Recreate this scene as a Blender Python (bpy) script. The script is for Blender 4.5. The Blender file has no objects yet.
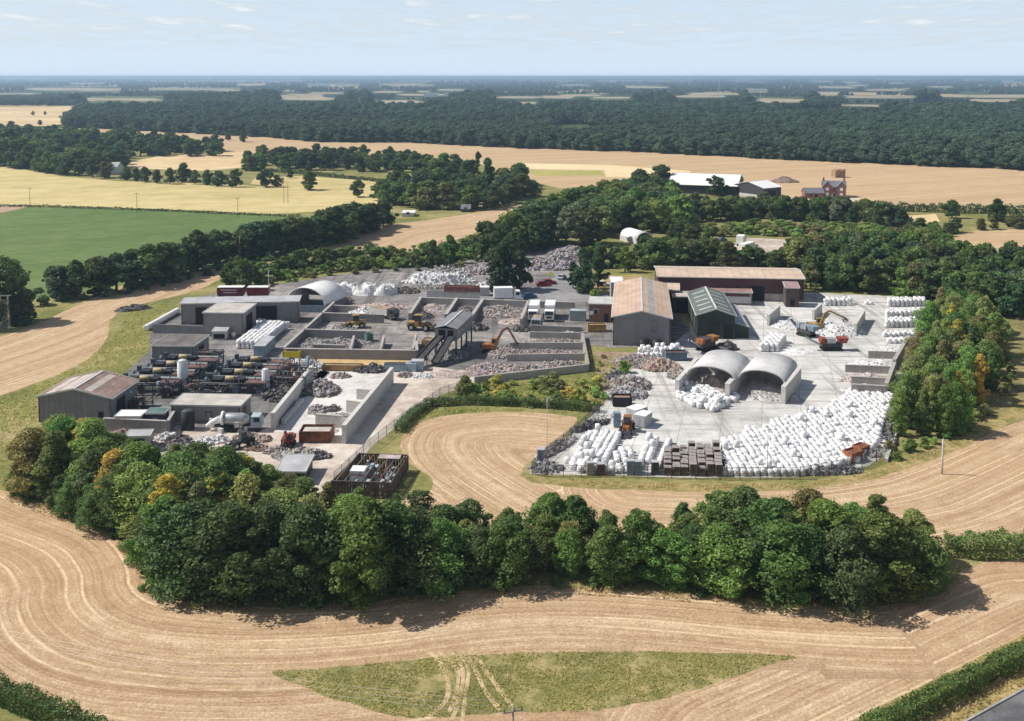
import bpy, bmesh, math, random
import numpy as np
from mathutils import Vector, Matrix, noise as mnoise
R = math.radians
random.seed(7)
rng = np.random.default_rng(7)
scene = bpy.context.scene
COL = scene.collection
# ------------------------------------------------------------------ camera
F, CX, H = 1000.0, 512.0, 62.0
PITCH = R(4.0)
CY = 76.3 + F * math.tan(PITCH)          # row of the optical axis; the photograph is a crop from below it
SP, CP = math.sin(PITCH), math.cos(PITCH)
cam_d = bpy.data.cameras.new('camera')
cam = bpy.data.objects.new('camera', cam_d); COL.objects.link(cam)
cam_d.sensor_width = 36; cam_d.lens = 36.0 * F / 1024; cam_d.shift_y = (CY - 360.5) / 1024; cam_d.clip_start = 0.5; cam_d.clip_end = 60000
cam.location = (0, 0, H); cam.rotation_euler = (math.pi / 2 - PITCH, 0, 0)
scene.camera = cam

def P(x, y, z=0.0):
    """the point of the plane at height z that the photograph shows at pixel x, y"""
    dx = (x - CX) / F; dy = (CY - y) / F
    d = Vector((dx, CP + dy * SP, -SP + dy * CP))
    t = (z - H) / d.z
    return Vector((d.x * t, d.y * t, z))

def topz(yb, yt):
    Y = P(512, yb).y; dy = (CY - yt) / F
    return H + Y * (-SP + dy * CP) / (CP + dy * SP)

def proj(p):
    x, y, z = p; z = z - H
    f = y * CP - z * SP; u = y * SP + z * CP
    return CX + F * x / f, CY - F * u / f

def ang(p, q): return math.atan2(q.y - p.y, q.x - p.x)

_ON = ['zeroth','first','second','third','fourth','fifth','sixth','seventh','eighth','ninth','tenth','eleventh','twelfth','thirteenth',
       'fourteenth','fifteenth','sixteenth','seventeenth','eighteenth','nineteenth']
_TN = {2:'twent',3:'thirt',4:'fort',5:'fift',6:'sixt',7:'sevent',8:'eight',9:'ninet'}
def nth(n):
    if n < 20: return _ON[n]
    if n >= 100: return 'hundred-and-' + nth(n - 100) if n > 100 else 'hundredth'
    t, o = divmod(n, 10)
    return _TN[t] + 'ieth' if o == 0 else _TN[t] + 'y-' + _ON[o]

# ------------------------------------------------------------------ materials
_M = {}
def nodes_of(name):
    m = bpy.data.materials.new(name); m.use_nodes = True
    nt = m.node_tree
    b = nt.nodes['Principled BSDF']
    return m, nt, b
def N(nt, typ, **kw):
    n = nt.nodes.new(typ)
    for k, v in kw.items():
        if k.startswith('i_'): n.inputs[k[2:].replace('_', ' ')].default_value = v
        else: setattr(n, k, v)
    return n
def mixc(nt, fac, a, b, blend='MIX'):
    n = nt.nodes.new('ShaderNodeMix'); n.data_type = 'RGBA'; n.blend_type = blend
    for s, v in ((0, fac), (6, a), (7, b)):
        if hasattr(v, 'links') or hasattr(v, 'is_linked'): nt.links.new(v, n.inputs[s])
        elif s == 0: n.inputs[0].default_value = v
        else: n.inputs[s].default_value = (*v, 1) if len(v) == 3 else v
    return n.outputs[2]
def math_(nt, op, a, b=None, c=None):
    n = nt.nodes.new('ShaderNodeMath'); n.operation = op
    for i, v in enumerate((a, b, c)):
        if v is None: continue
        if hasattr(v, 'is_linked'): nt.links.new(v, n.inputs[i])
        else: n.inputs[i].default_value = v
    return n.outputs[0]
def ramp(nt, fac, stops, interp='LINEAR'):
    n = nt.nodes.new('ShaderNodeValToRGB'); n.color_ramp.interpolation = interp
    el = n.color_ramp.elements
    while len(el) > 1: el.remove(el[0])
    el[0].position = stops[0][0]; el[0].color = (*stops[0][1], 1) if not isinstance(stops[0][1], (int, float)) else (stops[0][1],) * 3 + (1,)
    for p, c in stops[1:]:
        e = el.new(p); e.color = (*c, 1) if not isinstance(c, (int, float)) else (c, c, c, 1)
    nt.links.new(fac, n.inputs[0])
    return n.outputs[0]
def noise_(nt, vec, scale, detail=4, rough=.6, dim='3D', w=None):
    n = nt.nodes.new('ShaderNodeTexNoise'); n.noise_dimensions = dim
    n.inputs['Scale'].default_value = scale; n.inputs['Detail'].default_value = detail; n.inputs['Roughness'].default_value = rough
    if vec is not None: nt.links.new(vec, n.inputs['Vector'])
    if w is not None: nt.links.new(w, n.inputs['W'])
    return n.outputs[0]
def coords(nt, which='Object'):
    if which == 'Position': return nt.nodes.new('ShaderNodeNewGeometry').outputs['Position']
    return nt.nodes.new('ShaderNodeTexCoord').outputs[which]
def mapped(nt, vec, scale=(1,1,1), rot=(0,0,0)):
    n = nt.nodes.new('ShaderNodeMapping'); nt.links.new(vec, n.inputs['Vector'])
    n.inputs['Scale'].default_value = scale; n.inputs['Rotation'].default_value = rot
    return n.outputs[0]
def bump_(nt, b, h, strength=.4, dist=.05):
    n = nt.nodes.new('ShaderNodeBump'); n.inputs['Strength'].default_value = strength; n.inputs['Distance'].default_value = dist
    nt.links.new(h, n.inputs['Height']); nt.links.new(n.outputs[0], b.inputs['Normal'])

def M(name, col, rough=.8, var=.18, scale=.35, metal=0, spec=.25, stripe=None, bump=.0, streak=0, rnd=0):
    """painted or raw surface with two scales of wear; stripe = (axis, period, depth) for profiled sheet"""
    if name in _M: return _M[name]
    m, nt, b = nodes_of(name)
    oc = coords(nt)
    a = noise_(nt, oc, scale, 5); f = noise_(nt, oc, scale * 9, 3)
    s = math_(nt, 'ADD', math_(nt, 'MULTIPLY', a, .65), math_(nt, 'MULTIPLY', f, .35))
    lo = tuple(c * (1 - var * 1.6) for c in col); hi = tuple(min(c * (1 + var * 1.6), .95) for c in col)
    c = ramp(nt, s, [(.38, lo), (.5, col), (.62, hi)])
    if streak:
        st = noise_(nt, mapped(nt, oc, (1.6, 1.6, .12)), 1.0, 4)
        c = mixc(nt, ramp(nt, st, [(.45, 0), (.7, streak)]), c, tuple(x * .45 for x in col))
    if stripe:
        ax, per, dep = stripe
        sx = nt.nodes.new('ShaderNodeSeparateXYZ'); nt.links.new(oc, sx.inputs[0])
        v = math_(nt, 'FRACT', math_(nt, 'DIVIDE', sx.outputs[ax], per))
        k = ramp(nt, v, [(0, 0), (.08, 0), (.14, 1), (.9, 1), (1, 0)])
        c = mixc(nt, math_(nt, 'MULTIPLY', math_(nt, 'SUBTRACT', 1.0, k), dep), c, tuple(x * .35 for x in col))
    if rnd:
        oi = nt.nodes.new('ShaderNodeObjectInfo')
        c = mixc(nt, ramp(nt, oi.outputs['Random'], [(0, rnd), (1, 0)]), c, tuple(x * .35 for x in col))
    nt.links.new(c, b.inputs['Base Color'])
    b.inputs['Roughness'].default_value = rough; b.inputs['Metallic'].default_value = metal
    b.inputs['Specular IOR Level'].default_value = spec
    if bump: bump_(nt, b, f, bump, .05)
    _M[name] = m
    return m

def mat_block(name, c1, c2, mortar, bw=1.5, bh=.75, stain=.5):
    """wall of big concrete blocks, running along local x"""
    if name in _M: return _M[name]
    m, nt, b = nodes_of(name)
    oc = coords(nt)
    sx = nt.nodes.new('ShaderNodeSeparateXYZ'); nt.links.new(oc, sx.inputs[0])
    cb = nt.nodes.new('ShaderNodeCombineXYZ'); nt.links.new(math_(nt, 'ADD', sx.outputs[0], sx.outputs[1]), cb.inputs[0]); nt.links.new(sx.outputs[2], cb.inputs[1])
    br = nt.nodes.new('ShaderNodeTexBrick'); nt.links.new(cb.outputs[0], br.inputs['Vector'])
    br.inputs['Scale'].default_value = 1; br.inputs['Brick Width'].default_value = bw; br.inputs['Row Height'].default_value = bh
    br.inputs['Mortar Size'].default_value = .035
    br.inputs['Color1'].default_value = (*c1, 1); br.inputs['Color2'].default_value = (*c2, 1); br.inputs['Mortar'].default_value = (*mortar, 1)
    st = noise_(nt, mapped(nt, oc, (1, 1, .25)), .8, 5)
    c = mixc(nt, ramp(nt, st, [(.42, 0), (.68, stain)]), br.outputs[0], tuple(x * .4 for x in c1))
    fine = noise_(nt, oc, 3, 3)
    c = mixc(nt, .5, c, ramp(nt, fine, [(.3, tuple(x * .7 for x in c1)), (.7, tuple(min(1, x * 1.25) for x in c1))]))
    nt.links.new(c, b.inputs['Base Color']); b.inputs['Roughness'].default_value = .9; b.inputs['Specular IOR Level'].default_value = .1
    _M[name] = m
    return m

def mat_attr(name, rough=.85, attr='tone'):
    """colour carried by the pieces themselves (mixed scrap: every lump its own colour)"""
    if name in _M: return _M[name]
    m, nt, b = nodes_of(name)
    a = nt.nodes.new('ShaderNodeAttribute'); a.attribute_name = attr
    n = noise_(nt, coords(nt), 1.3, 4)
    c = mixc(nt, .6, a.outputs['Color'], ramp(nt, n, [(.3, .55), (.7, 1.0)]), 'MULTIPLY')
    nt.links.new(c, b.inputs['Base Color']); b.inputs['Roughness'].default_value = rough; b.inputs['Specular IOR Level'].default_value = .15
    _M[name] = m
    return m

def mat_leaf(name, transl=.34):
    if name in _M: return _M[name]
    m, nt, b = nodes_of(name)
    oi = nt.nodes.new('ShaderNodeObjectInfo')
    a = nt.nodes.new('ShaderNodeAttribute'); a.attribute_name = 'tint'
    k = math_(nt, 'ADD', .75, math_(nt, 'MULTIPLY', a.outputs['Fac'], 2.3))
    k = math_(nt, 'MULTIPLY', k, math_(nt, 'ADD', .8, math_(nt, 'MULTIPLY', oi.outputs['Random'], .4)))
    pp = oi.outputs['Location']
    pt = math_(nt, 'ADD', math_(nt, 'MULTIPLY', noise_(nt, pp, .0035, 3), .7), math_(nt, 'MULTIPLY', noise_(nt, pp, .02, 3), .6))
    k = math_(nt, 'MULTIPLY', k, ramp(nt, pt, [(.45, .62), (.65, 1.0), (.85, 1.35)]))
    mx = nt.nodes.new('ShaderNodeVectorMath'); mx.operation = 'SCALE'
    nt.links.new(oi.outputs['Color'], mx.inputs[0]); nt.links.new(k, mx.inputs['Scale'])
    c = mixc(nt, ramp(nt, a.outputs['Fac'], [(.6, 0), (1, .35)]), mx.outputs[0], (.11, .11, .03))
    nt.links.new(c, b.inputs['Base Color']); b.inputs['Roughness'].default_value = .6; b.inputs['Specular IOR Level'].default_value = .25
    t = nt.nodes.new('ShaderNodeBsdfTranslucent'); nt.links.new(c, t.inputs[0])
    ms = nt.nodes.new('ShaderNodeMixShader'); ms.inputs[0].default_value = transl
    nt.links.new(b.outputs[0], ms.inputs[1]); nt.links.new(t.outputs[0], ms.inputs[2])
    nt.links.new(ms.outputs[0], nt.nodes['Material Output'].inputs[0])
    _M[name] = m
    return m

def mat_stubble(name, pale, mid, dark, freq=.28, line=7.0, green=0.0):
    """cut cereal stubble: straw swaths that follow the attribute 'd' (metres from the headland edge)"""
    if name in _M: return _M[name]
    m, nt, b = nodes_of(name)
    pos = coords(nt, 'Position')
    a = nt.nodes.new('ShaderNodeAttribute'); a.attribute_name = 'd'
    d = math_(nt, 'ADD', a.outputs['Fac'], math_(nt, 'MULTIPLY', noise_(nt, pos, .05, 2), .9))
    def lanes(scale, along, det):
        cb = nt.nodes.new('ShaderNodeCombineXYZ'); nt.links.new(math_(nt, 'MULTIPLY', d, scale), cb.inputs[0])
        nt.links.new(math_(nt, 'MULTIPLY', noise_(nt, pos, along, 2), 3.0), cb.inputs[1])
        return noise_(nt, cb.outputs[0], 1.0, det, .6)
    s1, s2, s3 = lanes(freq, .02, 3), lanes(freq * 4.5, .03, 3), lanes(freq * 11, .06, 2)
    big = noise_(nt, pos, .02, 4)
    med = noise_(nt, pos, .5, 6, .75)
    fine = noise_(nt, pos, 3.0, 5, .8)
    v = math_(nt, 'ADD', math_(nt, 'MULTIPLY', s1, .15), math_(nt, 'MULTIPLY', s2, .17))
    v = math_(nt, 'ADD', v, math_(nt, 'MULTIPLY', s3, .26))
    v = math_(nt, 'ADD', v, math_(nt, 'MULTIPLY', med, .24)); v = math_(nt, 'ADD', v, math_(nt, 'MULTIPLY', math_(nt, 'SUBTRACT', fine, .34), .52))
    v = math_(nt, 'ADD', v, .002)
    c = ramp(nt, v, [(.43, dark), (.485, mid), (.52, mid), (.585, pale)])
    c = mixc(nt, ramp(nt, big, [(.45, 0), (.65, .3)]), c, tuple(x * y for x, y in zip(mid, (.95, .84, .78))))
    # pale wheelings in pairs, broken along their length
    fr = math_(nt, 'FRACT', math_(nt, 'DIVIDE', d, line))
    ln = ramp(nt, fr, [(.0, 0), (.02, 1), (.05, 1), (.07, 0), (.26, 0), (.28, 1), (.31, 1), (.33, 0)])
    brk = ramp(nt, noise_(nt, pos, .05, 4), [(.40, 0), (.52, .75)])
    brk2 = ramp(nt, noise_(nt, pos, 1.2, 3), [(.35, .35), (.6, 1)])
    c = mixc(nt, math_(nt, 'MULTIPLY', math_(nt, 'MULTIPLY', ln, brk), brk2), c, tuple(min(1, x * 1.2) for x in pale))
    if green:
        c = mixc(nt, ramp(nt, noise_(nt, pos, .09, 5), [(.55, 0), (.75, green)]), c, (.20, .19, .06))
    nt.links.new(c, b.inputs['Base Color']); b.inputs['Roughness'].default_value = .95; b.inputs['Specular IOR Level'].default_value = .05
    bump_(nt, b, math_(nt, 'ADD', fine, s2), .6, .12)
    _M[name] = m
    return m

def mat_ground(name, stops, s1=.05, s2=.8, s3=5, bump=.3, wts=(.4, .35, .25), lines=None, slabs=None):
    """grass, soil or paving: three scales of noise through a colour ramp"""
    if name in _M: return _M[name]
    m, nt, b = nodes_of(name)
    pos = coords(nt, 'Position')
    n1, n2, n3 = noise_(nt, pos, s1, 5), noise_(nt, pos, s2, 5, .65), noise_(nt, pos, s3, 4, .7)
    v = math_(nt, 'ADD', math_(nt, 'ADD', math_(nt, 'MULTIPLY', n1, wts[0]), math_(nt, 'MULTIPLY', n2, wts[1])), math_(nt, 'MULTIPLY', n3, wts[2]))
    v = math_(nt, 'ADD', math_(nt, 'MULTIPLY', math_(nt, 'SUBTRACT', v, .5), 1.7), .5)
    c = ramp(nt, v, stops)
    if lines:       # sprayer tramlines: (bearing, spacing, width share, darkening)
        sx = nt.nodes.new('ShaderNodeSeparateXYZ'); nt.links.new(mapped(nt, pos, rot=(0, 0, lines[0])), sx.inputs[0])
        fr = math_(nt, 'FRACT', math_(nt, 'DIVIDE', math_(nt, 'ADD', sx.outputs[0], math_(nt, 'MULTIPLY', n1, 6.0)), lines[1]))
        k = ramp(nt, fr, [(0, 1), (lines[2], 1), (lines[2] * 1.3, 0)])
        c = mixc(nt, math_(nt, 'MULTIPLY', k, lines[3]), c, tuple(q * .6 for q in stops[0][1]))
        wd = noise_(nt, mapped(nt, pos, (.15, .012, .1), (0, 0, lines[0])), 1.0, 4)
        c = mixc(nt, ramp(nt, wd, [(.5, 0), (.7, .4)]), c, stops[0][1])
    if slabs:       # cast slabs with dark joints, tyre streaks and oil spots
        br = nt.nodes.new('ShaderNodeTexBrick'); nt.links.new(mapped(nt, pos, rot=(0, 0, slabs[1])), br.inputs['Vector']); br.offset = 0
        br.inputs['Scale'].default_value = 1; br.inputs['Brick Width'].default_value = slabs[0]; br.inputs['Row Height'].default_value = slabs[0]; br.inputs['Mortar Size'].default_value = .07
        br.inputs['Color1'].default_value = (1, 1, 1, 1); br.inputs['Color2'].default_value = (.93, .93, .93, 1); br.inputs['Mortar'].default_value = (.55, .54, .53, 1)
        c = mixc(nt, .8, c, br.outputs[0], 'MULTIPLY')
        for ax in ((.5, .02, .1), (.05, .6, .1)):
            ty = noise_(nt, mapped(nt, pos, ax, (0, 0, slabs[1] + .3)), 1.0, 5, .6)
            c = mixc(nt, ramp(nt, ty, [(.52, 0), (.64, .6)]), c, tuple(q * .58 for q in stops[0][1]))
        sp_ = noise_(nt, pos, .9, 3); c = mixc(nt, ramp(nt, sp_, [(.66, 0), (.72, .5)]), c, tuple(q * .45 for q in stops[0][1]))
    nt.links.new(c, b.inputs['Base Color'])
    b.inputs['Roughness'].default_value = .92; b.inputs['Specular IOR Level'].default_value = .1
    if bump: bump_(nt, b, n3, bump, .08)
    _M[name] = m
    return m

# ------------------------------------------------------------------ mesh builder
class MB:
    def __init__(s): s.v, s.f, s.mi, s.sm = [], [], [], []
    def add(s, vs, fs, mi=0, smooth=False):
        o = len(s.v); s.v += [tuple(v) for v in vs]
        for f in fs: s.f.append([i + o for i in f]); s.mi.append(mi); s.sm.append(smooth)
        return s
    def box(s, cx, cy, z0, sx, sy, sz, rz=0, mi=0, tx=1, ty=1, ox=0, oy=0):
        c, n = math.cos(rz), math.sin(rz); vs = []
        for z, kx, ky, dx, dy in ((z0, 1, 1, 0, 0), (z0 + sz, tx, ty, ox, oy)):
            for ax, ay in ((-1,-1),(1,-1),(1,1),(-1,1)):
                x, y = ax * sx / 2 * kx + dx, ay * sy / 2 * ky + dy
                vs.append((cx + x * c - y * n, cy + x * n + y * c, z))
        return s.add(vs, [(3,2,1,0),(4,5,6,7),(0,1,5,4),(1,2,6,5),(2,3,7,6),(3,0,4,7)], mi)
    def beam(s, a, b, w, h=None, mi=0):
        a, b = Vector(a), Vector(b); h = h or w
        d = (b - a).normalized(); u = Vector((0,0,1)) if abs(d.z) < .95 else Vector((1,0,0))
        r = d.cross(u).normalized(); u = r.cross(d)
        vs = [p + r * i * w / 2 + u * j * h / 2 for p in (a, b) for i, j in ((-1,-1),(1,-1),(1,1),(-1,1))]
        return s.add(vs, [(0,1,2,3),(7,6,5,4),(0,4,5,1),(1,5,6,2),(2,6,7,3),(3,7,4,0)], mi)
    def tube(s, pts, rad, n=8, mi=0, cap=True):
        pts = [Vector(p) for p in pts]; rad = rad if isinstance(rad, (list, tuple)) else [rad] * len(pts)
        vs, fs = [], []
        for i, p in enumerate(pts):
            d = (pts[min(i + 1, len(pts) - 1)] - pts[max(i - 1, 0)]).normalized()
            u = Vector((0,0,1)) if abs(d.z) < .95 else Vector((1,0,0))
            r = d.cross(u).normalized(); u = r.cross(d)
            for k in range(n):
                t = 2 * math.pi * k / n; vs.append(p + (r * math.cos(t) + u * math.sin(t)) * rad[i])
        for i in range(len(pts) - 1):
            for k in range(n):
                fs.append((i * n + k, i * n + (k + 1) % n, (i + 1) * n + (k + 1) % n, (i + 1) * n + k))
        s.add(vs, fs, mi, True)
        if cap:
            o = len(s.v) - len(vs)
            s.f += [list(range(o + n - 1, o - 1, -1)), [o + (len(pts) - 1) * n + k for k in range(n)]]; s.mi += [mi, mi]; s.sm += [False, False]
        return s
    def prism(s, prof, y0, y1, mi=0, axis='y'):
        """profile in x,z swept along y"""
        n = len(prof)
        vs = [(x, y0, z) for x, z in prof] + [(x, y1, z) for x, z in prof]
        fs = [list(range(n)), list(range(2 * n - 1, n - 1, -1))] + [(i, i + n, (i + 1) % n + n, (i + 1) % n) for i in range(n)]
        return s.add(vs, fs, mi)
    def build(s, name, mat, parent=None, loc=None, rz=0):
        me = bpy.data.meshes.new(name); me.from_pydata(s.v, [], s.f); me.validate()
        for m in (mat if isinstance(mat, (list, tuple)) else [mat]): me.materials.append(m)
        if len(me.polygons) == len(s.mi):
            me.polygons.foreach_set('material_index', s.mi); me.polygons.foreach_set('use_smooth', s.sm)
        bm = bmesh.new(); bm.from_mesh(me); bmesh.ops.recalc_face_normals(bm, faces=bm.faces); bm.to_mesh(me); bm.free()
        o = bpy.data.objects.new(name, me); COL.objects.link(o)
        if parent: o.parent = parent
        if loc is not None: o.location = loc
        o.rotation_euler = (0, 0, rz)
        return o

def link(name, me, parent=None, loc=(0,0,0), rz=0):
    o = bpy.data.objects.new(name, me); COL.objects.link(o); o.location = loc; o.rotation_euler = (0, 0, rz)
    if parent: o.parent = parent
    return o
def tag(o, label, cat, group=None, kind=None):
    o['label'] = label
    if cat: o['category'] = cat
    if group: o['group'] = group
    if kind: o['kind'] = kind
    return o
def thing(name, label, cat, loc=(0,0,0), rz=0, group=None):
    o = bpy.data.objects.new(name, None); COL.objects.link(o); o.location = loc; o.rotation_euler = (0, 0, rz); o.empty_display_size = .5
    return tag(o, label, cat, group)
def copy_tree(root, loc, rz, label, group=None, scale=None):
    r = root.copy(); COL.objects.link(r); r.location = loc; r.rotation_euler = (0, 0, rz); r['label'] = label
    if group: r['group'] = group
    if scale: r.scale = scale
    for ch in root.children:
        c = ch.copy(); COL.objects.link(c); c.parent = r
        for g in ch.children:
            d = g.copy(); COL.objects.link(d); d.parent = c
    return r

# ------------------------------------------------------------------ world, sun, haze
SUN_EL, SUN_AZ = 47.0, 276.0
w = bpy.data.worlds.new('World'); scene.world = w; w.use_nodes = True
nt = w.node_tree; bg = nt.nodes['Background']
sky = nt.nodes.new('ShaderNodeTexSky'); sky.sky_type = 'NISHITA'; sky.sun_disc = False
sky.sun_elevation = R(SUN_EL); sky.sun_rotation = R(SUN_AZ); sky.air_density = 1.0; sky.dust_density = 1.2; sky.ozone_density = 1.5; sky.altitude = 60
tc = nt.nodes.new('ShaderNodeTexCoord'); sx = nt.nodes.new('ShaderNodeSeparateXYZ'); nt.links.new(tc.outputs['Generated'], sx.inputs[0])
zz = math_(nt, 'ADD', math_(nt, 'MAXIMUM', sx.outputs[2], 0.0), .035)
cb = nt.nodes.new('ShaderNodeCombineXYZ')
nt.links.new(math_(nt, 'DIVIDE', sx.outputs[0], zz), cb.inputs[0]); nt.links.new(math_(nt, 'DIVIDE', sx.outputs[1], zz), cb.inputs[1])
cl = noise_(nt, mapped(nt, cb.outputs[0], (1.5, .8, 1)), 1.1, 7, .6)
cl2 = noise_(nt, mapped(nt, cb.outputs[0], (.25, .25, 1)), .9, 3, .5)
cm = ramp(nt, math_(nt, 'ADD', math_(nt, 'MULTIPLY', cl, .7), math_(nt, 'MULTIPLY', cl2, .3)), [(.46, 0), (.55, .42), (.64, .9)])
cm = math_(nt, 'MULTIPLY', cm, ramp(nt, sx.outputs[2], [(.02, 0), (.05, .9), (.4, .7), (.7, .2)]))
skc = mixc(nt, cm, sky.outputs[0], (13.2, 13.4, 13.6))
veil = ramp(nt, sx.outputs[2], [(0, .9), (.07, .78), (.14, .35), (.3, 0)])   # thin high cloud sheet that whitens the low sky
skc2 = mixc(nt, math_(nt, 'MULTIPLY', veil, math_(nt, 'SUBTRACT', 1.0, cm)), skc, (8.9, 10.7, 12.6))
nt.links.new(skc2, bg.inputs[0]); bg.inputs[1].default_value = .075
sd = bpy.data.lights.new('sun', 'SUN'); sd.energy = 4.9; sd.angle = R(.55); sd.color = (1, .945, .86)
sun = bpy.data.objects.new('sun', sd); COL.objects.link(sun)
sun.rotation_euler = Vector((math.cos(R(SUN_EL)) * math.cos(R(6)), -math.cos(R(SUN_EL)) * math.sin(R(6)), -math.sin(R(SUN_EL)))).to_track_quat('-Z', 'Y').to_euler()
scene.view_settings.view_transform = 'Standard'; scene.view_settings.look = 'None'; scene.view_settings.exposure = .15; scene.view_settings.gamma = 1
scene.cycles.max_bounces = 5; scene.cycles.diffuse_bounces = 2; scene.cycles.glossy_bounces = 2; scene.cycles.transmission_bounces = 3; scene.cycles.volume_bounces = 0
scene.cycles.use_denoising = True
try: scene.cycles.denoiser = 'OPENIMAGEDENOISE'
except Exception: pass
scene.cycles.sample_clamp_indirect = 6

FAR = 26000.0
hz = MB().box(0, FAR * .5 - 600, -1.2, 44000, FAR * 1.1, 66 + 1.2)
m, nt, b = nodes_of('haze_air'); nt.nodes.remove(b)
pv = nt.nodes.new('ShaderNodeVolumePrincipled'); pv.inputs['Color'].default_value = (.54, .76, 1.0, 1); pv.inputs['Density'].default_value = 1.3e-4; pv.inputs['Anisotropy'].default_value = .25
nt.links.new(pv.outputs[0], nt.nodes['Material Output'].inputs['Volume'])
try: m.cycles.homogeneous_volume = True
except Exception: pass
tag(hz.build('haze', m), 'thin blue summer haze over the whole plain', None, kind='stuff')

# ------------------------------------------------------------------ ground sheets
def smooth(pts, n=5, closed=True):
    """Catmull-Rom through world points"""
    out = []; L = len(pts)
    rngi = range(L if closed else L - 1)
    for i in rngi:
        p = [pts[(i + k) % L] if closed else pts[min(max(i + k, 0), L - 1)] for k in (-1, 0, 1, 2)]
        for j in range(n):
            t = j / n
            out.append(.5 * ((2 * p[1]) + (p[2] - p[0]) * t + (2 * p[0] - 5 * p[1] + 4 * p[2] - p[3]) * t * t + (3 * p[1] - p[0] - 3 * p[2] + p[3]) * t ** 3))
    if not closed: out.append(pts[-1])
    return out
def W(px, n=0, closed=True):
    pts = [P(x, y) for x, y in px]
    return smooth(pts, n, closed) if n else pts
def ragged(pts, step, amp, seed=0):
    out = []
    for i, p in enumerate(pts):
        q = pts[(i + 1) % len(pts)]; L = (q - p).length; k = max(1, min(400, int(L / step)))
        for j in range(k):
            t = p.lerp(q, j / k)
            a = amp * (mnoise.noise(Vector((t.x * .35 / step, t.y * .35 / step, seed))) + .5 * mnoise.noise(Vector((t.x * 1.3 / step, t.y * 1.3 / step, seed))))
            nrm = Vector((-(q - p).y, (q - p).x, 0)).normalized()
            out.append(t + nrm * a)
    return out
def seg_dist(pts, line):
    """distance of every point (n,2) from a polyline"""
    d = np.full(len(pts), 1e9)
    for a, b in zip(line[:-1], line[1:]):
        a = np.array(a[:2]); b = np.array(b[:2]); ab = b - a
        t = np.clip(((pts - a) @ ab) / max(ab @ ab, 1e-9), 0, 1)
        d = np.minimum(d, np.linalg.norm(pts - (a + t[:, None] * ab), axis=1))
    return d
def sheet(name, label, pts, z, mat, dfun=None, cell=2.0, kind='structure'):
    bm = bmesh.new()
    f = bm.faces.new([bm.verts.new((p.x, p.y, z)) for p in pts])
    bmesh.ops.triangulate(bm, faces=[f])
    if dfun:
        for ax in (0, 1):
            lo, hi = min(p[ax] for p in pts), max(p[ax] for p in pts)
            c = lo + cell
            while c < hi:
                no = (1, 0, 0) if ax == 0 else (0, 1, 0); co = (c, 0, 0) if ax == 0 else (0, c, 0)
                bmesh.ops.bisect_plane(bm, geom=bm.verts[:] + bm.edges[:] + bm.faces[:], plane_co=co, plane_no=no, dist=1e-4)
                c += cell
    for f in bm.faces:
        f.normal_update()
        if f.normal.z < 0: f.normal_flip()
    me = bpy.data.meshes.new(name); bm.to_mesh(me); bm.free(); me.materials.append(mat)
    if dfun:
        co = np.empty(len(me.vertices) * 3); me.vertices.foreach_get('co', co); co = co.reshape(-1, 3)[:, :2]
        at = me.attributes.new('d', 'FLOAT', 'POINT'); at.data.foreach_set('value', dfun(co).astype(np.float32))
    return tag(link(name, me), label, None, kind=kind)
def inside(p, poly):
    x, y = p[0], p[1]; c = False; j = len(poly) - 1
    for i in range(len(poly)):
        xi, yi, xj, yj = poly[i][0], poly[i][1], poly[j][0], poly[j][1]
        if (yi > y) != (yj > y) and x < (xj - xi) * (y - yi) / (yj - yi) + xi: c = not c
        j = i
    return c
def inside_np(x, y, poly):
    c = np.zeros(len(x), bool); j = len(poly) - 1
    for i in range(len(poly)):
        xi, yi, xj, yj = poly[i][0], poly[i][1], poly[j][0], poly[j][1]
        if yi != yj: c ^= ((yi > y) != (yj > y)) & (x < (xj - xi) * (y - yi) / (yj - yi) + xi)
        j = i
    return c
# ------------------------------------------------------------------ land
# base sheet: rough grass close by, a patchwork of fields and woodland floor towards the horizon
m, nt, b = nodes_of('plain')
pos = coords(nt, 'Position')
n1, n2, n3 = noise_(nt, pos, .06, 5), noise_(nt, pos, .7, 6, .7), noise_(nt, pos, 4, 4, .7)
v = math_(nt, 'ADD', math_(nt, 'ADD', math_(nt, 'MULTIPLY', n1, .45), math_(nt, 'MULTIPLY', n2, .35)), math_(nt, 'MULTIPLY', n3, .2))
near = ramp(nt, v, [(.42, (.135, .15, .045)), (.48, (.20, .20, .07)), (.53, (.28, .25, .10)), (.60, (.38, .31, .16))])
vo = nt.nodes.new('ShaderNodeTexVoronoi'); nt.links.new(mapped(nt, pos, (.0028, .0013, .001)), vo.inputs['Vector']); vo.inputs['Scale'].default_value = 1
sp = nt.nodes.new('ShaderNodeSeparateColor'); nt.links.new(vo.outputs['Color'], sp.inputs[0])
farc = ramp(nt, sp.outputs[0], [(0, (.035, .055, .025)), (.35, (.06, .09, .03)), (.6, (.10, .13, .045)), (.75, (.3, .24, .12)), (.9, (.40, .32, .18))], 'CONSTANT')
ps = nt.nodes.new('ShaderNodeSeparateXYZ'); nt.links.new(pos, ps.inputs[0])
nt.links.new(mixc(nt, ramp(nt, math_(nt, 'DIVIDE', ps.outputs[1], 4000.0), [(.25, 0), (.30, 1)]), near, farc), b.inputs['Base Color'])
b.inputs['Roughness'].default_value = .95; b.inputs['Specular IOR Level'].default_value = .05
bump_(nt, b, n3, .5, .15)
sheet('ground', 'open plain of rough grass, fields and woodland floor', [Vector((-21000, -300, 0)), Vector((21000, -300, 0)), Vector((21000, FAR, 0)), Vector((-21000, FAR, 0))], 0, m)

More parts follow.
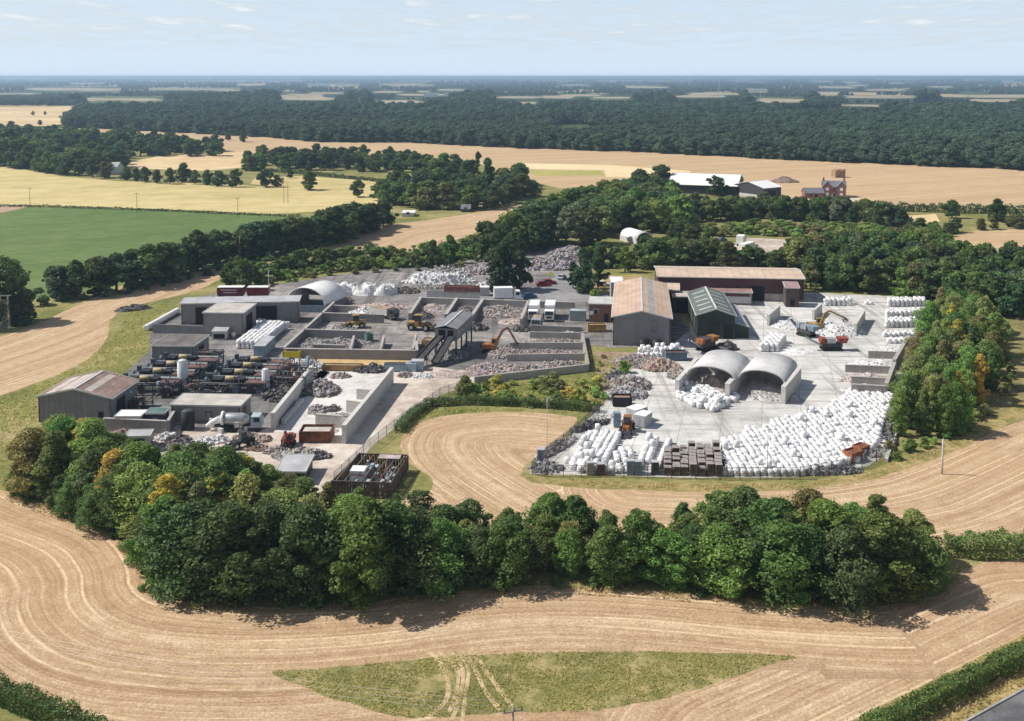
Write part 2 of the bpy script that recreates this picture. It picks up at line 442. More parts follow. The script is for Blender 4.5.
STUB = mat_stubble('stubble_near', (.655, .52, .35), (.465, .325, .198), (.325, .205, .118))
STUB2 = mat_stubble('stubble_mid', (.645, .515, .34), (.47, .333, .205), (.335, .218, .125), freq=.26, line=5.0)
BELT_FRONT = [(8,492),(40,505),(75,516),(112,532),(138,560),(145,586),(180,602),(270,608),(370,603),(450,592),(540,586),(640,590),(760,600),(880,606),(940,596),(962,572),(950,553)]
HEDGE_BR = [(1080,632),(1024,660),(960,692),(890,728),(800,773)]
fg = [(-60,478)] + BELT_FRONT[:2] + BELT_FRONT[2:-1] + [(985,562),(1024,559),(1120,556),(1200,560)] + [(1090,632),(1024,664),(960,697),(895,731),(800,790),(600,860),(300,860),(90,760),(60,718),(0,690),(-120,660),(-200,600)]
fgw = [P(*p) for p in fg]
beltw = W(BELT_FRONT, 4, False)
hedgew = [P(x, y) for x, y in HEDGE_BR]
hedgel = [P(-200,600), P(0,690), P(75,722), P(300,860)]
def d_fg(c):
    x = c[:, 0]; a = seg_dist(c, beltw); bq = seg_dist(c, hedgew) + 200; e = seg_dist(c, hedgel) + 2
    a2 = np.where((x < -10) & (a > 30), e + 3, a)
    return np.where((x > 44) | ((x > 8) & (a > 13.6)), bq, a2)
sheet('stubble_field', 'cut stubble field with curving straw swaths in front of the tree belt', ragged(fgw, 1.2, .35), .004, STUB, d_fg, 1.5)
mid = [(400,445),(408,430),(424,421),(450,415),(500,412),(540,413),(566,416),(577,420),(560,440),(535,458),(522,470),(530,480),(600,486),(700,489),(800,487),(870,478),(920,462),(965,443),(1024,418),(1150,380),(1240,420),(1240,545),(1024,534),(950,548),(700,556),(450,548),(395,522),(405,495),(428,492),(432,478),(412,465)]
midw = smooth([P(*p) for p in mid], 3)
lobe = W([(590,560),(500,530),(440,492),(412,468),(403,445),(424,423),(500,413),(566,418)], 4, False); lobe2 = W([(640,489),(700,491),(800,489),(870,480),(920,464),(965,445),(1024,420),(1150,382)], 4, False)
sheet('stubble_field', 'cut stubble field looping between the tree belt and the pale yard', ragged(midw, 1.0, .3, 3), .004, STUB2, lambda c: np.minimum(seg_dist(c, lobe), seg_dist(c, lobe2) + 3), 1.5)
left = [(-120,372),(0,337),(40,323),(75,306),(110,291),(150,279),(226,265),(229,270),(215,282),(190,292),(160,300),(127,308),(111,320),(107,338),(95,353),(70,369),(30,385),(0,396),(-120,440)]
lw = smooth([P(*p) for p in left], 3)
ll = W([(-120,372),(0,337),(75,306),(150,279),(226,265)], 4, False)
sheet('stubble_field', 'pale stubble strip sweeping past the dark hedge on the far left', ragged(lw, 1.5, .4, 5), .004, STUB2, lambda c: seg_dist(c, ll), 2.0)
st2 = [(300,250),(360,229),(420,221),(480,212),(535,202),(540,208),(505,218),(475,233),(450,242),(400,252),(320,257)]
l2 = W([(300,250),(360,229),(420,221),(480,212),(535,202)], 3, False)
sheet('stubble_field', 'pale stubble strip leading between hedge and rubble heaps to the woods', ragged(smooth([P(*p) for p in st2], 3), 2, .5, 6), .006, STUB2, lambda c: seg_dist(c, l2), 2.5)
big = [(-40,126),(100,129),(180,132),(250,136),(300,140),(420,142),(512,148),(640,151),(768,158),(900,164),(1100,172),(1250,180),(1250,222),(1024,209),(960,208),(900,206),(850,199),(780,198),(740,196),(690,190),(620,188),(560,188),(520,180),(480,164),(400,156),(300,154),(246,153),(160,141),(50,134),(-40,134)]
l3 = [P(700,159), P(1250,205)]
STUB3 = mat_stubble('stubble_far', (.58, .435, .27), (.49, .355, .21), (.41, .285, .165), freq=.06, line=30)
sheet('stubble_field', 'wide tan harvested field stretching below the big forest', ragged([P(*p) for p in big], 6, 1.2, 8), .01, STUB3, lambda c: np.abs((c[:,0]-l3[0].x)*math.sin(R(24))-(c[:,1]-l3[0].y)*math.cos(R(24))), 12)
rf = [(938,244),(952,236),(975,231),(1030,229),(1160,232),(1160,300),(1024,268),(1000,262),(978,252)]
sheet('stubble_field', 'tan field corner behind the trees at the far right edge', ragged(smooth([P(*p) for p in rf], 2), 2, .5, 9), .006, STUB3, lambda c: seg_dist(c, [P(975,231), P(1160,232)]), 5)
GREENF = mat_ground('green_crop', [(.36, (.095, .15, .045)), (.5, (.12, .178, .055)), (.64, (.155, .205, .075))], .012, .15, 2, .2, lines=(R(62), 24, .05, .5))
sheet('green_field', 'even dark green crop field on the left', ragged([P(*p) for p in [(-160,208),(0,208),(40,207),(100,208),(160,210),(270,215),(330,218),(385,206),(395,215),(250,262),(60,296),(0,303),(-160,315)]], 3, .5, 10), .008, GREENF)
YEL = mat_ground('ripe_barley', [(.36, (.43, .36, .155)), (.5, (.545, .445, .21)), (.6, (.60, .50, .255)), (.68, (.49, .43, .20))], .008, .06, 1.5, .15, lines=(R(75), 24, .06, .35))
sheet('barley_field', 'ripe yellow barley field beyond the green crop', ragged([P(*p) for p in [(-160,158),(0,165),(60,176),(115,181),(200,183),(290,188),(375,197),(383,203),(330,211),(270,214),(160,209),(100,207),(40,206),(0,204),(-160,203)]], 4, .7, 11), .008, YEL)
TAN = mat_ground('dry_stubble', [(.36, (.50, .37, .20)), (.5, (.60, .45, .25)), (.64, (.70, .55, .33))], .01, .08, 1.5, .1)
TANP = mat_ground('bare_soil', [(.36, (.36, .25, .17)), (.5, (.44, .32, .22)), (.64, (.5, .38, .27))], .02, .2, 2, .1)
def plot(name, label, px, mat, z=.012): return sheet(name, label, [P(*p) for p in px], z, mat)
plot('bare_field', 'pinkish bare soil corner beside the green crop', [(-160,205),(0,205),(30,206),(20,209),(0,213),(-160,216)], TANP)
plot('pale_field', 'pale straw field behind the row of round trees', [(118,164),(160,156),(240,151),(250,153),(250,167),(200,171),(130,168)], TAN)
plot('pale_field', 'narrow pale straw field between tree groups left of centre', [(255,178),(300,176),(420,184),(430,190),(375,197),(300,189),(250,184)], YEL, .01)
plot('pale_field', 'tan field beyond the trees at the far left', [(-80,108),(80,106),(70,111),(78,116),(90,119),(50,126),(-80,126)], TAN)
plot('green_strip', 'green unharvested strip inside the wide tan field', [(528,170),(600,171),(604,175),(535,176)], mat_ground('weedy_strip', [(.4, (.30, .30, .08)), (.6, (.42, .38, .13))], .02, .2, 2, .1), .03)
plot('pale_field', 'bright straw strip inside the wide tan field behind the woods', [(515,163),(610,165),(690,171),(690,177),(606,177),(604,170),(528,169)], mat_ground('pale_straw', [(.4, (.66, .52, .30)), (.6, (.74, .61, .37))], .02, .2, 2, .1), .02)
plot('pale_field', 'small tan plot behind the hedge on the right', [(898,216),(936,214),(940,222),(905,224)], TAN)
DISTANT = [('long', [(25,86.5),(118,86.5),(118,91.5),(30,92)]), ('bright', [(98,96.5),(163,97),(166,102),(92,102.5)]), ('thin', [(-20,92.5),(40,92.5),(40,95),(-20,95)]),
    ('slim', [(308,83.5),(358,83.5),(355,86.5),(312,86.5)]), ('pale', [(380,83),(420,83),(425,86),(380,86)]), ('short', [(285,93),(325,93),(325,96),(285,96)]),
    ('stretched', [(395,93),(450,93.5),(450,96.5),(395,96)]), ('small', [(590,95.5),(634,95.5),(634,99.5),(590,99.5)]), ('cream', [(670,105),(708,105),(708,110.5),(672,110.5)]),
    ('pinkish', [(752,97.5),(806,97),(808,104.5),(756,105)]), ('narrow', [(820,85.5),(852,85.5),(854,89),(822,89)]), ('brown', [(838,103),(962,104),(964,108),(838,107.5)]),
    ('buff', [(515,101),(537,101),(537,105),(515,105)]), ('sandy', [(150,88),(240,88),(236,90.5),(152,90.5)]), ('tiny', [(560,84),(590,84),(590,86),(560,86)]), ('faded', [(940,95),(1010,95.5),(1010,98),(940,97.5)]),
    ('wide', [(-40,96.5),(30,96.5),(28,99),(-40,99)]), ('ragged', [(690,92),(730,92),(730,94.5),(690,94.5)]), ('distant', [(600,80.6),(690,80.6),(690,82),(600,82)]), ('open', [(200,80.8),(300,80.8),(300,82.2),(200,82.2)])]
FARTAN = mat_ground('far_stubble', [(.36, (.26, .22, .14)), (.5, (.36, .30, .20)), (.64, (.45, .38, .26))], .004, .03, .5, 0)
for i, (nm, px) in enumerate(DISTANT):
    x0, x1 = min(p[0] for p in px), max(p[0] for p in px); y0, y1 = min(p[1] for p in px), max(p[1] for p in px); r_ = random.Random(i); ln = []
    for k in range(14):
        a_ = 2 * math.pi * k / 14; cx_, sy_ = math.cos(a_), math.sin(a_)
        ln.append(((x0 + x1) / 2 + (x1 - x0) / 2 * math.copysign(abs(cx_) ** .6, cx_) * r_.uniform(.8, 1.05), (y0 + y1) / 2 + .62 * (y1 - y0) / 2 * math.copysign(abs(sy_) ** .7, sy_) * r_.uniform(.45, 1.0)))
    ob = plot('pale_field', f'{nm} straw coloured field far out on the wooded plain', ln, FARTAN, .05)
r_ = random.Random(77); TONE = ['bleached', 'dull', 'golden', 'greyish', 'washed out', 'light', 'hazy', 'mottled']; SHAPE = ['sliver of field', 'strip of stubble', 'patch of farmland', 'small field', 'wedge of field']
for i in range(40):
    y0 = 79 + 24 * r_.random() ** 1.3; x0 = r_.uniform(-60, 1080); wd = r_.uniform(14, 62) * (.6 + .4 * (y0 - 78) / 24); hh = r_.uniform(.35, 1.0) + .05 * (y0 - 79)
    ln = [(x0 + wd / 2 * math.copysign(abs(math.cos(q)) ** .6, math.cos(q)), y0 + hh * math.sin(q) * r_.uniform(.5, 1)) for q in np.linspace(0, 6.28, 12)[:-1]]
    plot('pale_field', f'{TONE[i % 8]} {SHAPE[i // 8]} among the far woods of the plain', ln, FARTAN, .06 + .002 * i); DISTANT.append((str(i), [(x0 - wd / 2, y0 - hh), (x0 + wd / 2, y0 - hh), (x0 + wd / 2, y0 + hh), (x0 - wd / 2, y0 + hh)]))
# grass and verges
GRASS = mat_ground('long_dry_grass', [(.36, (.14, .145, .05)), (.46, (.21, .20, .075)), (.54, (.29, .25, .105)), (.64, (.42, .33, .17))], .09, .5, 3, .6, (.35, .35, .3))
tri = [(272,672),(330,668),(440,657),(480,655),(560,652),(640,652),(790,656),(766,665),(700,688),(620,707),(560,712),(500,712),(440,717),(395,716),(340,701),(300,686)]
triw = smooth([P(*p) for p in tri], 3)
sheet('grass_patch', 'long triangular patch of uncut grass in the stubble', ragged(triw, 1, .35, 14), .012, GRASS)
TRACKM = mat_ground('flattened_straw', [(.36, (.34, .26, .13)), (.5, (.50, .38, .22)), (.64, (.62, .49, .30))], .3, 1.2, 5, .4)
def ribbon(px, w, z, wob=.15):
    pts = smooth([P(*p) for p in px], 8, False); L, Rr = [], []
    for i, p in enumerate(pts):
        d = (pts[min(i + 1, len(pts) - 1)] - pts[max(i - 1, 0)]).normalized(); nrm = Vector((-d.y, d.x, 0))
        k = w * (.5 + wob * mnoise.noise(p * .9))
        L.append(p + nrm * k); Rr.append(p - nrm * k)
    return L + Rr[::-1]
for nm, px, wd in (('bending left', [(430,652),(441,665),(448,680),(446,700),(430,716)], .5), ('second', [(438,652),(456,668),(458,685),(450,712)], .45), ('third', [(452,650),(462,668),(461,690),(452,720)], .45),
        ('middle', [(456,650),(468,668),(466,690),(462,722)], .4), ('leaning right', [(462,648),(474,668),(486,692),(500,710)], .5), ('rightmost', [(470,648),(484,668),(500,690),(512,706)], .55)):
    sheet('wheel_track', f'pale flattened wheel track across the grass patch, {nm}', ribbon(px, wd, 0), .018, TRACKM)
# yards
YARD = mat_ground('concrete_dust', [(.34, (.40, .385, .36)), (.46, (.54, .53, .505)), (.56, (.62, .61, .58)), (.68, (.70, .69, .66))], .035, .25, 2.5, .15, (.45, .35, .2), None, (7.0, .25))
ASPH = mat_ground('worn_tarmac', [(.34, (.135, .13, .128)), (.47, (.21, .198, .192)), (.56, (.285, .265, .25)), (.68, (.42, .385, .35))], .04, .3, 2.5, .15, (.45, .35, .2), None, (60.0, .2))
DUST = mat_ground('dusty_hardcore', [(.34, (.33, .27, .22)), (.47, (.46, .39, .33)), (.56, (.56, .49, .42)), (.68, (.66, .60, .53))], .06, .4, 3, .3, (.45, .35, .2))
DIRT = mat_ground('brown_earth', [(.36, (.20, .14, .10)), (.5, (.30, .22, .155)), (.64, (.42, .33, .25))], .1, .6, 3, .5)
def yard(name, label, px, mat, z, amp=.25): return sheet(name, label, ragged([P(*p) for p in px], 1.5, amp, z * 900), z, mat)
yard('tarmac_yard', 'worn grey tarmac yard between the storage bays and sheds', [(150,332),(200,296),(330,276),(430,262),(560,246),(590,250),(545,275),(600,280),(660,290),(690,330),(690,345),(612,348),(590,345),(560,372),(470,384),(400,400),(280,372),(215,372),(150,362)], ASPH, .008)
yard('concrete_yard', 'pale concrete yard full of white bulk bags', [(530,474),(560,450),(582,424),(600,408),(618,385),(640,360),(672,344),(690,330),(690,298),(800,292),(930,298),(922,340),(905,395),(893,450),(868,466),(800,477),(700,478),(600,475)], YARD, .016)
yard('dirt_yard', 'dusty light ground around the crusher works', [(96,420),(200,400),(215,372),(300,366),(405,362),(470,372),(480,384),(440,394),(400,420),(365,445),(345,480),(270,490),(160,462),(100,448)], DUST, .012)
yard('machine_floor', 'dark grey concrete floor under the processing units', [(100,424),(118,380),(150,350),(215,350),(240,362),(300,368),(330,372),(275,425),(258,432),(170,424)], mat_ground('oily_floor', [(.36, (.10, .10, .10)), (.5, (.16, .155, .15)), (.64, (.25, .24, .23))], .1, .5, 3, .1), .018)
yard('pale_floor', 'bright concrete floor between two sloping block walls', [(275,432),(320,371),(394,370),(352,436)], mat_ground('bright_floor', [(.34, (.45, .43, .40)), (.5, (.60, .58, .55)), (.64, (.68, .66, .63))], .12, .6, 3, .1), .018, .1)
yard('access_road', 'light worn track running down past the right hand block wall', [(396,372),(440,378),(470,384),(440,395),(402,422),(372,446),(340,486),(310,496),(322,470),(352,440),(395,385)], DUST, .022)
yard('straw_bank', 'bank of dry straw coloured grass below the long bay wall', [(300,357),(420,357),(412,365),(318,366)], mat_ground('straw_bank', [(.36, (.40, .27, .12)), (.6, (.58, .42, .22))], .3, 1, 4, .5), .024)
yard('road', 'grey tarmac access road bending past the office', [(540,262),(560,266),(575,275),(570,281),(600,291),(612,296),(612,302),(560,302),(500,300),(420,297),(420,292),(500,293),(545,285),(556,276)], mat_ground('grey_tarmac', [(.36, (.20, .195, .20)), (.5, (.26, .255, .26)), (.64, (.33, .32, .32))], .06, .5, 3, .1), .014)
yard('grass_island', 'dry grass island at the bend of the access road', [(572,280),(590,275),(640,275),(640,292),(606,294),(580,288)], mat_ground('dry_lawn', [(.36, (.25, .19, .08)), (.6, (.42, .31, .15))], .3, 1, 4, .5), .02)
yard('lorry_park', 'pale hardstanding behind the brick building', [(728,250),(740,237),(790,240),(782,254)], DUST, .01)
yard('farm_track', 'pale track through the trees on the right', [(872,242),(884,244),(897,250),(906,257),(900,259),(888,251),(872,246)], DUST, .02)
yard('farm_track', 'pale farmyard strip in front of the brick farmhouse', [(770,196),(860,198),(850,203),(770,202)], DUST, .02)
yard('bare_earth', 'bare earth between the rough scrub and the pale yard', [(596,352),(640,352),(640,362),(622,384),(606,405),(590,415),(596,390)], DIRT, .013)
yard('verge', 'yellow grass verge outside the yard fence', [(518,474),(540,479),(620,481),(720,484),(800,483),(862,474),(905,458),(960,436),(1024,400),(1024,416),(966,446),(922,464),(870,480),(800,490),(700,492),(600,489),(532,483)], mat_ground('verge_grass', [(.36, (.17, .16, .05)), (.5, (.28, .23, .09)), (.62, (.40, .31, .14))], .2, .8, 4, .5), .012)
yard('rough_grass', 'dry olive grassland beyond the mixed wood on the right', [(985,330),(1024,315),(1140,320),(1140,392),(1024,420),(960,442),(940,440),(990,405)], mat_ground('olive_grass', [(.36, (.12, .12, .04)), (.5, (.22, .19, .08)), (.62, (.32, .26, .12))], .06, .6, 4, .5), .006)
# road at the corner
RD = mat_ground('road_tarmac', [(.36, (.10, .10, .105)), (.5, (.14, .14, .145)), (.64, (.19, .185, .19))], .2, 1, 8, .15)
ra, rb = P(968,722), P(1040,682); rd = (rb - ra).normalized(); rn = Vector((rd.y, -rd.x, 0))
def strip(o0, o1, t0, t1): return [ra + rd * t0 + rn * o0, ra + rd * t1 + rn * o0, ra + rd * t1 + rn * o1, ra + rd * t0 + rn * o1]
sheet('road', 'tarmac road at the bottom corner of the fields', strip(0, 7, -40, 120), .03, RD)
PAINT = M('road_paint', (.75, .75, .72), var=.1)
for k in range(-4, 14): sheet('road_marking', 'white centre dash on the corner road', strip(3.45, 3.57, k * 6.0 + 3.1, k * 6.0 + 5.3), .036, PAINT)
kb = MB()
p0, p1 = ra + rd * -40 - rn * .12, ra + rd * 120 - rn * .12
kb.beam((p0.x, p0.y, .05), (p1.x, p1.y, .05), .2, .2)
tag(kb.build('kerb', M('kerb_stone', (.32, .31, .29))), 'low stone kerb between verge and road', None, kind='structure')
sheet('verge', 'tall dry grass verge between hedge and road', strip(-6, -.2, -40, 120), .02, mat_ground('verge_dry', [(.36, (.16, .15, .05)), (.5, (.32, .25, .10)), (.62, (.46, .34, .16))], .2, .9, 4, .5))
# low hills on the skyline
hb = MB(); hv = []
for i in range(61):
    t = i / 60; x = 8800 + t * 9000; hgt = 20 + 48 * math.sin(math.pi * min(1, t * 1.2)) ** .8 * (.8 + .3 * mnoise.noise(Vector((t * 7, 0, 0)))) - 5 * t; hgt = min(hgt, 63)
    hv.append((x, 25000, 0)); hv.append((x, 25400, hgt)); hv.append((x, 25900, 0))
hb.add(hv, [q for i in range(60) for q in ((3*i, 3*i+3, 3*i+4, 3*i+1), (3*i+1, 3*i+4, 3*i+5, 3*i+2))])
tag(hb.build('hills', M('far_hills', (.05, .08, .05))), 'faint low hills on the right hand horizon', None, kind='structure')
# ------------------------------------------------------------------ vegetation
LEAF = mat_leaf('leaves')
BARK = M('bark', (.10, .08, .06), .9, .3, 1.5)
def leaf_quads(c, nrm, size, r):
    """one folded diamond per centre, facing roughly along nrm"""
    n = len(c)
    nrm = nrm / np.linalg.norm(nrm, axis=1, keepdims=True)
    a = np.cross(nrm, r.normal(size=(n, 3))); a /= np.linalg.norm(a, axis=1, keepdims=True)
    b_ = np.cross(nrm, a)
    s = size * r.uniform(.6, 1.35, (n, 1)); s2 = s * r.uniform(.5, .85, (n, 1))
    v = np.stack([c + a * s, c + b_ * s2 + nrm * s * .18, c - a * s, c - b_ * s2 + nrm * s * .18], 1).reshape(-1, 3)
    return v
def quad_mesh(name, v, tint, mat):
    n = len(v) // 4
    me = bpy.data.meshes.new(name); me.vertices.add(len(v)); me.vertices.foreach_set('co', v.astype(np.float32).ravel())
    me.loops.add(4 * n); me.loops.foreach_set('vertex_index', np.arange(4 * n, dtype=np.int32))
    me.polygons.add(n); me.polygons.foreach_set('loop_start', np.arange(n, dtype=np.int32) * 4)
    me.update(calc_edges=True)
    a = me.attributes.new('tint', 'FLOAT', 'POINT'); a.data.foreach_set('value', np.repeat(tint, 4).astype(np.float32))
    me.materials.append(mat)
    return me
def crown_data(h, rad, nl, npl, leaf, base, shape, seed, jit=.5):
    """leaf clumps on many overlapping boughs inside an uneven envelope"""
    r = np.random.default_rng(seed)
    def env(t):
        if shape == 'round': return np.sin(np.pi * (t * .86 + .12)) ** .6
        if shape == 'tall': return np.sin(np.pi * (t * .80 + .16)) ** .75 * (1 - .25 * t)
        if shape == 'cone': return (1.02 - t) ** .8
        if shape == 'column': return np.sin(np.pi * (t * .8 + .15)) ** .5
        return np.sin(np.pi * (t * .9 + .1)) ** .5
    t = r.uniform(0.02, 1, nl) ** r.uniform(.75, 1.05); phi = r.uniform(0, 2 * np.pi, nl)
    lop = 1 + .34 * np.sin(phi * 2 + r.uniform(0, 6) + 2 * t) * r.uniform(.4, 1) + .26 * np.sin(phi * 3 + r.uniform(0, 6) - 3 * t)
    q = np.sqrt(r.uniform(.08, 1, nl)) * .82
    lr = rad * r.uniform(.10, .34, nl) * r.choice([.8, 1, 1.1], nl) * (.75 + .35 * env(t))
    R_ = np.maximum(env(t) * rad * lop - lr * .55, 0) * q
    z = h * (base + (1 - base) * t) - lr * .35
    z = np.maximum(z, lr * .6 + h * base * .5)
    C = np.stack([R_ * np.cos(phi), R_ * np.sin(phi), z], 1)
    V, Tn = [], []
    for i in range(nl):
        d = r.normal(size=(npl, 3)); d[:, 2] += .25; d /= np.linalg.norm(d, axis=1, keepdims=True)
        p = C[i] + d * (lr[i] * r.uniform(.72, 1.12, (npl, 1))) * np.array([1, 1, .82])
        dist = np.linalg.norm(p[:, None, :] - C[None], axis=2) / lr[None]
        dist[:, i] = 9
        keep = dist.min(1) > .62
        p, d = p[keep], d[keep]
        if not len(p): continue
        V.append(leaf_quads(p, d + r.normal(size=d.shape) * jit, leaf, r))
        Tn.append(np.clip(.5 + r.normal() * .13 + r.normal(size=len(p)) * .12, 0, 1))
    # stray sprigs that break the outline
    k = int(nl * 9); i = r.integers(0, nl, k); d = r.normal(size=(k, 3)); d[:, 2] = np.abs(d[:, 2]) * .9; d /= np.linalg.norm(d, axis=1, keepdims=True)
    p = C[i] + d * lr[i][:, None] * r.uniform(1.02, 1.45, (k, 1))
    V.append(leaf_quads(p, r.normal(size=(k, 3)), leaf * .8, r)); Tn.append(np.full(k, .5))
    return np.concatenate(V), np.concatenate(Tn), C
def trunk_mesh(name, h, C, r0, seed, tall=.62):
    r = random.Random(seed); mb = MB()
    top = Vector((r.uniform(-.2, .2), r.uniform(-.2, .2), h * tall))
    mb.tube([(0, 0, -.2), (0, 0, h * .04), (top.x * .4, top.y * .4, h * .3), top], [r0 * 1.5, r0, r0 * .75, r0 * .3], 7)
    for i in r.sample(range(len(C)), min(7, len(C))):
        c = Vector(C[i]); z0 = min(c.z * .6, h * .5); s = Vector((top.x * z0 / h, top.y * z0 / h, z0))
        mb.tube([s, s.lerp(c, .5) + Vector((0, 0, .2)), c], [r0 * .45, r0 * .28, r0 * .1], 5, cap=False)
    o = mb.build(name, BARK); me = o.data; bpy.data.objects.remove(o)
    return me
TREES = {}
def make_kind(kind, n, h, rad, nl, npl, leaf, base, shape, trunk=True, jit=.5, seed=1):
    L = []
    for i in range(n):
        v, t, C = crown_data(h, rad * random.uniform(.9, 1.12), nl, npl, leaf, base, shape, seed * 100 + i, jit)
        if trunk == 'in':       # small in the picture: crown and trunk in one mesh
            tv = []
            for k in range(6):
                a0, a1 = k * math.pi / 3, (k + 1) * math.pi / 3
                tv += [(.25 * math.cos(a0), .25 * math.sin(a0), -.1), (.25 * math.cos(a1), .25 * math.sin(a1), -.1), (.15 * math.cos(a1), .15 * math.sin(a1), h * .5), (.15 * math.cos(a0), .15 * math.sin(a0), h * .5)]
            v = np.concatenate([v, np.array(tv)]); t = np.concatenate([t, np.full(6, .1)])
        me = quad_mesh(kind + '_crown', v, t, LEAF)
        L.append((me, trunk_mesh(kind + '_trunk', h, C, .2, seed * 100 + i) if trunk is True else None))
    TREES[kind] = (h, L)
make_kind('broadleaf_tree', 8, 10, 4.0, 105, 190, .165, .03, 'round', seed=1, jit=.7)
make_kind('tall_tree', 6, 10, 2.7, 84, 170, .155, .03, 'tall', seed=2, jit=.7)
make_kind('open_tree', 5, 10, 3.7, 58, 120, .165, .16, 'round', seed=9, jit=.9)
make_kind('conifer_tree', 3, 10, 3.3, 44, 120, .30, .06, 'tall', seed=3, jit=.6)
make_kind('oak_tree', 6, 10, 4.6, 46, 110, .40, .10, 'round', trunk='in', seed=4)
make_kind('bushy_tree', 4, 10, 3.8, 36, 110, .40, .05, 'tall', trunk='in', seed=5)
make_kind('poplar_tree', 1, 12, 1.8, 22, 90, .4, .03, 'column', trunk='in', seed=6)
make_kind('shrub', 5, 3, 2.1, 17, 90, .2, .0, 'dome', trunk=None, seed=7)
make_kind('young_tree', 3, 6, 1.9, 24, 110, .19, .07, 'tall', seed=8)
G_DARK, G_MID, G_LIGHT, G_OLIVE, G_YEL, G_PINE, G_GREY, G_OCH = (.068,.108,.032), (.098,.150,.038), (.160,.212,.055), (.145,.155,.055), (.29,.25,.05), (.048,.085,.036), (.130,.180,.085), (.30,.23,.07)
CNAME = {G_DARK:'dark green', G_MID:'green', G_LIGHT:'light green', G_OLIVE:'olive green', G_YEL:'yellowing', G_PINE:'blackish green', G_GREY:'grey green', G_OCH:'ochre brown'}
FORM = {'broadleaf_tree':'leafy tree', 'tall_tree':'upright tree', 'open_tree':'airy tree', 'conifer_tree':'dense evergreen', 'oak_tree':'round tree', 'bushy_tree':'bushy tree', 'poplar_tree':'poplar', 'shrub':'bush', 'young_tree':'young tree'}
FIRST_FAR = []
PLANTS = []; CLEAR = []
def plant(kind, p, hgt, col, label, group, wide=1.0): PLANTS.append((kind, p, hgt, col, label, group, wide))
def flush():
    """set the trees out, leaving out those that the ones before them hide"""
    mask = np.zeros((721, 1024), bool); kept = []
    for pl in sorted(PLANTS, key=lambda q: q[1].y):
        kind, p, hgt, col, label, group, wide = pl
        x, yb = proj(p); yt = proj((p.x, p.y, p.z + hgt))[1]; h0 = TREES[kind][0]
        wpx = {'broadleaf_tree': .42, 'tall_tree': .3, 'open_tree': .3, 'conifer_tree': .34, 'oak_tree': .44, 'bushy_tree': .38, 'poplar_tree': .15, 'shrub': .75, 'young_tree': .32}[kind] * (yb - yt) * wide
        i0, i1, j0, j1 = int(max(0, x - wpx)), int(min(1023, x + wpx)), int(max(0, yt)), int(min(720, yb))
        if i1 < i0 or j1 < j0: continue
        jj, ii = np.mgrid[j0:j1 + 1, i0:i1 + 1]
        e = ((ii - x) / max(wpx, 1)) ** 2 + ((jj - (yb + yt) / 2) / max((yb - yt) / 2, 1)) ** 2 <= 1.0
        n = e.sum(); sub = mask[j0:j1 + 1, i0:i1 + 1]
        if n and (e & ~sub).sum() < (.10 if label.count('#') else .05) * n: continue
        core = ((ii - x) / max(wpx * .62, 1)) ** 2 + ((jj - (yb + yt) / 2) / max((yb - yt) / 2 * .82, 1)) ** 2 <= 1.0
        sub |= core; kept.append(pl)
    groups = {}
    for pl in kept: groups.setdefault(pl[4].split('#')[-1] if '#' in pl[4] else None, []).append(pl)
    for key, ls in groups.items():
        ls.sort(key=lambda q: q[1].x / q[1].y)
        for i, (kind, p, hgt, col, label, group, wide) in enumerate(ls):
            lb = label.replace('#', nth(i + 1))
            if len(lb.split()) > 16: print('LONG', lb)
            plant_now(kind, p, hgt, col, lb, group, wide)
    print('PLANTS', len(PLANTS), len(kept))
    PLANTS.clear()
def plant_now(kind, p, hgt, col, label, group, wide=1.0):
    if kind in ('oak_tree', 'bushy_tree', 'conifer_tree'): col = tuple(q * .74 for q in col)
    h0, L = TREES[kind]; me, tr = random.choice(L); s = .97 * hgt / h0
    rz = random.uniform(0, 6.28); sx_ = s * wide * random.uniform(.94, 1.3); sy_ = s * wide * random.uniform(.94, 1.3)
    col4 = (*[c * random.uniform(.86, 1.14) for c in col], 1)
    cat = 'bush' if kind == 'shrub' else 'tree'
    if tr is None:
        o = link(kind, me, None, (p.x, p.y, p.z - .05), rz); o.scale = (sx_, sy_, s); o.color = col4
        tag(o, label, cat, group)
        if kind in ('oak_tree', 'bushy_tree'): FIRST_FAR.append(o)
        return o
    t = thing(kind, label, cat, (p.x, p.y, p.z), rz, group); t.scale = (sx_, sy_, s)
    c = link('crown', me, t); c.color = col4
    link('trunk', tr, t)
    return t
def lerp_px(line, x):
    if x <= line[0][0]: return line[0][1]
    for (x0, y0), (x1, y1) in zip(line[:-1], line[1:]):
        if x <= x1: return y0 + (y1 - y0) * (x - x0) / (x1 - x0)
    return line[-1][1]
def along(px, step):
    """pixels spaced by about step metres along a line on the ground"""
    pts = [P(*p) for p in px]; out = []; carry = 0
    for (a, b) in zip(pts[:-1], pts[1:]):
        L = (b - a).length; s = carry
        while s < L: out.append(a.lerp(b, s / L)); s += step
        carry = s - L
    return out
def row(base, tops, step, kinds, cols, where, group, jit=1.3, dh=.13, wide=1.3, hmin=2.5):
    pts = along(base, step)
    for i, p in enumerate(pts):
        p = p + Vector((random.uniform(-jit, jit), random.uniform(-jit, jit), 0))
        x, y = proj(p)
        hh = max(hmin, topz(y, lerp_px(tops, x)) * random.uniform(1 - dh, 1 + dh))
        k = random.choices(*zip(*kinds))[0]; c = random.choices(*zip(*cols))[0]
        plant(k, p, hh, c, f'{CNAME[c]} {FORM[k]}, # from the left in {where}', group, wide)
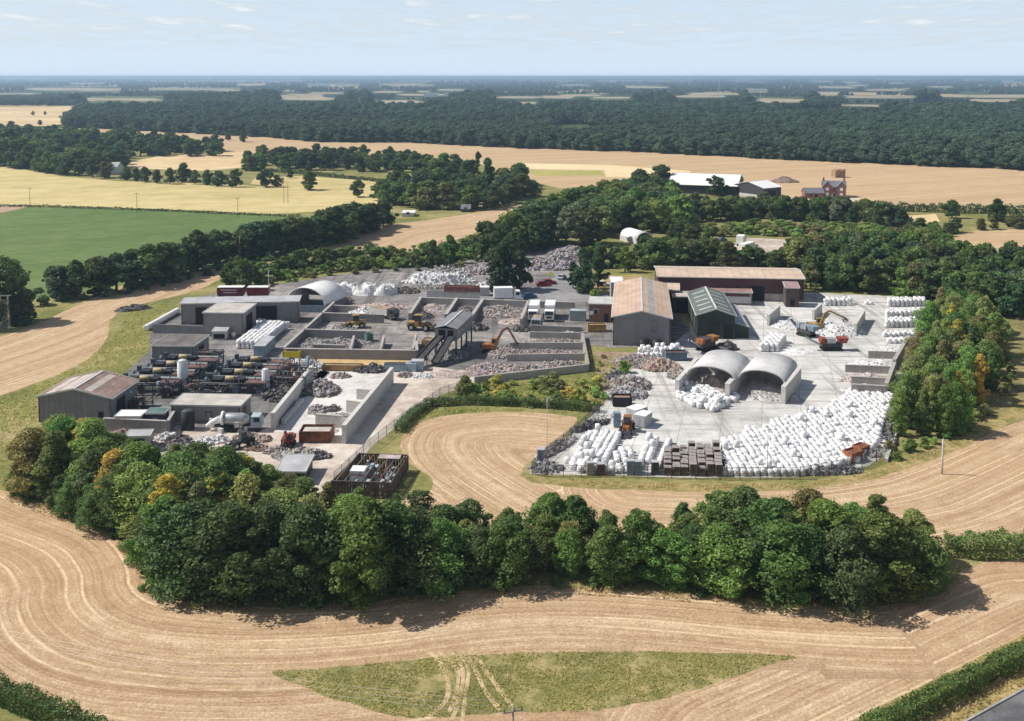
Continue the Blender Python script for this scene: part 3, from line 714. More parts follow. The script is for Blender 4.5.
SKYL = [(10,448),(20,440),(50,416),(90,414),(110,430),(130,437),(150,441),(200,446),(240,449),(270,468),(300,480),(340,486),(380,491),(420,496),(460,505),(500,504),(560,498),(600,510),(640,506),(700,503),(740,491),(780,497),(815,488),(850,500),(890,501),(920,510),(940,532)]
mixd = [(G_DARK, 4), (G_MID, 5), (G_LIGHT, 1.2), (G_OLIVE, 2)]
bk = [('broadleaf_tree', 5), ('tall_tree', 3), ('open_tree', 3)]
# near belt: row beside the works, middle row, front row
row([(270,498),(285,506),(340,520),(420,540),(500,552),(600,556),(700,556),(800,556),(925,558)], SKYL, 4.4, bk, mixd, 'the back row of the near belt', 'trees in the near belt', dh=.14)
row([(225,538),(250,545),(320,562),(400,568),(500,568),(600,570),(700,576),(800,580),(932,578)], [(20,452),(60,445),(100,448),(130,452),(180,466),(240,474),(300,494),(400,508),(500,518),(600,520),(700,516),(800,506),(900,522)], 4.4, bk, mixd, 'the middle row of the near belt', 'trees in the near belt', dh=.14)
row([(17,489),(58,506),(105,526),(146,546),(182,578),(225,592),(285,596),(370,591),(450,582),(540,577),(640,580),(760,590),(880,596),(915,592),(940,582)], [(12,466),(58,474),(108,486),(140,510),(165,500),(230,510),(285,506),(330,512),(400,502),(450,520),(500,524),(600,530),(700,524),(800,520),(900,518),(945,545)], 3.7, [('broadleaf_tree', 6), ('open_tree', 2)], [(G_DARK, 5), (G_MID, 4), (G_LIGHT, .4)], 'the front row of the near belt', 'trees in the near belt', dh=.1)
# yellowing birches in the left part of the belt (placed one by one)
for x, yb, yt, c, d in ((82,492,455,G_YEL,'slim yellow birch between dark trees at the left end of the belt'), (92,505,462,G_YEL,'broader yellow birch just right of the slim one at the belt left end'),
        (124,503,463,G_OCH,'pale ochre birch in the left part of the belt'), (141,486,448,G_YEL,'yellow green birch standing tallest behind the ochre birch'), (150,484,451,G_OLIVE,'olive birch beside the yellow green birch at the dirt yard'),
        (180,517,482,G_YEL,'lone yellow birch in the middle of the broad left belt'), (172,492,462,G_OLIVE,'olive young birch behind the lone yellow birch'), (55,478,444,G_OLIVE,'dull olive birch beside the tall dark trees at the belt left end')):
    p = P(x, yb); CLEAR.append(p); plant('young_tree' if c != G_OLIVE else 'tall_tree', p, topz(yb, yt), c, d, 'yellowing birches in the near belt', 1.1)
def bushes(px, step, h, cols, where, group, jit=.6, wide=1.0, kind='shrub'):
    for i, p in enumerate(along(px, step)):
        c = random.choices(*zip(*cols))[0]
        p = p + Vector((random.uniform(-jit, jit), random.uniform(-jit, jit), 0))
        plant(kind, p, h * random.uniform(.7, 1.3), c, f'{CNAME[c]} bush, # from the left {where}', group, wide)
bushes([(12,496),(60,513),(110,534),(140,562),(150,592),(215,600),(300,606),(420,594),(540,585),(660,589),(790,601),(900,600)], 4.2, 1.5, [(G_DARK, 3), (G_MID, 3), (G_OLIVE, 2)], 'along the foot of the near belt', 'bushes at the foot of the near belt')
plant('shrub', P(375,600), 1.9, G_LIGHT, 'bright green bush standing out in front of the near belt', None)
plant('shrub', P(505,582), 2.6, G_LIGHT, 'pale upright bush at the sunny foot of the near belt', None)
# scatter in an outline, spaced in metres
def scatter(px, step, kinds, cols, hr, where, group, wide=1.0, seed=1, cap=None, hmin=2.0):
    poly = [P(*p) for p in px]; r = random.Random(seed)
    x0, x1 = min(p.x for p in poly), max(p.x for p in poly); y0, y1 = min(p.y for p in poly), max(p.y for p in poly)
    pts = []; j = 0; y = y0
    while y < y1:
        x = x0 + (step / 2 if j % 2 else 0)
        while x < x1:
            q = Vector((x + r.uniform(-.33, .33) * step, y + r.uniform(-.33, .33) * step, 0))
            if inside(q, poly) and not any((q - z_).length < step * .8 and q.y < z_.y + 1 for z_ in CLEAR): pts.append(q)
            x += step
        y += step * .87; j += 1
    pts.sort(key=lambda q: q.x / q.y)
    for i, q in enumerate(pts):
        k = random.choices(*zip(*kinds))[0]
        cc = cols(q) if callable(cols) else cols
        c = random.choices(*zip(*cc))[0]
        if c in (G_YEL, G_OCH) and k == 'broadleaf_tree': k = 'tall_tree'
        hh = r.uniform(*hr)
        if cap: hh = max(hmin, min(hh, topz(proj(q)[1], lerp_px(cap, proj(q)[0]) + r.uniform(-2, 5))))
        plant(k, q, hh, c, f'{CNAME[c]} {FORM[k]}, # from the left {where}', group, wide)
    return pts
scatter([(13,488),(30,465),(60,458),(105,464),(150,474),(235,481),(268,498),(262,520),(225,548),(165,572),(140,556),(105,524),(60,504)], 4.2, [('broadleaf_tree', 5), ('tall_tree', 4), ('open_tree', 1)], [(G_DARK, 3), (G_MID, 5), (G_LIGHT, 3), (G_OLIVE, 3), (G_YEL, 1.4), (G_OCH, .4)], (8.0, 11.0), 'in the broad end of the near belt', 'trees in the near belt', 1.2, 2, SKYL)
def rb_cols(q):
    x, y = proj(q)
    if x > 925 and y < 430 and (x + y * .5) % 37 < 18: return [(G_YEL, 3), (G_OLIVE, 4), (G_OCH, .5), (G_LIGHT, 2), (G_MID, 4)]
    return [(G_MID, 4), (G_LIGHT, 2), (G_OLIVE, 4), (G_YEL, 1), (G_DARK, 2)]
scatter([(894,446),(899,425),(908,398),(918,368),(928,338),(936,318),(985,320),(995,345),(992,395),(970,425),(940,440)], 4.2, [('broadleaf_tree', 5), ('tall_tree', 3)], rb_cols, (7.2, 10.4), 'in the mixed wood right of the yard', 'trees in the mixed wood beside the yard', .88, 3)
bushes([(890,452),(905,450),(930,446),(960,432),(985,412)], 3.4, 1.7, [(G_LIGHT, 3), (G_OLIVE, 3), (G_MID, 2)], 'along the near edge of the mixed wood', 'bushes edging the mixed wood')
bushes([(1004,395),(1010,372),(1002,350)], 4, 2.0, [(G_OLIVE, 3), (G_LIGHT, 1)], 'on the olive grass right of the mixed wood', 'bushes on the olive grassland')
plant('shrub', P(897,460), 1.6, G_MID, 'small rounded bush by the yard corner near the rusty skip', None)
# woods right of and behind the brick building
dmix = [(G_DARK, 5), (G_MID, 3), (G_PINE, 2), (G_OLIVE, 1), (G_GREY, 1)]
scatter([(803,292),(812,274),(850,262),(900,262),(945,262),(985,270),(1030,275),(1050,310),(1030,318),(985,316),(940,312),(928,300),(870,293)], 5.6, [('bushy_tree', 3), ('oak_tree', 2)], dmix, (8, 11), 'in the wood behind the bag rows', 'trees in the wood behind the bag rows', 1.1, 4)
scatter([(655,269),(800,269),(806,262),(850,258),(940,254),(935,242),(870,237),(845,241),(800,248),(790,257),(735,259),(722,252),(700,249),(657,250)], 5.4, [('bushy_tree', 3), ('oak_tree', 2)], [(G_DARK, 3), (G_MID, 4), (G_LIGHT, 2), (G_OLIVE, 2)], (7.5, 10.5), 'in the thicket behind the long brick building', 'trees in the thicket behind the brick building', 1.35, 5, [(655,236),(690,241),(715,238),(735,244),(762,250),(785,244),(800,235),(850,228),(940,226)])
scatter([(690,222),(720,222),(790,222),(860,228),(910,230),(900,214),(850,212),(790,206),(700,210)], 7.0, [('bushy_tree', 3), ('oak_tree', 3)], dmix, (8, 12.5), 'in the tree band below the brick farmhouse', 'trees below the farmhouse', 1.1, 6, [(690,197),(735,195),(760,200),(780,197),(850,198),(880,202),(910,207)])
scatter([(700,238),(735,236),(790,236),(860,238),(900,236),(860,230),(780,228),(710,230)], 6, [('shrub', 1)], [(G_LIGHT, 3), (G_OLIVE, 3), (G_MID, 2)], (3, 4.6), 'in the sunlit scrub beyond the lorry park', 'low trees beyond the lorry park', 1.7, 7)
scatter([(520,222),(545,212),(570,203),(600,197),(650,196),(700,200),(690,214),(680,226),(655,232),(610,236),(560,240),(530,240)], 9.5, [('oak_tree', 4), ('bushy_tree', 4)], [(G_DARK, 4), (G_MID, 3), (G_LIGHT, 2), (G_GREY, 1), (G_PINE, 1)], (9.5, 13.5), 'in the big wood beside the barns', 'trees in the wood left of the barns', 1.3, 8, [(480,224),(500,214),(530,204),(550,194),(580,187),(610,178),(640,170),(662,167),(680,190),(700,192)])
scatter([(478,262),(486,250),(510,240),(530,241),(560,243),(545,252),(512,260),(500,264)], 6.2, [('bushy_tree', 3), ('oak_tree', 2)], [(G_DARK, 4), (G_PINE, 3), (G_GREY, 1)], (8, 11), 'in the clump left of the rubble', 'trees in the clump left of the rubble heap', .95, 9)
scatter([(588,246),(615,246),(655,246),(680,250),(690,262),(660,270),(625,268),(598,270),(582,262)], 6.2, [('bushy_tree', 3), ('oak_tree', 2)], [(G_DARK, 3), (G_MID, 2), (G_LIGHT, 2), (G_PINE, 2)], (7, 9.5), 'in the grove behind the main shed', 'trees behind the main shed', 1.05, 10, [(580,248),(600,242),(612,248),(660,249),(668,242),(690,244)])
for x, yb, yt, k, c, d in ((503,291,243,'conifer_tree',G_PINE,'broad black green evergreen standing behind the white box lorry'), (520,289,250,'conifer_tree',G_PINE,'second black green evergreen right behind the white box lorry'),
        (583,293,248,'conifer_tree',G_PINE,'tall dark evergreen on the grass island at the road bend'), (598,289,252,'conifer_tree',G_DARK,'dark green evergreen between grass island and main shed'), (573,288,262,'conifer_tree',G_PINE,'smaller dark evergreen at the left of the grass island'),
        (433,268,240,'bushy_tree',G_DARK,'dark pointed tree behind the white plastic heap'), (450,266,235,'bushy_tree',G_MID,'bushy green tree beside the dark pointed one by the pale strip'), (625,272,246,'bushy_tree',G_LIGHT,'light green tree just left of the main shed ridge'),
        (462,263,246,'bushy_tree',G_MID,'lower green tree at the end of the bush strip by the rubble'), (367,258,247,'oak_tree',G_DARK,'small round dark tree rising from the bush strip')):
    plant(k, P(x, yb), topz(yb, yt), c, d, None)
for x, yb, yt, k, cc, d in ((486,256,222,'oak_tree',G_DARK,'broad tall dark tree at the head of the pale strip left of the evergreens'), (512,250,212,'oak_tree',G_MID,'tall green tree rising over the clump left of the rubble'), (537,244,203,'oak_tree',G_DARK,'tall dark tree between the clump and the big wood'), (566,246,206,'bushy_tree',G_GREY,'tall grey green willow like tree above the mauve rubble'), (592,244,208,'oak_tree',G_DARK,'tall dark tree left of the white round hut'), (645,262,236,'oak_tree',G_DARK,'dark tree directly behind the main shed ridge'), (676,264,238,'oak_tree',G_DARK,'dark tree behind the left end of the brick warehouse'), (690,252,226,'bushy_tree',G_MID,'tall green tree hiding the scrap car row'), (850,262,232,'oak_tree',G_MID,'tall round tree above the bag rows under the trees')):
    plant(k, P(x, yb), topz(yb, yt), cc, d, None, 1.2)
plant('shrub', P(595,298), 2.6, G_LIGHT, 'bright round bush on the grass island beside the office', None, 1.1)
# strip of bushes along the back of the yard
for k, (ln, h, cs, wh) in enumerate((([(245,284),(300,276),(360,268),(420,266),(470,258)], 3.4, [(G_MID, 3), (G_LIGHT, 2)], 'in the front row of the green bush strip'),
        ([(240,276),(300,267),(360,260),(420,258),(476,250)], 4.6, [(G_DARK, 3), (G_MID, 3)], 'in the back row of the green bush strip'))):
    bushes(ln, 3.6, h, cs, wh, 'bushes in the strip behind the works', .8, 1.45)
bushes([(250,288),(330,275),(400,271),(466,268)], 7, 2.0, [(G_OLIVE, 2), (G_LIGHT, 3)], 'at the sunny edge of the green bush strip', 'low bushes at the edge of the strip', .8, 1.3)
for x, yb, yt, c, d in ((229,288,262,G_DARK,'dark bush cluster behind the maroon trailers'), (243,290,258,G_MID,'green tree above the maroon trailers'), (255,286,265,G_MID,'round green tree right of the one above the trailers'), (238,276,255,G_OLIVE,'olive tree at the end of the pale stubble strip')):
    plant('bushy_tree', P(x, yb), topz(yb, yt), c, d, None, 1.1)
# scrub in the middle
scr = [(G_OLIVE, 4), (G_LIGHT, 3), ((.27, .25, .055), 4)]
CNAME[(.27, .25, .055)] = 'yellow green'
scatter([(452,392),(480,385),(540,380),(590,384),(612,388),(608,402),(590,412),(540,408),(470,402)], 3.7, [('shrub', 1)], scr, (1.1, 2.8), 'in the sunlit scrub below the waste bays', 'scrub bushes below the waste bays', 1.25, 11)
plant('bushy_tree', P(465,396), topz(396, 375), G_OLIVE, 'big olive bush at the corner of the waste bays', None, 1.2)
plant('shrub', P(624,373), 2.8, G_LIGHT, 'lone green bush beside the scrap bales by the main shed', None)
scatter([(592,356),(640,356),(618,382),(600,384)], 4.6, [('shrub', 1)], [(G_OLIVE, 1), ((.27, .25, .055), 2)], (.8, 1.5), 'on the rough ground below the main shed', 'small bushes below the main shed', 1.1, 12)
# hedges: clipped or rough, one thing each
def hedge(name, label, px, h, wd, col, leaf=.17, dens=26, rough=.3, seed=1):
    pts = [P(*p) for p in px]; r = np.random.default_rng(seed); V = []; T = []
    for a, b_ in zip(pts[:-1], pts[1:]):
        L = (b_ - a).length; d = (b_ - a) / L; nrm = Vector((-d.y, d.x, 0)); n = int(L * (2 * h + wd) * dens)
        s = r.uniform(0, L, n); u = r.uniform(-1, 1, n)
        prof = np.abs(u) * (2 * h + wd) / 2 ; side = np.sign(u)
        ontop = prof < wd / 2
        off = np.where(ontop, prof, wd / 2) ; z = np.where(ontop, h, h - (prof - wd / 2))
        px_ = a.x + d.x * s; py_ = a.y + d.y * s
        lump = np.array([mnoise.noise(Vector((x * .45, y * .45, seed))) + .6 * mnoise.noise(Vector((x * 1.6, y * 1.6, seed))) for x, y in zip(px_, py_)])
        sc = 1 + rough * lump
        gap = np.array([mnoise.noise(Vector((x * .8, y * .8, seed + 9))) for x, y in zip(px_, py_)]); sc = sc * np.where(gap > .25, 1 - (gap - .25) * .9, 1) * r.uniform(.9, 1.12, n)
        c = np.stack([px_ + nrm.x * side * off * sc, py_ + nrm.y * side * off * sc, np.maximum(z * sc, .05)], 1) + r.normal(size=(n, 3)) * .10
        nm = np.where(ontop[:, None], np.array([[0, 0, 1.]]), (side[:, None] * np.array([[nrm.x, nrm.y, .3]]))) + r.normal(size=(n, 3)) * .7
        V.append(leaf_quads(c, nm, leaf, r)); T.append(np.clip(.5 + .25 * lump + r.normal(size=n) * .12, 0, 1))
    o0 = pts[0].copy(); v = np.concatenate(V) - np.array([o0.x, o0.y, 0])
    o = link(name, quad_mesh(name, v, np.concatenate(T), LEAF), None, (o0.x, o0.y, 0)); o.color = (*col, 1)
    return tag(o, label, 'hedge')
hedge('hedge', 'thick dark green field hedge beside the road at the bottom right corner', [(800,773),(890,728),(960,692),(1024,660),(1080,632)], 1.6, 1.5, (.075, .118, .032), .11, 110, .26, 1)
hedge('hedge', 'dark green hedge cutting the bottom left corner', [(-120,664),(-20,692),(20,707),(62,724),(150,770)], 1.7, 1.8, (.075, .125, .032), .11, 110, .26, 2)
hedge('hedge', 'light green hedge running right from the end of the near belt', [(944,552),(960,555),(1024,555),(1130,553)], 2.2, 2.6, (.075, .115, .032), .15, 60, .35, 3)
hedge('hedge', 'dark clipped hedge curving round the top of the looped stubble field', [(398,433),(412,418),(430,406),(470,404),(520,406),(565,409),(600,412)], 1.4, 1.2, (.065, .10, .035), .13, 70, .3, 4)
hedge('hedge', 'field hedge under the tan harvested field with two round trees', [(830,208),(900,211),(960,213),(1030,214),(1150,216)], 3.2, 4, (.05, .075, .025), .4, 6, .45, 5)
hedge('hedge', 'low dark hedge between green crop and barley', [(-100,206),(40,207),(160,211),(270,216),(300,217)], .8, 1.5, (.06, .075, .03), .35, 5, .5, 6)
hedge('hedge', 'low hedge with gaps between the two narrow straw fields', [(246,170),(300,174),(372,181),(420,188)], 1.6, 3, (.05, .075, .025), .4, 6, .6, 7)
# left: dark hedge trees beside the stubble strip
row([(58,298),(110,294),(150,284),(200,271),(226,262),(280,253),(330,243),(384,226)], [(58,265),(85,262),(115,250),(140,249),(160,246),(180,240),(200,234),(250,226),(300,216),(340,208),(378,203)], 5.6, [('oak_tree', 4), ('bushy_tree', 3)], [(G_DARK, 5), (G_PINE, 3), (G_MID, 1)], 'the dark hedge beside the stubble strip', 'trees in the dark hedge row', 1.2)
bushes([(40,302),(100,299),(150,289),(200,277),(230,268),(300,254),(360,238)], 6, 2.6, [(G_DARK, 3), (G_PINE, 2)], 'at the foot of the dark hedge row', 'bushes under the dark hedge row')
for x, yb, yt, k, c, d in ((6,322,258,'oak_tree',G_DARK,'large dark tree cut by the left edge of the picture'), (22,325,290,'bushy_tree',G_PINE,'dark bush tree beside the large tree at the left edge'), (-14,330,285,'bushy_tree',G_DARK,'dark tree almost wholly outside the left edge'),
        (40,305,288,'shrub',G_DARK,'low dark bush between the left edge trees and the hedge row'), (53,290,266,'oak_tree',G_DARK,'round dark tree at the left end of the hedge row')):
    plant(k, P(x, yb), topz(yb, yt), c, d, None)
# far groups (crown and trunk in one mesh)
fk = [('oak_tree', 3), ('bushy_tree', 3)]
dk = [(G_DARK, 5), (G_MID, 2), (G_PINE, 2)]
scatter([(-40,160),(-40,140),(10,134),(50,138),(110,140),(160,146),(205,150),(225,152),(220,158),(160,158),(120,162),(125,172),(110,178),(60,173),(0,162)], 19, fk, dk, (10, 15), 'in the wood around the pale roofed farm', 'trees in the wood at the far left', 1.4, 21)
row([(-20,165),(10,166),(60,174),(112,179)], [(-20,138),(10,125),(30,150),(60,155),(112,165)], 12, fk, dk, 'the edge of the far left wood', 'trees at the front of the far left wood', 2)
for i, (x, yb, yt) in enumerate(((127,180,167),(136,181,168),(145,182,167),(157,183,169),(170,184,168),(184,182,163),(195,184,170),(207,185,170),(219,186,171),(236,187,169))):
    plant('oak_tree', P(x, yb), topz(yb, yt), G_DARK, f'round dark field tree, # from the left in the row beyond the barley', 'round trees in the row beyond the barley', 1.0)
for x, yb, yt, d in ((266,187,169,'round tree standing in the barley right of the tree row'), (277,187,175,'smaller round tree touching the one in the barley'), (309,190,171,'broad lone tree with a full crown in the barley'), (290,178,169,'small tree on the hedge behind the barley'), (358,197,180,'round tree just left of the dark central clump'),
        (243,142,130,'lone bare looking tree on the far tan field edge'), (228,140,132,'lone tree left of the bare looking tree on the tan field'), (33,115,111,'tiny round tree alone in the far left tan field'), (45,115,111,'second tiny round tree alone in the far left tan field'), (40,125,120,'dark clump of one tree by the far left field edge')):
    plant('oak_tree', P(x, yb), topz(yb, yt), G_DARK, d, None)
scatter([(244,172),(300,170),(360,172),(420,176),(470,182),(480,176),(440,166),(380,160),(320,157),(250,158)], 15, fk, dk, (8, 12), 'in the long wood below tan field', 'trees in the long dark wood', 1.35, 22)
scatter([(375,200),(385,190),(420,186),(450,186),(480,186),(520,182),(535,196),(520,206),(485,212),(440,212),(400,206)], 10.5, fk, [(G_DARK, 4), (G_MID, 3), (G_PINE, 3), (G_OLIVE, 1)], (8, 13), 'in the central clump around the white cottage', 'trees in the central clump', 1.25, 23)
plant('poplar_tree', P(488,208), topz(208,157), G_PINE, 'tall narrow dark poplar in the central clump', None, .9)
plant('poplar_tree', P(478,192), topz(192,151), G_PINE, 'pointed dark poplar at the back of the central clump', None, .8)
for x, yb, yt, d in ((952,218,200,'large round tree in the hedge below the tan field'), (997,221,199,'larger round tree in the hedge nearest the right edge'), (640,190,169,'tall round tree left of the white barns'), (662,190,165,'broad tree touching the white barns on their left'), (716,196,176,'round tree in front of the white barns'), (765,205,192,'small round bush tree beside the barn gable'), (920,234,218,'round dark tree above the farm track')):
    plant('oak_tree', P(x, yb), topz(yb, yt), G_DARK, d, None, 1.15)
scatter([(905,240),(940,232),(1000,226),(1060,226),(1060,232),(975,231),(945,240),(920,252)], 7.5, fk, [(G_DARK, 3), (G_MID, 3), (G_OLIVE, 2)], (4.5, 7), 'in the hedge beside the tan corner', 'trees beside the right tan corner', 1.1, 24)
scatter([(668,238),(664,230),(672,222),(700,228),(725,236),(735,240),(700,240),(672,243)], 6, fk, [(G_DARK, 3), (G_MID, 3), (G_LIGHT, 1)], (5.5, 8), 'in the clump right of the round hut', 'trees right of the round hut', 1.2, 31, [(640,222),(660,216),(700,222),(735,232)])
# edge trees of the big forest, then the mass behind them
flush()
def forest(name, label, pts, col, sc):
    """mass of trees nobody could count: points that carry copies of trees of the wood edge"""
    pts = np.array(pts); n = len(pts); r = np.random.default_rng(5)
    me = bpy.data.meshes.new(name); me.vertices.add(n); me.vertices.foreach_set('co', np.concatenate([pts[:, :2], np.zeros((n, 1))], 1).astype(np.float32).ravel())
    for nm, arr, ty in (('sc', sc, 'FLOAT'), ('rot', r.uniform(0, 6.28, n), 'FLOAT'), ('pick', r.integers(0, 5, n), 'INT')):
        a = me.attributes.new(nm, ty, 'POINT'); a.data.foreach_set('value', arr.astype(np.float32 if ty == 'FLOAT' else np.int32))
    o = link(name, me); o.color = (*col, 1)
    src = []
    for s in FIRST_FAR:
        if s.data not in [q.data for q in src]: src.append(s)
        if len(src) == 5: break
    ng = bpy.data.node_groups.new(name + '_nodes', 'GeometryNodeTree')
    ng.interface.new_socket('Geometry', in_out='INPUT', socket_type='NodeSocketGeometry'); ng.interface.new_socket('Geometry', in_out='OUTPUT', socket_type='NodeSocketGeometry')
    gi = ng.nodes.new('NodeGroupInput'); go = ng.nodes.new('NodeGroupOutput'); jn = ng.nodes.new('GeometryNodeJoinGeometry')
    def attr(nm, ty):
        a = ng.nodes.new('GeometryNodeInputNamedAttribute'); a.data_type = ty; a.inputs['Name'].default_value = nm; return a.outputs[0]
    sca, ro, pk = attr('sc', 'FLOAT'), attr('rot', 'FLOAT'), attr('pick', 'INT')
    cx = ng.nodes.new('ShaderNodeCombineXYZ'); ng.links.new(ro, cx.inputs[2])
    sv = ng.nodes.new('ShaderNodeVectorMath'); sv.operation = 'SCALE'; sv.inputs[0].default_value = (1.55, 1.55, 1.0); ng.links.new(sca, sv.inputs['Scale'])
    for k, s in enumerate(src):
        cmp_ = ng.nodes.new('FunctionNodeCompare'); cmp_.data_type = 'INT'; cmp_.operation = 'EQUAL'
        ng.links.new(pk, cmp_.inputs[2]); cmp_.inputs[3].default_value = k
        oi = ng.nodes.new('GeometryNodeObjectInfo'); oi.inputs['Object'].default_value = s; oi.inputs['As Instance'].default_value = True; oi.transform_space = 'ORIGINAL'
        ip = ng.nodes.new('GeometryNodeInstanceOnPoints')
        ng.links.new(gi.outputs[0], ip.inputs['Points']); ng.links.new(cmp_.outputs[0], ip.inputs['Selection']); ng.links.new(oi.outputs['Geometry'], ip.inputs['Instance'])
        ng.links.new(cx.outputs[0], ip.inputs['Rotation']); ng.links.new(sv.outputs[0], ip.inputs['Scale'])
        ng.links.new(ip.outputs[0], jn.inputs[0])
    ng.links.new(jn.outputs[0], go.inputs[0])
    md = o.modifiers.new('trees', 'NODES'); md.node_group = ng
    return tag(o, label, 'woodland', None, 'stuff')
FEDGE = [(55,127),(110,129),(180,133),(256,137),(320,142),(420,143),(512,148),(640,152),(768,159),(900,165),(1040,171),(1180,178)]
pts = []; sc = []
r = np.random.default_rng(11)
y = 640.0
while y < 2500:
    step = max(9.5, y * .0098)
    xs = np.arange(-y * .60, y * .60, step); xs = xs + r.uniform(-.4, .4, len(xs)) * step
    ys = y + r.uniform(-.45, .45, len(xs)) * step
    for x, yy in zip(xs, ys):
        px, py = proj((x, yy, 0))
        if py < lerp_px(FEDGE, px) - 9 and (mnoise.noise(Vector((x * .006, yy * .0035, 1))) < -.38 or abs(mnoise.noise(Vector((x * .0022, yy * .0012, 7)))) < .012): continue
        if py < lerp_px(FEDGE, px) + .2 and (px > 66 or py < 100) and py > 101: pts.append((x, yy)); sc.append(max(1, step / 11) * r.uniform(.85, 1.4))
    y += step * .87
HOLES = [px for _, px in DISTANT] + [[(-90,107),(82,105.5),(72,111),(80,116),(60,124),(-90,126)]]
def in_hole(px, py):
    return any(inside((px, py), h) for h in HOLES)
tp = len(pts)
keep = []
def ok(x, yy, s):
    px, py = proj((x, yy, 0)); qx, qy = proj((x, yy, 11.5 * s))
    return not any(min(p[0] for p in h) - 2 < px < max(p[0] for p in h) + 2 and min(p[1] for p in h) < py - .05 and qy < max(p[1] for p in h) - .5 for h in HOLES)
for i, ((x, yy), s) in enumerate(zip(pts, sc)):
    if yy < 1700 and not in_hole(*proj((x, yy, 0))) or yy >= 1700 and ok(x, yy, s): keep.append(i)
far = []; fsc = []
n = 28000
qx = r.uniform(-140, 1164, n); qy = 78.9 + (107 - 78.9) * r.uniform(0, 1, n) ** 1.15
lum = np.array([mnoise.noise(Vector((x * .018, yy * .35, 3))) for x, yy in zip(qx, qy)])
for x, yy, l in zip(qx, qy, lum):
    if l < -.28 and yy < 101: continue
    p = P(x, yy)
    if p.y > FAR - 100: continue
    s = random.uniform(.7, 1.25)
    if ok(p.x, p.y, s): far.append((p.x, p.y)); fsc.append(s * (1 + max(0, p.y - 3500) / 9000))
for x in np.arange(-120, 84, .9):        # wood at the far left, nearer than the plain
    for yy in (100.5, 101.8, 103.2, 104.4):
        p = P(x + random.uniform(-.4, .4), yy + random.uniform(-.5, .5)); far.append((p.x, p.y)); fsc.append(random.uniform(1, 1.4))
forest('big_forest', 'deep band of dark green forest across the middle distance', [pts[i] for i in keep], (.050, .080, .045), np.array([sc[i] for i in keep]))
forest('plain_woodland', 'countless blue green trees and hedges fading towards the horizon', far, (.055, .085, .048), np.array(fsc))
# grass blades: the uncut patch and the verges
def blades(name, label, polys, dens, h, wd, seed, col):
    r = np.random.default_rng(seed); V = []; T = []
    for pl, k in polys:
        pl = [(p.x, p.y) for p in pl]; xs = [p[0] for p in pl]; ys = [p[1] for p in pl]
        n = int((max(xs) - min(xs)) * (max(ys) - min(ys)) * dens * k)
        x = r.uniform(min(xs), max(xs), n); y = r.uniform(min(ys), max(ys), n); kp = inside_np(x, y, pl); x, y = x[kp], y[kp]
        lump = np.array([mnoise.noise(Vector((a * .25, b_ * .25, seed))) + .5 * mnoise.noise(Vector((a * .9, b_ * .9, 4))) for a, b_ in zip(x, y)])
        kp = lump > -.25; x, y, lump = x[kp], y[kp], lump[kp]; n = len(x)
        a = r.uniform(0, np.pi, n); hh = h * (.6 + .6 * np.clip(lump + .4, 0, 1.2)) * r.uniform(.6, 1.3, n); ww = wd * r.uniform(.6, 1.4, n)
        dx, dy = np.cos(a) * ww, np.sin(a) * ww; lx, ly = r.normal(size=n) * hh * .5, r.normal(size=n) * hh * .5
        z = np.zeros(n)
        V.append(np.stack([np.stack([x - dx, y - dy, z], 1), np.stack([x + dx, y + dy, z], 1), np.stack([x + dx * .5 + lx, y + dy * .5 + ly, hh], 1), np.stack([x - dx * .5 + lx, y - dy * .5 + ly, hh], 1)], 1).reshape(-1, 3))
        T.append(np.clip(.42 + .4 * lump + r.normal(size=n) * .14, 0, 1))
    me = quad_mesh(name, np.concatenate(V), np.concatenate(T), mat_leaf('grass_blades', .5)); o = link(name, me); o.color = (*col, 1)
    return tag(o, label, None, None, 'stuff')
blades('grass', 'uncut green and straw grass in the long triangular patch', [(triw, 1)], 34, .22, .05, 1, (.25, .235, .085))
bf = [P(x, y) for x, y in BELT_FRONT]; bo = [P(x - (3 if x < 150 else 0), y + 8) for x, y in BELT_FRONT]
blades('dry_grass', 'dry straw coloured grass fringing the belt, hedges and yard fence', [(bf + bo[::-1], 1.2), (strip(-5.5, -.4, -20, 60), 1), ([P(*p) for p in [(520,474),(600,482),(720,485),(800,484),(862,475),(905,459),(960,437),(1000,412),(960,446),(870,478),(800,488),(700,490),(600,487)]], .5)], 14, .3, .07, 2, (.27, .215, .10))
blades('rough_pasture', 'tussocky yellow green grass on the slope left of the sheds', [([P(*p) for p in [(0,398),(50,380),(95,356),(112,338),(130,312),(170,302),(150,330),(150,350),(118,378),(40,395),(38,420),(20,440),(0,470)]], 1), ([P(*p) for p in [(400,432),(412,420),(440,408),(560,410),(570,414),(500,411),(450,414),(424,421),(406,440)]], 1.5), ([P(*p) for p in [(590,356),(640,356),(600,412),(480,402),(470,388),(590,378)]], 1.2)], 6, .3, .10, 3, (.215, .215, .065))
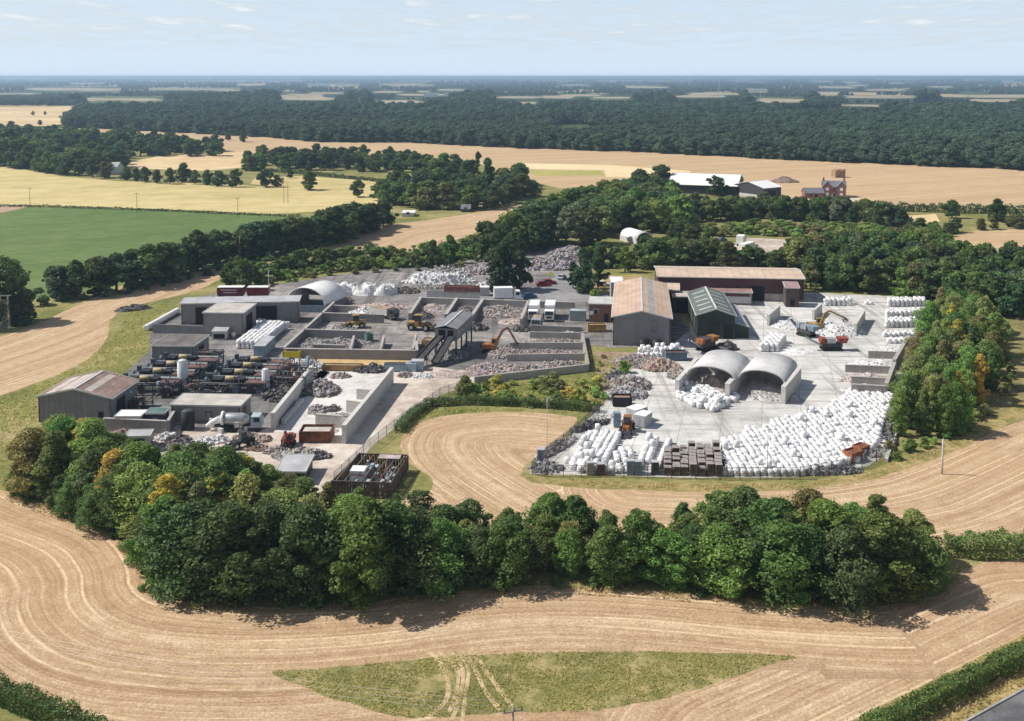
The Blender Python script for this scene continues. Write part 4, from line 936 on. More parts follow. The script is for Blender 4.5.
# ------------------------------------------------------------------ buildings and walls
GREY_CLAD = M('grey_cladding', (.20, .195, .20), .7, .10, .4, stripe=(0, 1.0, .25), streak=.25)
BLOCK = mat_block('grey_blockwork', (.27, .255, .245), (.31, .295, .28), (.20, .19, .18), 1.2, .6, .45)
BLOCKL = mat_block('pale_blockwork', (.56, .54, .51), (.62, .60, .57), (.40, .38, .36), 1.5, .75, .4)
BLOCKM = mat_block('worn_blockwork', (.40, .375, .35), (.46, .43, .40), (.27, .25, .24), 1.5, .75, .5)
BRICK = mat_block('brickwork', (.22, .115, .085), (.27, .14, .10), (.26, .2, .17), .5, .2, .25)
TANROOF = M('tan_sheet_roof', (.50, .365, .275), .75, .12, .25, stripe=(0, 1.05, .25), streak=.12)
TANROOFY = M('tan_sheet_roof_long', (.56, .43, .33), .75, .1, .25, stripe=(0, 2.1, .2), streak=.1)
GREENROOF = M('green_grey_sheet', (.125, .15, .135), .7, .12, .3, stripe=(1, 1.0, .3))
ROOFLITE = M('rooflight_sheet', (.44, .46, .44), .5, .12, .6)
DKGREEN = M('dark_green_cladding', (.035, .048, .038), .7, .15, .4, stripe=(0, .9, .3))
MAROON = M('maroon_cladding', (.115, .055, .058), .7, .12, .3, stripe=(0, 1.0, .3), streak=.2)
MAROONC = M('maroon_curtain', (.15, .018, .03), .55, .12, .6)
DKROOF = M('dark_felt_roof', (.15, .135, .13), .9, .25, .3)
RUSTROOF = M('rusty_roof', (.27, .19, .16), .85, .22, .3, stripe=(0, 1.05, .3), streak=.4)
PALEROOF = M('pale_concrete_roof', (.46, .43, .39), .9, .14, .4)
LGREYROOF = M('light_grey_roof', (.40, .405, .42), .7, .12, .4)
WHITE = M('white_paint', (.78, .78, .77), .5, .06, .6)
DARK = M('opening_shade', (.02, .02, .022), .9, .2, 1)  # near-black; paints interior shade onto flat opening panels, also colours dark doors
GLASS = M('dark_glass', (.025, .03, .038), .12, .1, 1, spec=.6)
GALV = M('galvanised_steel', (.42, .43, .44), .45, .14, .8, metal=.5)
STEELD = M('dark_steel', (.06, .062, .066), .6, .25, 1.2)
RUST = M('rusty_steel', (.20, .085, .05), .85, .3, .9, streak=.4)
TRIM = M('pale_trim', (.55, .54, .51), .7, .1, .8)
YELLOW = M('machine_yellow', (.36, .235, .075), .6, .3, .8, streak=.3)
ORANGE = M('machine_orange', (.30, .125, .045), .6, .3, .8, streak=.3)
REDM = M('machine_red', (.27, .065, .045), .6, .3, .8, streak=.2)
BLACKP = M('black_plastic', (.025, .027, .03), .5, .2, .8)
RUBBER = M('rubber', (.025, .025, .026), .9, .2, 2)
CREAM = M('cream_enamel', (.46, .36, .21), .5, .15, .9, streak=.2)
BLUEG = M('blue_grey_steel', (.23, .30, .36), .6, .14, .7, stripe=(0, .6, .25))
TIMBER = M('grey_timber', (.25, .20, .15), .9, .25, 1.5)
FABRIC = M('shelter_fabric', (.76, .76, .745), .7, .07, .3)
FABRICG = M('grey_shelter_cloth', (.76, .75, .735), .8, .1, .3, streak=.25)
_nt = FABRICG.node_tree; _tr = _nt.nodes.new('ShaderNodeBsdfTranslucent'); _tr.inputs[0].default_value = (.6, .59, .56, 1); _ms = _nt.nodes.new('ShaderNodeMixShader'); _ms.inputs[0].default_value = .22
_nt.links.new(_nt.nodes['Principled BSDF'].outputs[0], _ms.inputs[1]); _nt.links.new(_tr.outputs[0], _ms.inputs[2]); _nt.links.new(_ms.outputs[0], _nt.nodes['Material Output'].inputs[0])
PLASTIC = M('white_woven_plastic', (.80, .80, .79), .6, .05, 1.4, bump=.2)

def rect(FL, FR, BR, h):
    """ground rectangle of a building whose eaves (height h) show at three pixels"""
    a, b_, e = P(*FL, h), P(*FR, h), P(*BR, h)
    u = b_ - a; Wd = u.length; rot = math.atan2(u.y, u.x); v = e - b_
    dx = v.x * math.cos(rot) + v.y * math.sin(rot); dy = -v.x * math.sin(rot) + v.y * math.cos(rot)
    sk = math.atan2(dx, dy)                           # how far the corner is from square: share it out by length
    rot -= sk * dy / (dy + Wd) * .8
    D = math.hypot(dx, dy)
    return Vector((a.x, a.y, 0)), rot, Wd, D
def shed(name, label, cat, FL, FR, BR, h, roof='gable', rise=1.2, wallm=GREY_CLAD, roofm=TANROOF, items=(), over=.25, trim=TRIM, D=None, W_=None, rot=None, base=0, group=None):
    o, rt, Wd, Dp = rect(FL, FR, BR, h)
    if rot is not None: rt = rot
    D = D or Dp; Wd = W_ or Wd
    t = thing(name, label, cat, o, rt, group)
    wb = MB()
    if roof == 'gable':      # ridge runs away from the front
        wb.prism([(0, -.1), (Wd, -.1), (Wd, h), (Wd / 2, h + rise), (0, h)], 0, D)
    elif roof == 'ridge':    # ridge runs along the front
        n = [(0, -.1), (D, -.1), (D, h), (D / 2, h + rise), (0, h)]
        wb.add([(0, y, z) for y, z in n] + [(Wd, y, z) for y, z in n], [(0,1,2,3,4), (9,8,7,6,5)] + [(i, i + 5, (i + 1) % 5 + 5, (i + 1) % 5) for i in range(5)])
    elif roof == 'mono':
        wb.add([(0,0,-.1),(Wd,0,-.1),(Wd,D,-.1),(0,D,-.1),(0,0,h),(Wd,0,h),(Wd,D,h+rise),(0,D,h+rise)], [(3,2,1,0),(4,5,6,7),(0,1,5,4),(1,2,6,5),(2,3,7,6),(3,0,4,7)])
    else:
        wb.box(Wd / 2, D / 2, -.1, Wd, D, h + .1)
    wb.build('wall', wallm, t)
    if trim and Wd > 6:
        gb = MB()
        for x in (.12, Wd - .12): gb.tube([(x, -.09, .1), (x, -.09, h - .1)], .07, 6)
        gb.build('downpipe', STEELD, t)
        pb_ = MB(); pb_.box(Wd / 2, -.025, .02, Wd, .05, .55); pb_.build('plinth', M('plinth_grey', (.19, .18, .17), .9, .3, .8), t)
    rb = MB(); q = .14
    def slab(A, B, C, E):
        vs = [Vector(p) + Vector((0, 0, .012)) for p in (A, B, C, E)]; vs += [p + Vector((0, 0, q)) for p in vs]
        rb.add(vs, [(0,1,2,3),(7,6,5,4),(0,4,5,1),(1,5,6,2),(2,6,7,3),(3,7,4,0)])
    e = over
    if roof == 'gable':
        k = rise / (Wd / 2) * e
        slab((-e,-e,h-k),(Wd/2-.004,-e,h+rise),(Wd/2-.004,D+e,h+rise),(-e,D+e,h-k)); slab((Wd/2+.004,-e,h+rise),(Wd+e,-e,h-k),(Wd+e,D+e,h-k),(Wd/2+.004,D+e,h+rise))
    elif roof == 'ridge':
        k = rise / (D / 2) * e
        slab((-e,-e,h-k),(Wd+e,-e,h-k),(Wd+e,D/2-.004,h+rise),(-e,D/2-.004,h+rise)); slab((-e,D/2+.004,h+rise),(Wd+e,D/2+.004,h+rise),(Wd+e,D+e,h-k),(-e,D+e,h-k))
    elif roof == 'mono':
        k = rise / D * e
        slab((-e,-e,h-k),(Wd+e,-e,h-k),(Wd+e,D+e,h+rise+k),(-e,D+e,h+rise+k))
    else:
        slab((-e,-e,h),(Wd+e,-e,h),(Wd+e,D+e,h),(-e,D+e,h))
    rb.build('roof', roofm, t)
    tb = MB(); z = h + q + .03
    if trim:
        if roof == 'gable':
            for y in (-e, D + e):
                tb.beam((-e, y, h - k + .1), (Wd/2, y, h + rise + .1), .12, .3); tb.beam((Wd/2, y, h + rise + .1), (Wd+e, y, h - k + .1), .12, .3)
            tb.beam((Wd/2, -e, h + rise + q + .03), (Wd/2, D+e, h + rise + q + .03), .45, .1)
            tb.beam((-e - .08, -e, h - k), (-e - .08, D+e, h - k), .16, .18); tb.beam((Wd+e+.08, -e, h - k), (Wd+e+.08, D+e, h - k), .16, .18)
        elif roof == 'ridge':
            for x in (-e, Wd + e):
                tb.beam((x, -e, h - k + .1), (x, D/2, h + rise + .1), .12, .3); tb.beam((x, D/2, h + rise + .1), (x, D+e, h - k + .1), .12, .3)
            tb.beam((-e, D/2, h + rise + q + .03), (Wd+e, D/2, h + rise + q + .03), .4, .1); tb.beam((-e, -e - .08, h - k), (Wd+e, -e - .08, h - k), .16, .18)
        else:
            zz = h + q / 2; r_ = rise if roof == 'mono' else 0
            tb.beam((-e-.03, -e-.03, zz), (Wd+e+.03, -e-.03, zz), .1, .3); tb.beam((-e-.03, D+e+.03, zz + r_), (Wd+e+.03, D+e+.03, zz + r_), .1, .3)
            tb.beam((-e-.03, -e, zz), (-e-.03, D+e, zz + r_), .1, .3); tb.beam((Wd+e+.03, -e, zz), (Wd+e+.03, D+e, zz + r_), .1, .3)
        tb.build('roof_trim', trim, t)
    for it in items:
        nm, side, u, wd, z0, hh, mt = it[:7]
        mb = MB(); g = .05
        fr = MB()
        if side in 'FB':
            y = -g / 2 - .01 if side == 'F' else D + g / 2 + .01
            mb.box(u * Wd, y, z0, wd, g, hh)
            if nm in ('door', 'window'):
                y2 = y - .03 if side == 'F' else y + .03
                for a in (-1, 1): fr.box(u * Wd + a * (wd / 2 + .06), y2, z0, .12, .1, hh + .12)
                fr.box(u * Wd, y2, z0 + hh, wd, .1, .12)
        else:
            x = -g / 2 - .01 if side == 'L' else Wd + g / 2 + .01
            mb.box(x, u * D, z0, g, wd, hh)
            if nm in ('door', 'window'):
                x2 = x - .03 if side == 'L' else x + .03
                for a in (-1, 1): fr.box(x2, u * D + a * (wd / 2 + .06), z0, .1, .12, hh + .12)
                fr.box(x2, u * D, z0 + hh, .1, wd, .12)
        p = mb.build(nm, mt, t)
        if fr.v: fr.build('frame', it[7] if len(it) > 7 else STEELD, p)
    t['w'], t['d'] = Wd, D
    return t, Wd, D
def wall(name, label, a, b_, h, t=.6, mat=BLOCK, cap=True, group=None, slope=None):
    """straight wall of big blocks between two ground pixels"""
    p, q = P(*a), P(*b_); L = (q - p).length
    if name == 'bay_wall':
        h *= .82
        if 'waste bays' in label: h = 1.45
        if slope: slope *= .85
    mb = MB()
    if slope: mb.prism([(0, -.1), (L, -.1), (L, slope), (0, h)], -t / 2, t / 2)
    else: mb.box(L / 2, 0, -.1, L, t, h + .1)
    if cap and not slope: mb.box(L / 2, 0, h + .004, L + .04, t + .06, .07, mi=1)
    o = mb.build(name, [mat, BLOCKM if mat is not BLOCKL else BLOCKL], None, (p.x, p.y, 0), ang(p, q))
    return tag(o, label, 'wall', group)

# ---- left works
shed('gabled_shed', 'grey gabled shed with a rusty brown roof at the left end of the works', 'shed', (38,396.5), (112,397.5), (141,380), 4.7, 'gable', 1.5, GREY_CLAD, RUSTROOF,
     [('rooflight', 'F', .5, .01, 4, .01, ROOFLITE), ('door', 'R', .35, 3.2, 0, 3.6, DARK), ('lamp', 'R', .2, .35, 3.2, .3, WHITE), ('lamp', 'R', .75, .35, 3.2, .3, WHITE), ('window', 'F', .86, .8, 1.2, .9, DARK)])
t = bpy.data.objects['gabled_shed']; Wd, D = t['w'], t['d']
sl = MB(); n = Vector((-1.5, 0, Wd / 2)).normalized()
for x0, x1 in ((.25, .45),): sl.add([(Wd*x0, .4, 4.7+1.5*x0*2+.17), (Wd*x1, .4, 4.7+1.5*x1*2+.17), (Wd*x1, D-.4, 4.7+1.5*x1*2+.17), (Wd*x0, D-.4, 4.7+1.5*x0*2+.17)], [(0,1,2,3)])
sl.add([(Wd*.08, .4, 4.7+1.5*.16+.17), (Wd*.22, .4, 4.7+1.5*.44+.17), (Wd*.22, D-.4, 4.7+1.5*.44+.17), (Wd*.08, D-.4, 4.7+1.5*.16+.17)], [(0,1,2,3)])
sl.add([(Wd*.62, .4, 4.7+1.5*.76+.17), (Wd*.72, .4, 4.7+1.5*.56+.17), (Wd*.72, D-.4, 4.7+1.5*.56+.17), (Wd*.62, D-.4, 4.7+1.5*.76+.17)], [(0,1,2,3)])
sl.build('rooflight', M('faded_sheet', (.46, .40, .36), .7, .12, .5), t)
shed('flat_roofed_shed', 'dark grey shed with a flat brown felt roof behind the processing units', 'shed', (152,346), (194,346), (213,335), 3.6, 'flat', 0, GREY_CLAD, DKROOF, [('door', 'R', .5, 2.5, 0, 2.6, DARK)], .15)
shed('block_shed', 'grey block shed with a pale concrete roof and open dark side', 'shed', (203,313), (243,313.5), (256,304), 5.6, 'flat', 0, BLOCK, PALEROOF, [('door', 'R', .45, 4.2, 0, 4.4, DARK)], .12)
shed('long_store', 'long low store with a narrow pale grey roof behind the block shed', 'shed', (181,304), (297,303), (291,298), 5.2, 'mono', .3, BLOCK, LGREYROOF,
     [('door', 'F', .17, 2.6, 0, 4.2, DARK), ('door', 'F', .72, 5.5, 0, 4.2, DARK), ('door', 'F', .52, 2, 0, 4.2, DARK), ('panel', 'F', .9, 4.4, .3, 4.2, GREY_CLAD)], .3, D=5)
wall('boundary_wall', 'low dark wall in front of the long white bale row', (153,333), (203,335), 2.2, .3, GREY_CLAD, False)
# white wrapped roll row
def bale_roll(a, b_, rad, label):
    p, q = P(*a), P(*b_); L = (q - p).length; mb = MB(); n = int(L / 1.5)
    for i in range(n):
        x0 = i * L / n; x1 = x0 + L / n
        mb.tube([(x0, 0, rad), (x0 + .12, 0, rad), (x1 - .12, 0, rad), (x1, 0, rad)], [rad * .8, rad, rad, rad * .8], 10)
    o = mb.build('wrapped_bale_row', PLASTIC, None, (p.x, p.y, 0), ang(p, q)); return tag(o, label, 'bale row')
bale_roll((146,331), (178,313), .75, 'long row of white wrapped rolls behind the low dark wall')
shed('white_machine_shed', 'small white roofed unit below the wall beside the block shed', 'shed', (212,332), (226,332), (228,329), 1.9, 'mono', .3, M('dull_white_panel', (.5,.5,.49), .6, .15), LGREYROOF, [('panel', 'F', .5, 2.6, .3, 1.1, DARK)], .1)
# maroon curtain trailers with faded white marks
def trailer(label, a, b_, mat, top, marks=True, L=None, h=2.1, cat='trailer', name='curtain_trailer'):
    p, q = P(*a), P(*b_); L = L or (q - p).length
    t = thing(name, label, cat, (p.x, p.y, 0), ang(p, q)); w = 2.5
    MB().box(L/2, w/2, 1.1, L, w, h).build('body', mat, t)
    MB().box(L/2, w/2, 1.1 + h + .004, L + .05, w + .05, .1).build('roof', top, t)
    MB().box(L/2, w/2, .75, L - .3, w * .8, .34).build('chassis', STEELD, t)
    for x in (L*.12, L*.75, L*.87):
        wb = MB(); wb.tube([(x, .05, .5), (x, .4, .5)], .5, 12); wb.tube([(x, w - .4, .5), (x, w - .05, .5)], .5, 12); wb.build('wheels', RUBBER, t)
    if marks:
        mk = MB(); mk.box(L*.45, -.012, 2.4, L*.6, .02, .3); mk.box(L*.5, -.012, 1.7, L*.5, .02, .26); mk.build('lettering', M('faded_white_print', (.5, .42, .43), .6, .4, 3), t)
    return t
trailer('maroon curtain trailer with faded white print behind the long store', (217,299), (243,299), MAROONC, WHITE)
trailer('second maroon trailer standing right of the first behind the store', (247,299), (268,299), MAROONC, WHITE, False)
# white domed fabric shelter
def arch_shelter(name, label, FL, FR, BR, z0, rise, fab, D=None, back=True, wallm=None, rib=True, rot=None, pts=20, cat='shelter'):
    o, rt, Wd, Dp = rect(FL, FR, BR, z0); D = D or Dp
    if rot is not None: rt = rot
    t = thing(name, label, cat, o, rt)
    prof = [(Wd/2 - Wd/2 * math.cos(math.pi * i / pts), z0 + rise * math.sin(math.pi * i / pts) ** .9) for i in range(pts + 1)]
    inn = [(Wd/2 + (x - Wd/2) * .97, z - .14) for x, z in prof]
    n = len(prof); vs = []
    for y in (0, D): vs += [(x, y, z) for x, z in prof] + [(x, y, z) for x, z in inn]
    fs = []
    for i in range(n - 1):
        fs += [(i, i+1, 2*n+i+1, 2*n+i), (n+i+1, n+i, 3*n+i, 3*n+i+1), (i+1, i, n+i, n+i+1), (2*n+i, 2*n+i+1, 3*n+i+1, 3*n+i)]
    mb = MB(); mb.add(vs, fs, 0, True); mb.build('canopy', fab, t)
    if back:
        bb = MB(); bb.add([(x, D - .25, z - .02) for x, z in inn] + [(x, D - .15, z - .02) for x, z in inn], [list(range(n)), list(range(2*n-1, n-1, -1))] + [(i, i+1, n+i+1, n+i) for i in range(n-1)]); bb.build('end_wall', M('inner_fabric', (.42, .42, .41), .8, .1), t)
    if rib:
        rb = MB()
        for y in np.linspace(.05, D - .05, max(3, int(D / 2.4))): rb.tube([(Wd/2 + (x - Wd/2) * .955, y, z - .2) for x, z in prof], .06, 5, cap=False)
        rb.build('ribs', GALV, t)
    if wallm:
        for x in (0, Wd): MB().box(x, D / 2, -.1, .5, D, z0 + .1).build('side_wall', wallm, t)
    return t, Wd, D, rt
arch_shelter('domed_shelter', 'white arched fabric shelter on low walls behind the storage bays', (287,301), (322,306), (333,299), 1.6, 4.2, FABRIC, 10, True, GREY_CLAD)
wall('boundary_wall', 'low grey steel wall in front of the white arched shelter', (298,312), (324,312), 1.7, .2, BLUEG, False)
# ---- processing units
PIPE = M('pipework', (.11, .11, .115), .5, .2, 1, metal=.3)
RUSTP = M('rust_red_panel', (.14, .085, .075), .85, .25, .7)
def unit(label, loc, rz, seed):
    r = random.Random(seed); t = thing('processing_unit', label, 'machine', loc, rz, 'processing units'); L = 12.5; hz0 = 2.3
    fb = MB()
    for x in np.linspace(0, L, 6):
        for y in (0, 4.2): fb.box(x, y, 0, .16, .16, hz0)
        fb.beam((x, 0, hz0 - .1), (x, 4.2, hz0 - .1), .16)
    for y in (0, 4.2): fb.beam((0, y, hz0 - .1), (L, y, hz0 - .1), .16); fb.beam((0, y, 1.2), (L, y, 1.2), .1)
    fb.build('frame', STEELD, t)
    MB().box(2.4, 1.9, hz0, 2.0, 2.4, .55).build('dark_box', BLACKP, t)
    db = MB(); db.tube([(4.0, 1.6, 2.85), (4.12, 1.6, 2.85), (5.7, 1.6, 2.85), (5.85, 1.6, 2.85)], [.42, .52, .52, .42], 12); db.build('drum', CREAM, t)
    MB().box(4.9, 1.6, hz0 - .01, 2.2, 1.2, .12).build('cradle', STEELD, t)
    MB().box(7.0, 1.7, hz0, 1.5, 1.7, .6).build('dark_box', BLACKP, t)
    MB().box(10.2, 1.5, hz0, 4.2, 2.2, .1).build('panel_roof', RUSTP, t); MB().box(9.2, 3.5, hz0 + .05, 5.2, 1.1, .1).build('panel_roof', M('grey_panel', (.23, .235, .24), .7, .2, .7), t)
    MB().box(3.4, 3.6, hz0, 4.6, .9, .35).build('duct', M('blue_grey_duct', (.17, .21, .25), .6, .2, .8), t)
    pb = MB()
    for k in range(5):
        y = .4 + .8 * k; pb.tube([(1, y, 1.9), (L - 1, y, 1.9)], .1, 6); x = r.uniform(.5, L - .5); pb.tube([(x, y, 1.9), (x, y, hz0 + r.uniform(.5, 1.1))], .1, 6)
    pb.tube([(0, -.3, hz0 + .1), (L, -.3, hz0 + .1)], .12, 6); pb.build('pipes', PIPE, t)
    for k in range(5):
        x = .8 + k * 2.5; MB().box(x + r.uniform(-.3, .3), r.uniform(1, 3), .03, r.uniform(1, 2), r.uniform(1, 2.2), r.uniform(.8, 1.7)).build('lower_tank', M('oily_grey_steel', (.10, .105, .11), .6, .3, 1) if k % 2 else BLUEG, t)
    vb = MB(); vb.tube([(.4, .7, hz0), (.4, .7, hz0 + .9)], .22, 9); vb.build('vent_stack', BLUEG, t)
    MB().box(.5, 2.9, hz0 + .01, .7, .7, 1.0).build('fan_box', M('dark_blue_box', (.06, .085, .11), .6), t)
    return t
dirL = ang(P(127, 400), P(205, 360))
for k, (x, y) in enumerate(((117,394), (131,386), (145,378.5), (158,371.5))):
    p = P(x, y); unit(f'dark rack machine with a cream drum, {nth(k + 1)} from the front in the left hand block', p, R(-4) , k)
for k, (x, y) in enumerate(((203,394.5), (213,387), (222,380), (230,373.5))):
    p = P(x, y); unit(f'dark rack machine with a cream drum, {nth(k + 1)} from the front in the right hand block', p, R(-4), 10 + k)
rr = random.Random(12)
def module(label, px, rz, n, w, dp, h, seed):
    r = random.Random(seed); t = thing('pipe_rack', label, 'machine', P(*px), rz)
    fb = MB()
    for x in np.linspace(0, w, 4):
        for y in (0, dp): fb.box(x, y, 0, .14, .14, h)
    for x in (0, w): fb.beam((x, 0, h - .05), (x, dp, h - .05), .13)
    for y in (0, dp):
        for z in (h * .5, h): fb.beam((0, y, z), (w, y, z), .13)
    fb.build('frame', STEELD, t)
    for k in range(n):
        m_ = r.choice([STEELD, BLACKP, BLUEG, PIPE, RUST, TRIM]); x, y = r.uniform(.4, w - .4), r.uniform(.3, dp - .3)
        if r.random() < .5: MB().tube([(x, y, r.uniform(0, h * .4)), (x, y, r.uniform(h * .6, h * 1.25))], r.uniform(.12, .42), 9).build('vessel', m_, t)
        else: MB().box(x, y, r.uniform(0, h * .7), r.uniform(.4, 1.5), r.uniform(.3, 1.2), r.uniform(.3, .9), r.uniform(0, .3)).build('unit', m_, t)
    pb = MB()
    for k in range(7):
        y = r.uniform(.1, dp - .1); z = r.uniform(.4, h); pb.tube([(0, y, z), (w * r.uniform(.5, 1), y, z), (w * r.uniform(.5, 1), y, h * 1.1)], .08, 6)
    pb.build('pipes', PIPE, t)
module('dark pipe rack standing between the gabled shed and the white silo', (143,398), R(-4), 12, 6, 4, 2.6, 1)
module('low pipe rack right behind the flat roofed block building', (196,402), R(-4), 10, 5, 3, 2.0, 2)
module('crowded pipe rack beyond the shorter white silo', (272,391), R(-12), 16, 7, 6, 3.2, 3)
module('second crowded pipe rack at the top of the process floor', (278,380), R(-12), 16, 6, 6, 3.0, 4)
module('pipe rack in front of the dark flat roofed shed', (196,366), R(-4), 10, 5, 3, 2.8, 5)
module('blue grey pipe rack at the corner below the gabled shed', (120,412), R(-4), 9, 5, 3, 2.2, 6)
module('narrow pipe rack along the path between the machine blocks', (186,396), R(35), 9, 8, 1.5, 1.8, 7)
module('small pipe rack near the box container and white bags', (243,369), R(-4), 9, 4, 3, 2.0, 8)
def tank(name, label, px, rad, h, mat, lid, dome=.15, ladder=True, cat='tank'):
    p = P(*px); t = thing(name, label, cat, p)
    MB().tube([(0,0,0), (0,0,.05), (0,0,h), (0,0,h + .01)], [rad*.98, rad, rad, rad*.97], 20).build('shell', mat, t)
    MB().tube([(0,0,h + .012), (0,0,h + dome * .6), (0,0,h + dome)], [rad * .96, rad * .7, rad * .15], 20).build('lid', lid, t)
    if ladder:
        lb = MB()
        for a in (-.2, .2): lb.beam((a, -rad - .12, 0), (a, -rad - .12, h + .4), .05)
        for z in np.arange(.3, h, .4): lb.beam((-.2, -rad - .12, z), (.2, -rad - .12, z), .04)
        lb.build('ladder', GALV, t)
    return t
SILO = M('silo_white', (.62, .64, .67), .5, .1, .5, streak=.15)
tank('silo', 'tall white silo standing between the two blocks of rack machines', (183,388), 1.0, 5.4, SILO, SILO, .5)
tank('silo', 'shorter white silo at the right end of the rack machines', (266,392), .75, 4.4, SILO, SILO, .4)
tank('water_tank', 'black plastic tank in front of the flat roofed block building', (188,429), 1.15, 3.2, BLACKP, M('dark_grey_lid', (.07,.08,.09), .5), .35, False)
tank('water_tank', 'first of two black tanks against the front of the main shed', (644,348), 1.15, 1.9, BLACKP, BLACKP, .3, False)
tank('water_tank', 'right hand black tank of the pair against the main shed', (657,348.5), 1.15, 1.9, BLACKP, BLACKP, .3, False)
shed('block_building', 'long grey block building with a pale flat roof in front of the rack machines', 'building', (171,405), (241,405), (255,397), 3.2, 'flat', 0, BLOCK, PALEROOF,
     [('door', 'R', .4, 1.4, 0, 2.2, RUST), ('window', 'F', .55, .9, 1.1, .9, BLUEG)], .15, D=6)
wall('retaining_wall', 'grey block wall with pale coping below the gabled shed', (104,431), (168,434), 2.3, .5, BLOCK)
wall('retaining_wall', 'short dark return wall beside the black plastic tank', (168,434), (174,424), 2.3, .5, BLOCK)
shed('plant_room', 'low plant room with a white roof behind the grey retaining wall', 'shed', (115,417), (140,417), (146,411), 2.6, 'flat', 0, GREY_CLAD, WHITE, [('door', 'R', .5, 1.2, 0, 2, DARK)], .1)
shed('plant_room', 'small dark plant cabin with a green hatch behind the retaining wall', 'shed', (146,414), (164,414), (168,409), 2.6, 'flat', 0, STEELD, M('sea_green_sheet', (.10, .17, .16)), [('panel', 'F', .5, 1.2, .4, 1.6, BLUEG)], .1)
shed('site_cabin', 'pale grey cabin with a dark open front on the dirt', 'cabin', (126,437), (149,436.5), (152,432), 2.5, 'mono', .25, M('cabin_grey', (.42, .42, .43), .7, .1), LGREYROOF, [('door', 'F', .45, 2.3, .1, 1.9, DARK)], .12)
shed('flat_canopy', 'flat pale grey canopy roof on dark sides beside the track', 'canopy', (277,472), (304,473), (308,458), 1.9, 'mono', .2, STEELD, LGREYROOF, [('door', 'F', .5, 2.8, 0, 1.7, DARK)], .2)
# pale walled apron
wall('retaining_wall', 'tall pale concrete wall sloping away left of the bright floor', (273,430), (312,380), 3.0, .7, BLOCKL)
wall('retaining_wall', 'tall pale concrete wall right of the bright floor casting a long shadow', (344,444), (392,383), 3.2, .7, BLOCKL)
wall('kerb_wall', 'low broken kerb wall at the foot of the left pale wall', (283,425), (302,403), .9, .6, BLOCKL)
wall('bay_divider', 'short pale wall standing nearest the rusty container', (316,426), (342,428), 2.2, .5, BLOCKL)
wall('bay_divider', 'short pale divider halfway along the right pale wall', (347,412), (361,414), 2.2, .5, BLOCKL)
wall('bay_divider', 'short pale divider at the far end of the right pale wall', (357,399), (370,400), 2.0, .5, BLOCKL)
# ---- storage bays in the middle
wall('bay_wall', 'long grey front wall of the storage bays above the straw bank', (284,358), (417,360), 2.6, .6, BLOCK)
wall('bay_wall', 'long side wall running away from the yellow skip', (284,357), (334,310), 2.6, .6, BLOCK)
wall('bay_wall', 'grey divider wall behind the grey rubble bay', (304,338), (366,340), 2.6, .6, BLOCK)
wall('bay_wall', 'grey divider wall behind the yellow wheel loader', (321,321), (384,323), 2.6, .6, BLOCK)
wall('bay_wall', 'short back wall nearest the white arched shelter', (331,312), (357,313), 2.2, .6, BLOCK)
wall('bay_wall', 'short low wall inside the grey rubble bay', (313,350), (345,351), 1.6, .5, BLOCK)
wall('bay_wall', 'stub wall rising in the middle of the front bays', (350,357), (354,344), 1.6, .5, BLOCKM, False, None, 2.4)
wall('bay_wall', 'stub wall rising behind the front wall between two empty bays', (380,357), (384,344), 1.6, .5, BLOCKM, False, None, 2.4)
wall('bay_wall', 'sloping stub wall at the right end of the long front wall', (413,357), (416,344), 2.4, .5, BLOCKM, False, None, 2.9)
wall('bay_wall', 'end wall of the long front wall beside the conveyor', (417,360), (416,350), 2.6, .6, BLOCK)
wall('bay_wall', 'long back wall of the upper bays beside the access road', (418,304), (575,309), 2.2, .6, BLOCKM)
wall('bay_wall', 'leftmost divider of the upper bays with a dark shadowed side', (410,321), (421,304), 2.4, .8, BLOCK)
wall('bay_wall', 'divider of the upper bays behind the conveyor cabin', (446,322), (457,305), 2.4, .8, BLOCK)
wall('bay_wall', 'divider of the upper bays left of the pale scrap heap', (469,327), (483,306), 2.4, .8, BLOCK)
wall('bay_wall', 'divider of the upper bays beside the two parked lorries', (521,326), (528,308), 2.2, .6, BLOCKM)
# waste bays
wall('bay_wall', 'long low front wall of the mixed waste bays above the scrub', (474,384), (588,371), 2.2, .6, BLOCKM)
wall('bay_wall', 'right end wall of the mixed waste bays with a deep shadow', (588,371), (582,338), 2.4, .6, BLOCKM)
wall('bay_wall', 'front divider between the waste bays', (507,361), (586,360), 1.9, .5, BLOCKM)
wall('bay_wall', 'middle divider between the waste bays', (510,349), (584,349), 1.9, .5, BLOCKM)
wall('bay_wall', 'back divider of the waste bays behind the excavator arm', (530,338), (583,339), 1.9, .5, BLOCKM)
wall('bay_wall', 'rearmost short wall of the waste bays next to the skips', (530,331), (582,333), 1.6, .5, BLOCK)
# ---- picking station with conveyors
t = thing('picking_station', 'raised grey sorting cabin with two dark conveyors running down', 'sorting plant', P(435,357), R(-12))
q = t.matrix_basis
Wp, Dp, zf = 5.0, 14.0, 3.9
cbx = MB(); cbx.box(Wp/2, Dp/2, zf, Wp, Dp, 2.6); cbx.build('cabin', M('cabin_cladding', (.19, .20, .22), .6, .1, .6, stripe=(0, .8, .25)), t)
rb = MB()
for s in (0, 1):
    x0, x1 = (-.2, Wp/2 - .01) if s == 0 else (Wp/2 + .01, Wp + .2); z0, z1 = (zf+2.6, zf+3.25) if s == 0 else (zf+3.25, zf+2.6)
    rb.add([(x0,-.3,z0),(x1,-.3,z1),(x1,Dp+.3,z1),(x0,Dp+.3,z0),(x0,-.3,z0+.12),(x1,-.3,z1+.12),(x1,Dp+.3,z1+.12),(x0,Dp+.3,z0+.12)], [(0,1,2,3),(7,6,5,4),(0,4,5,1),(1,5,6,2),(2,6,7,3),(3,7,4,0)])
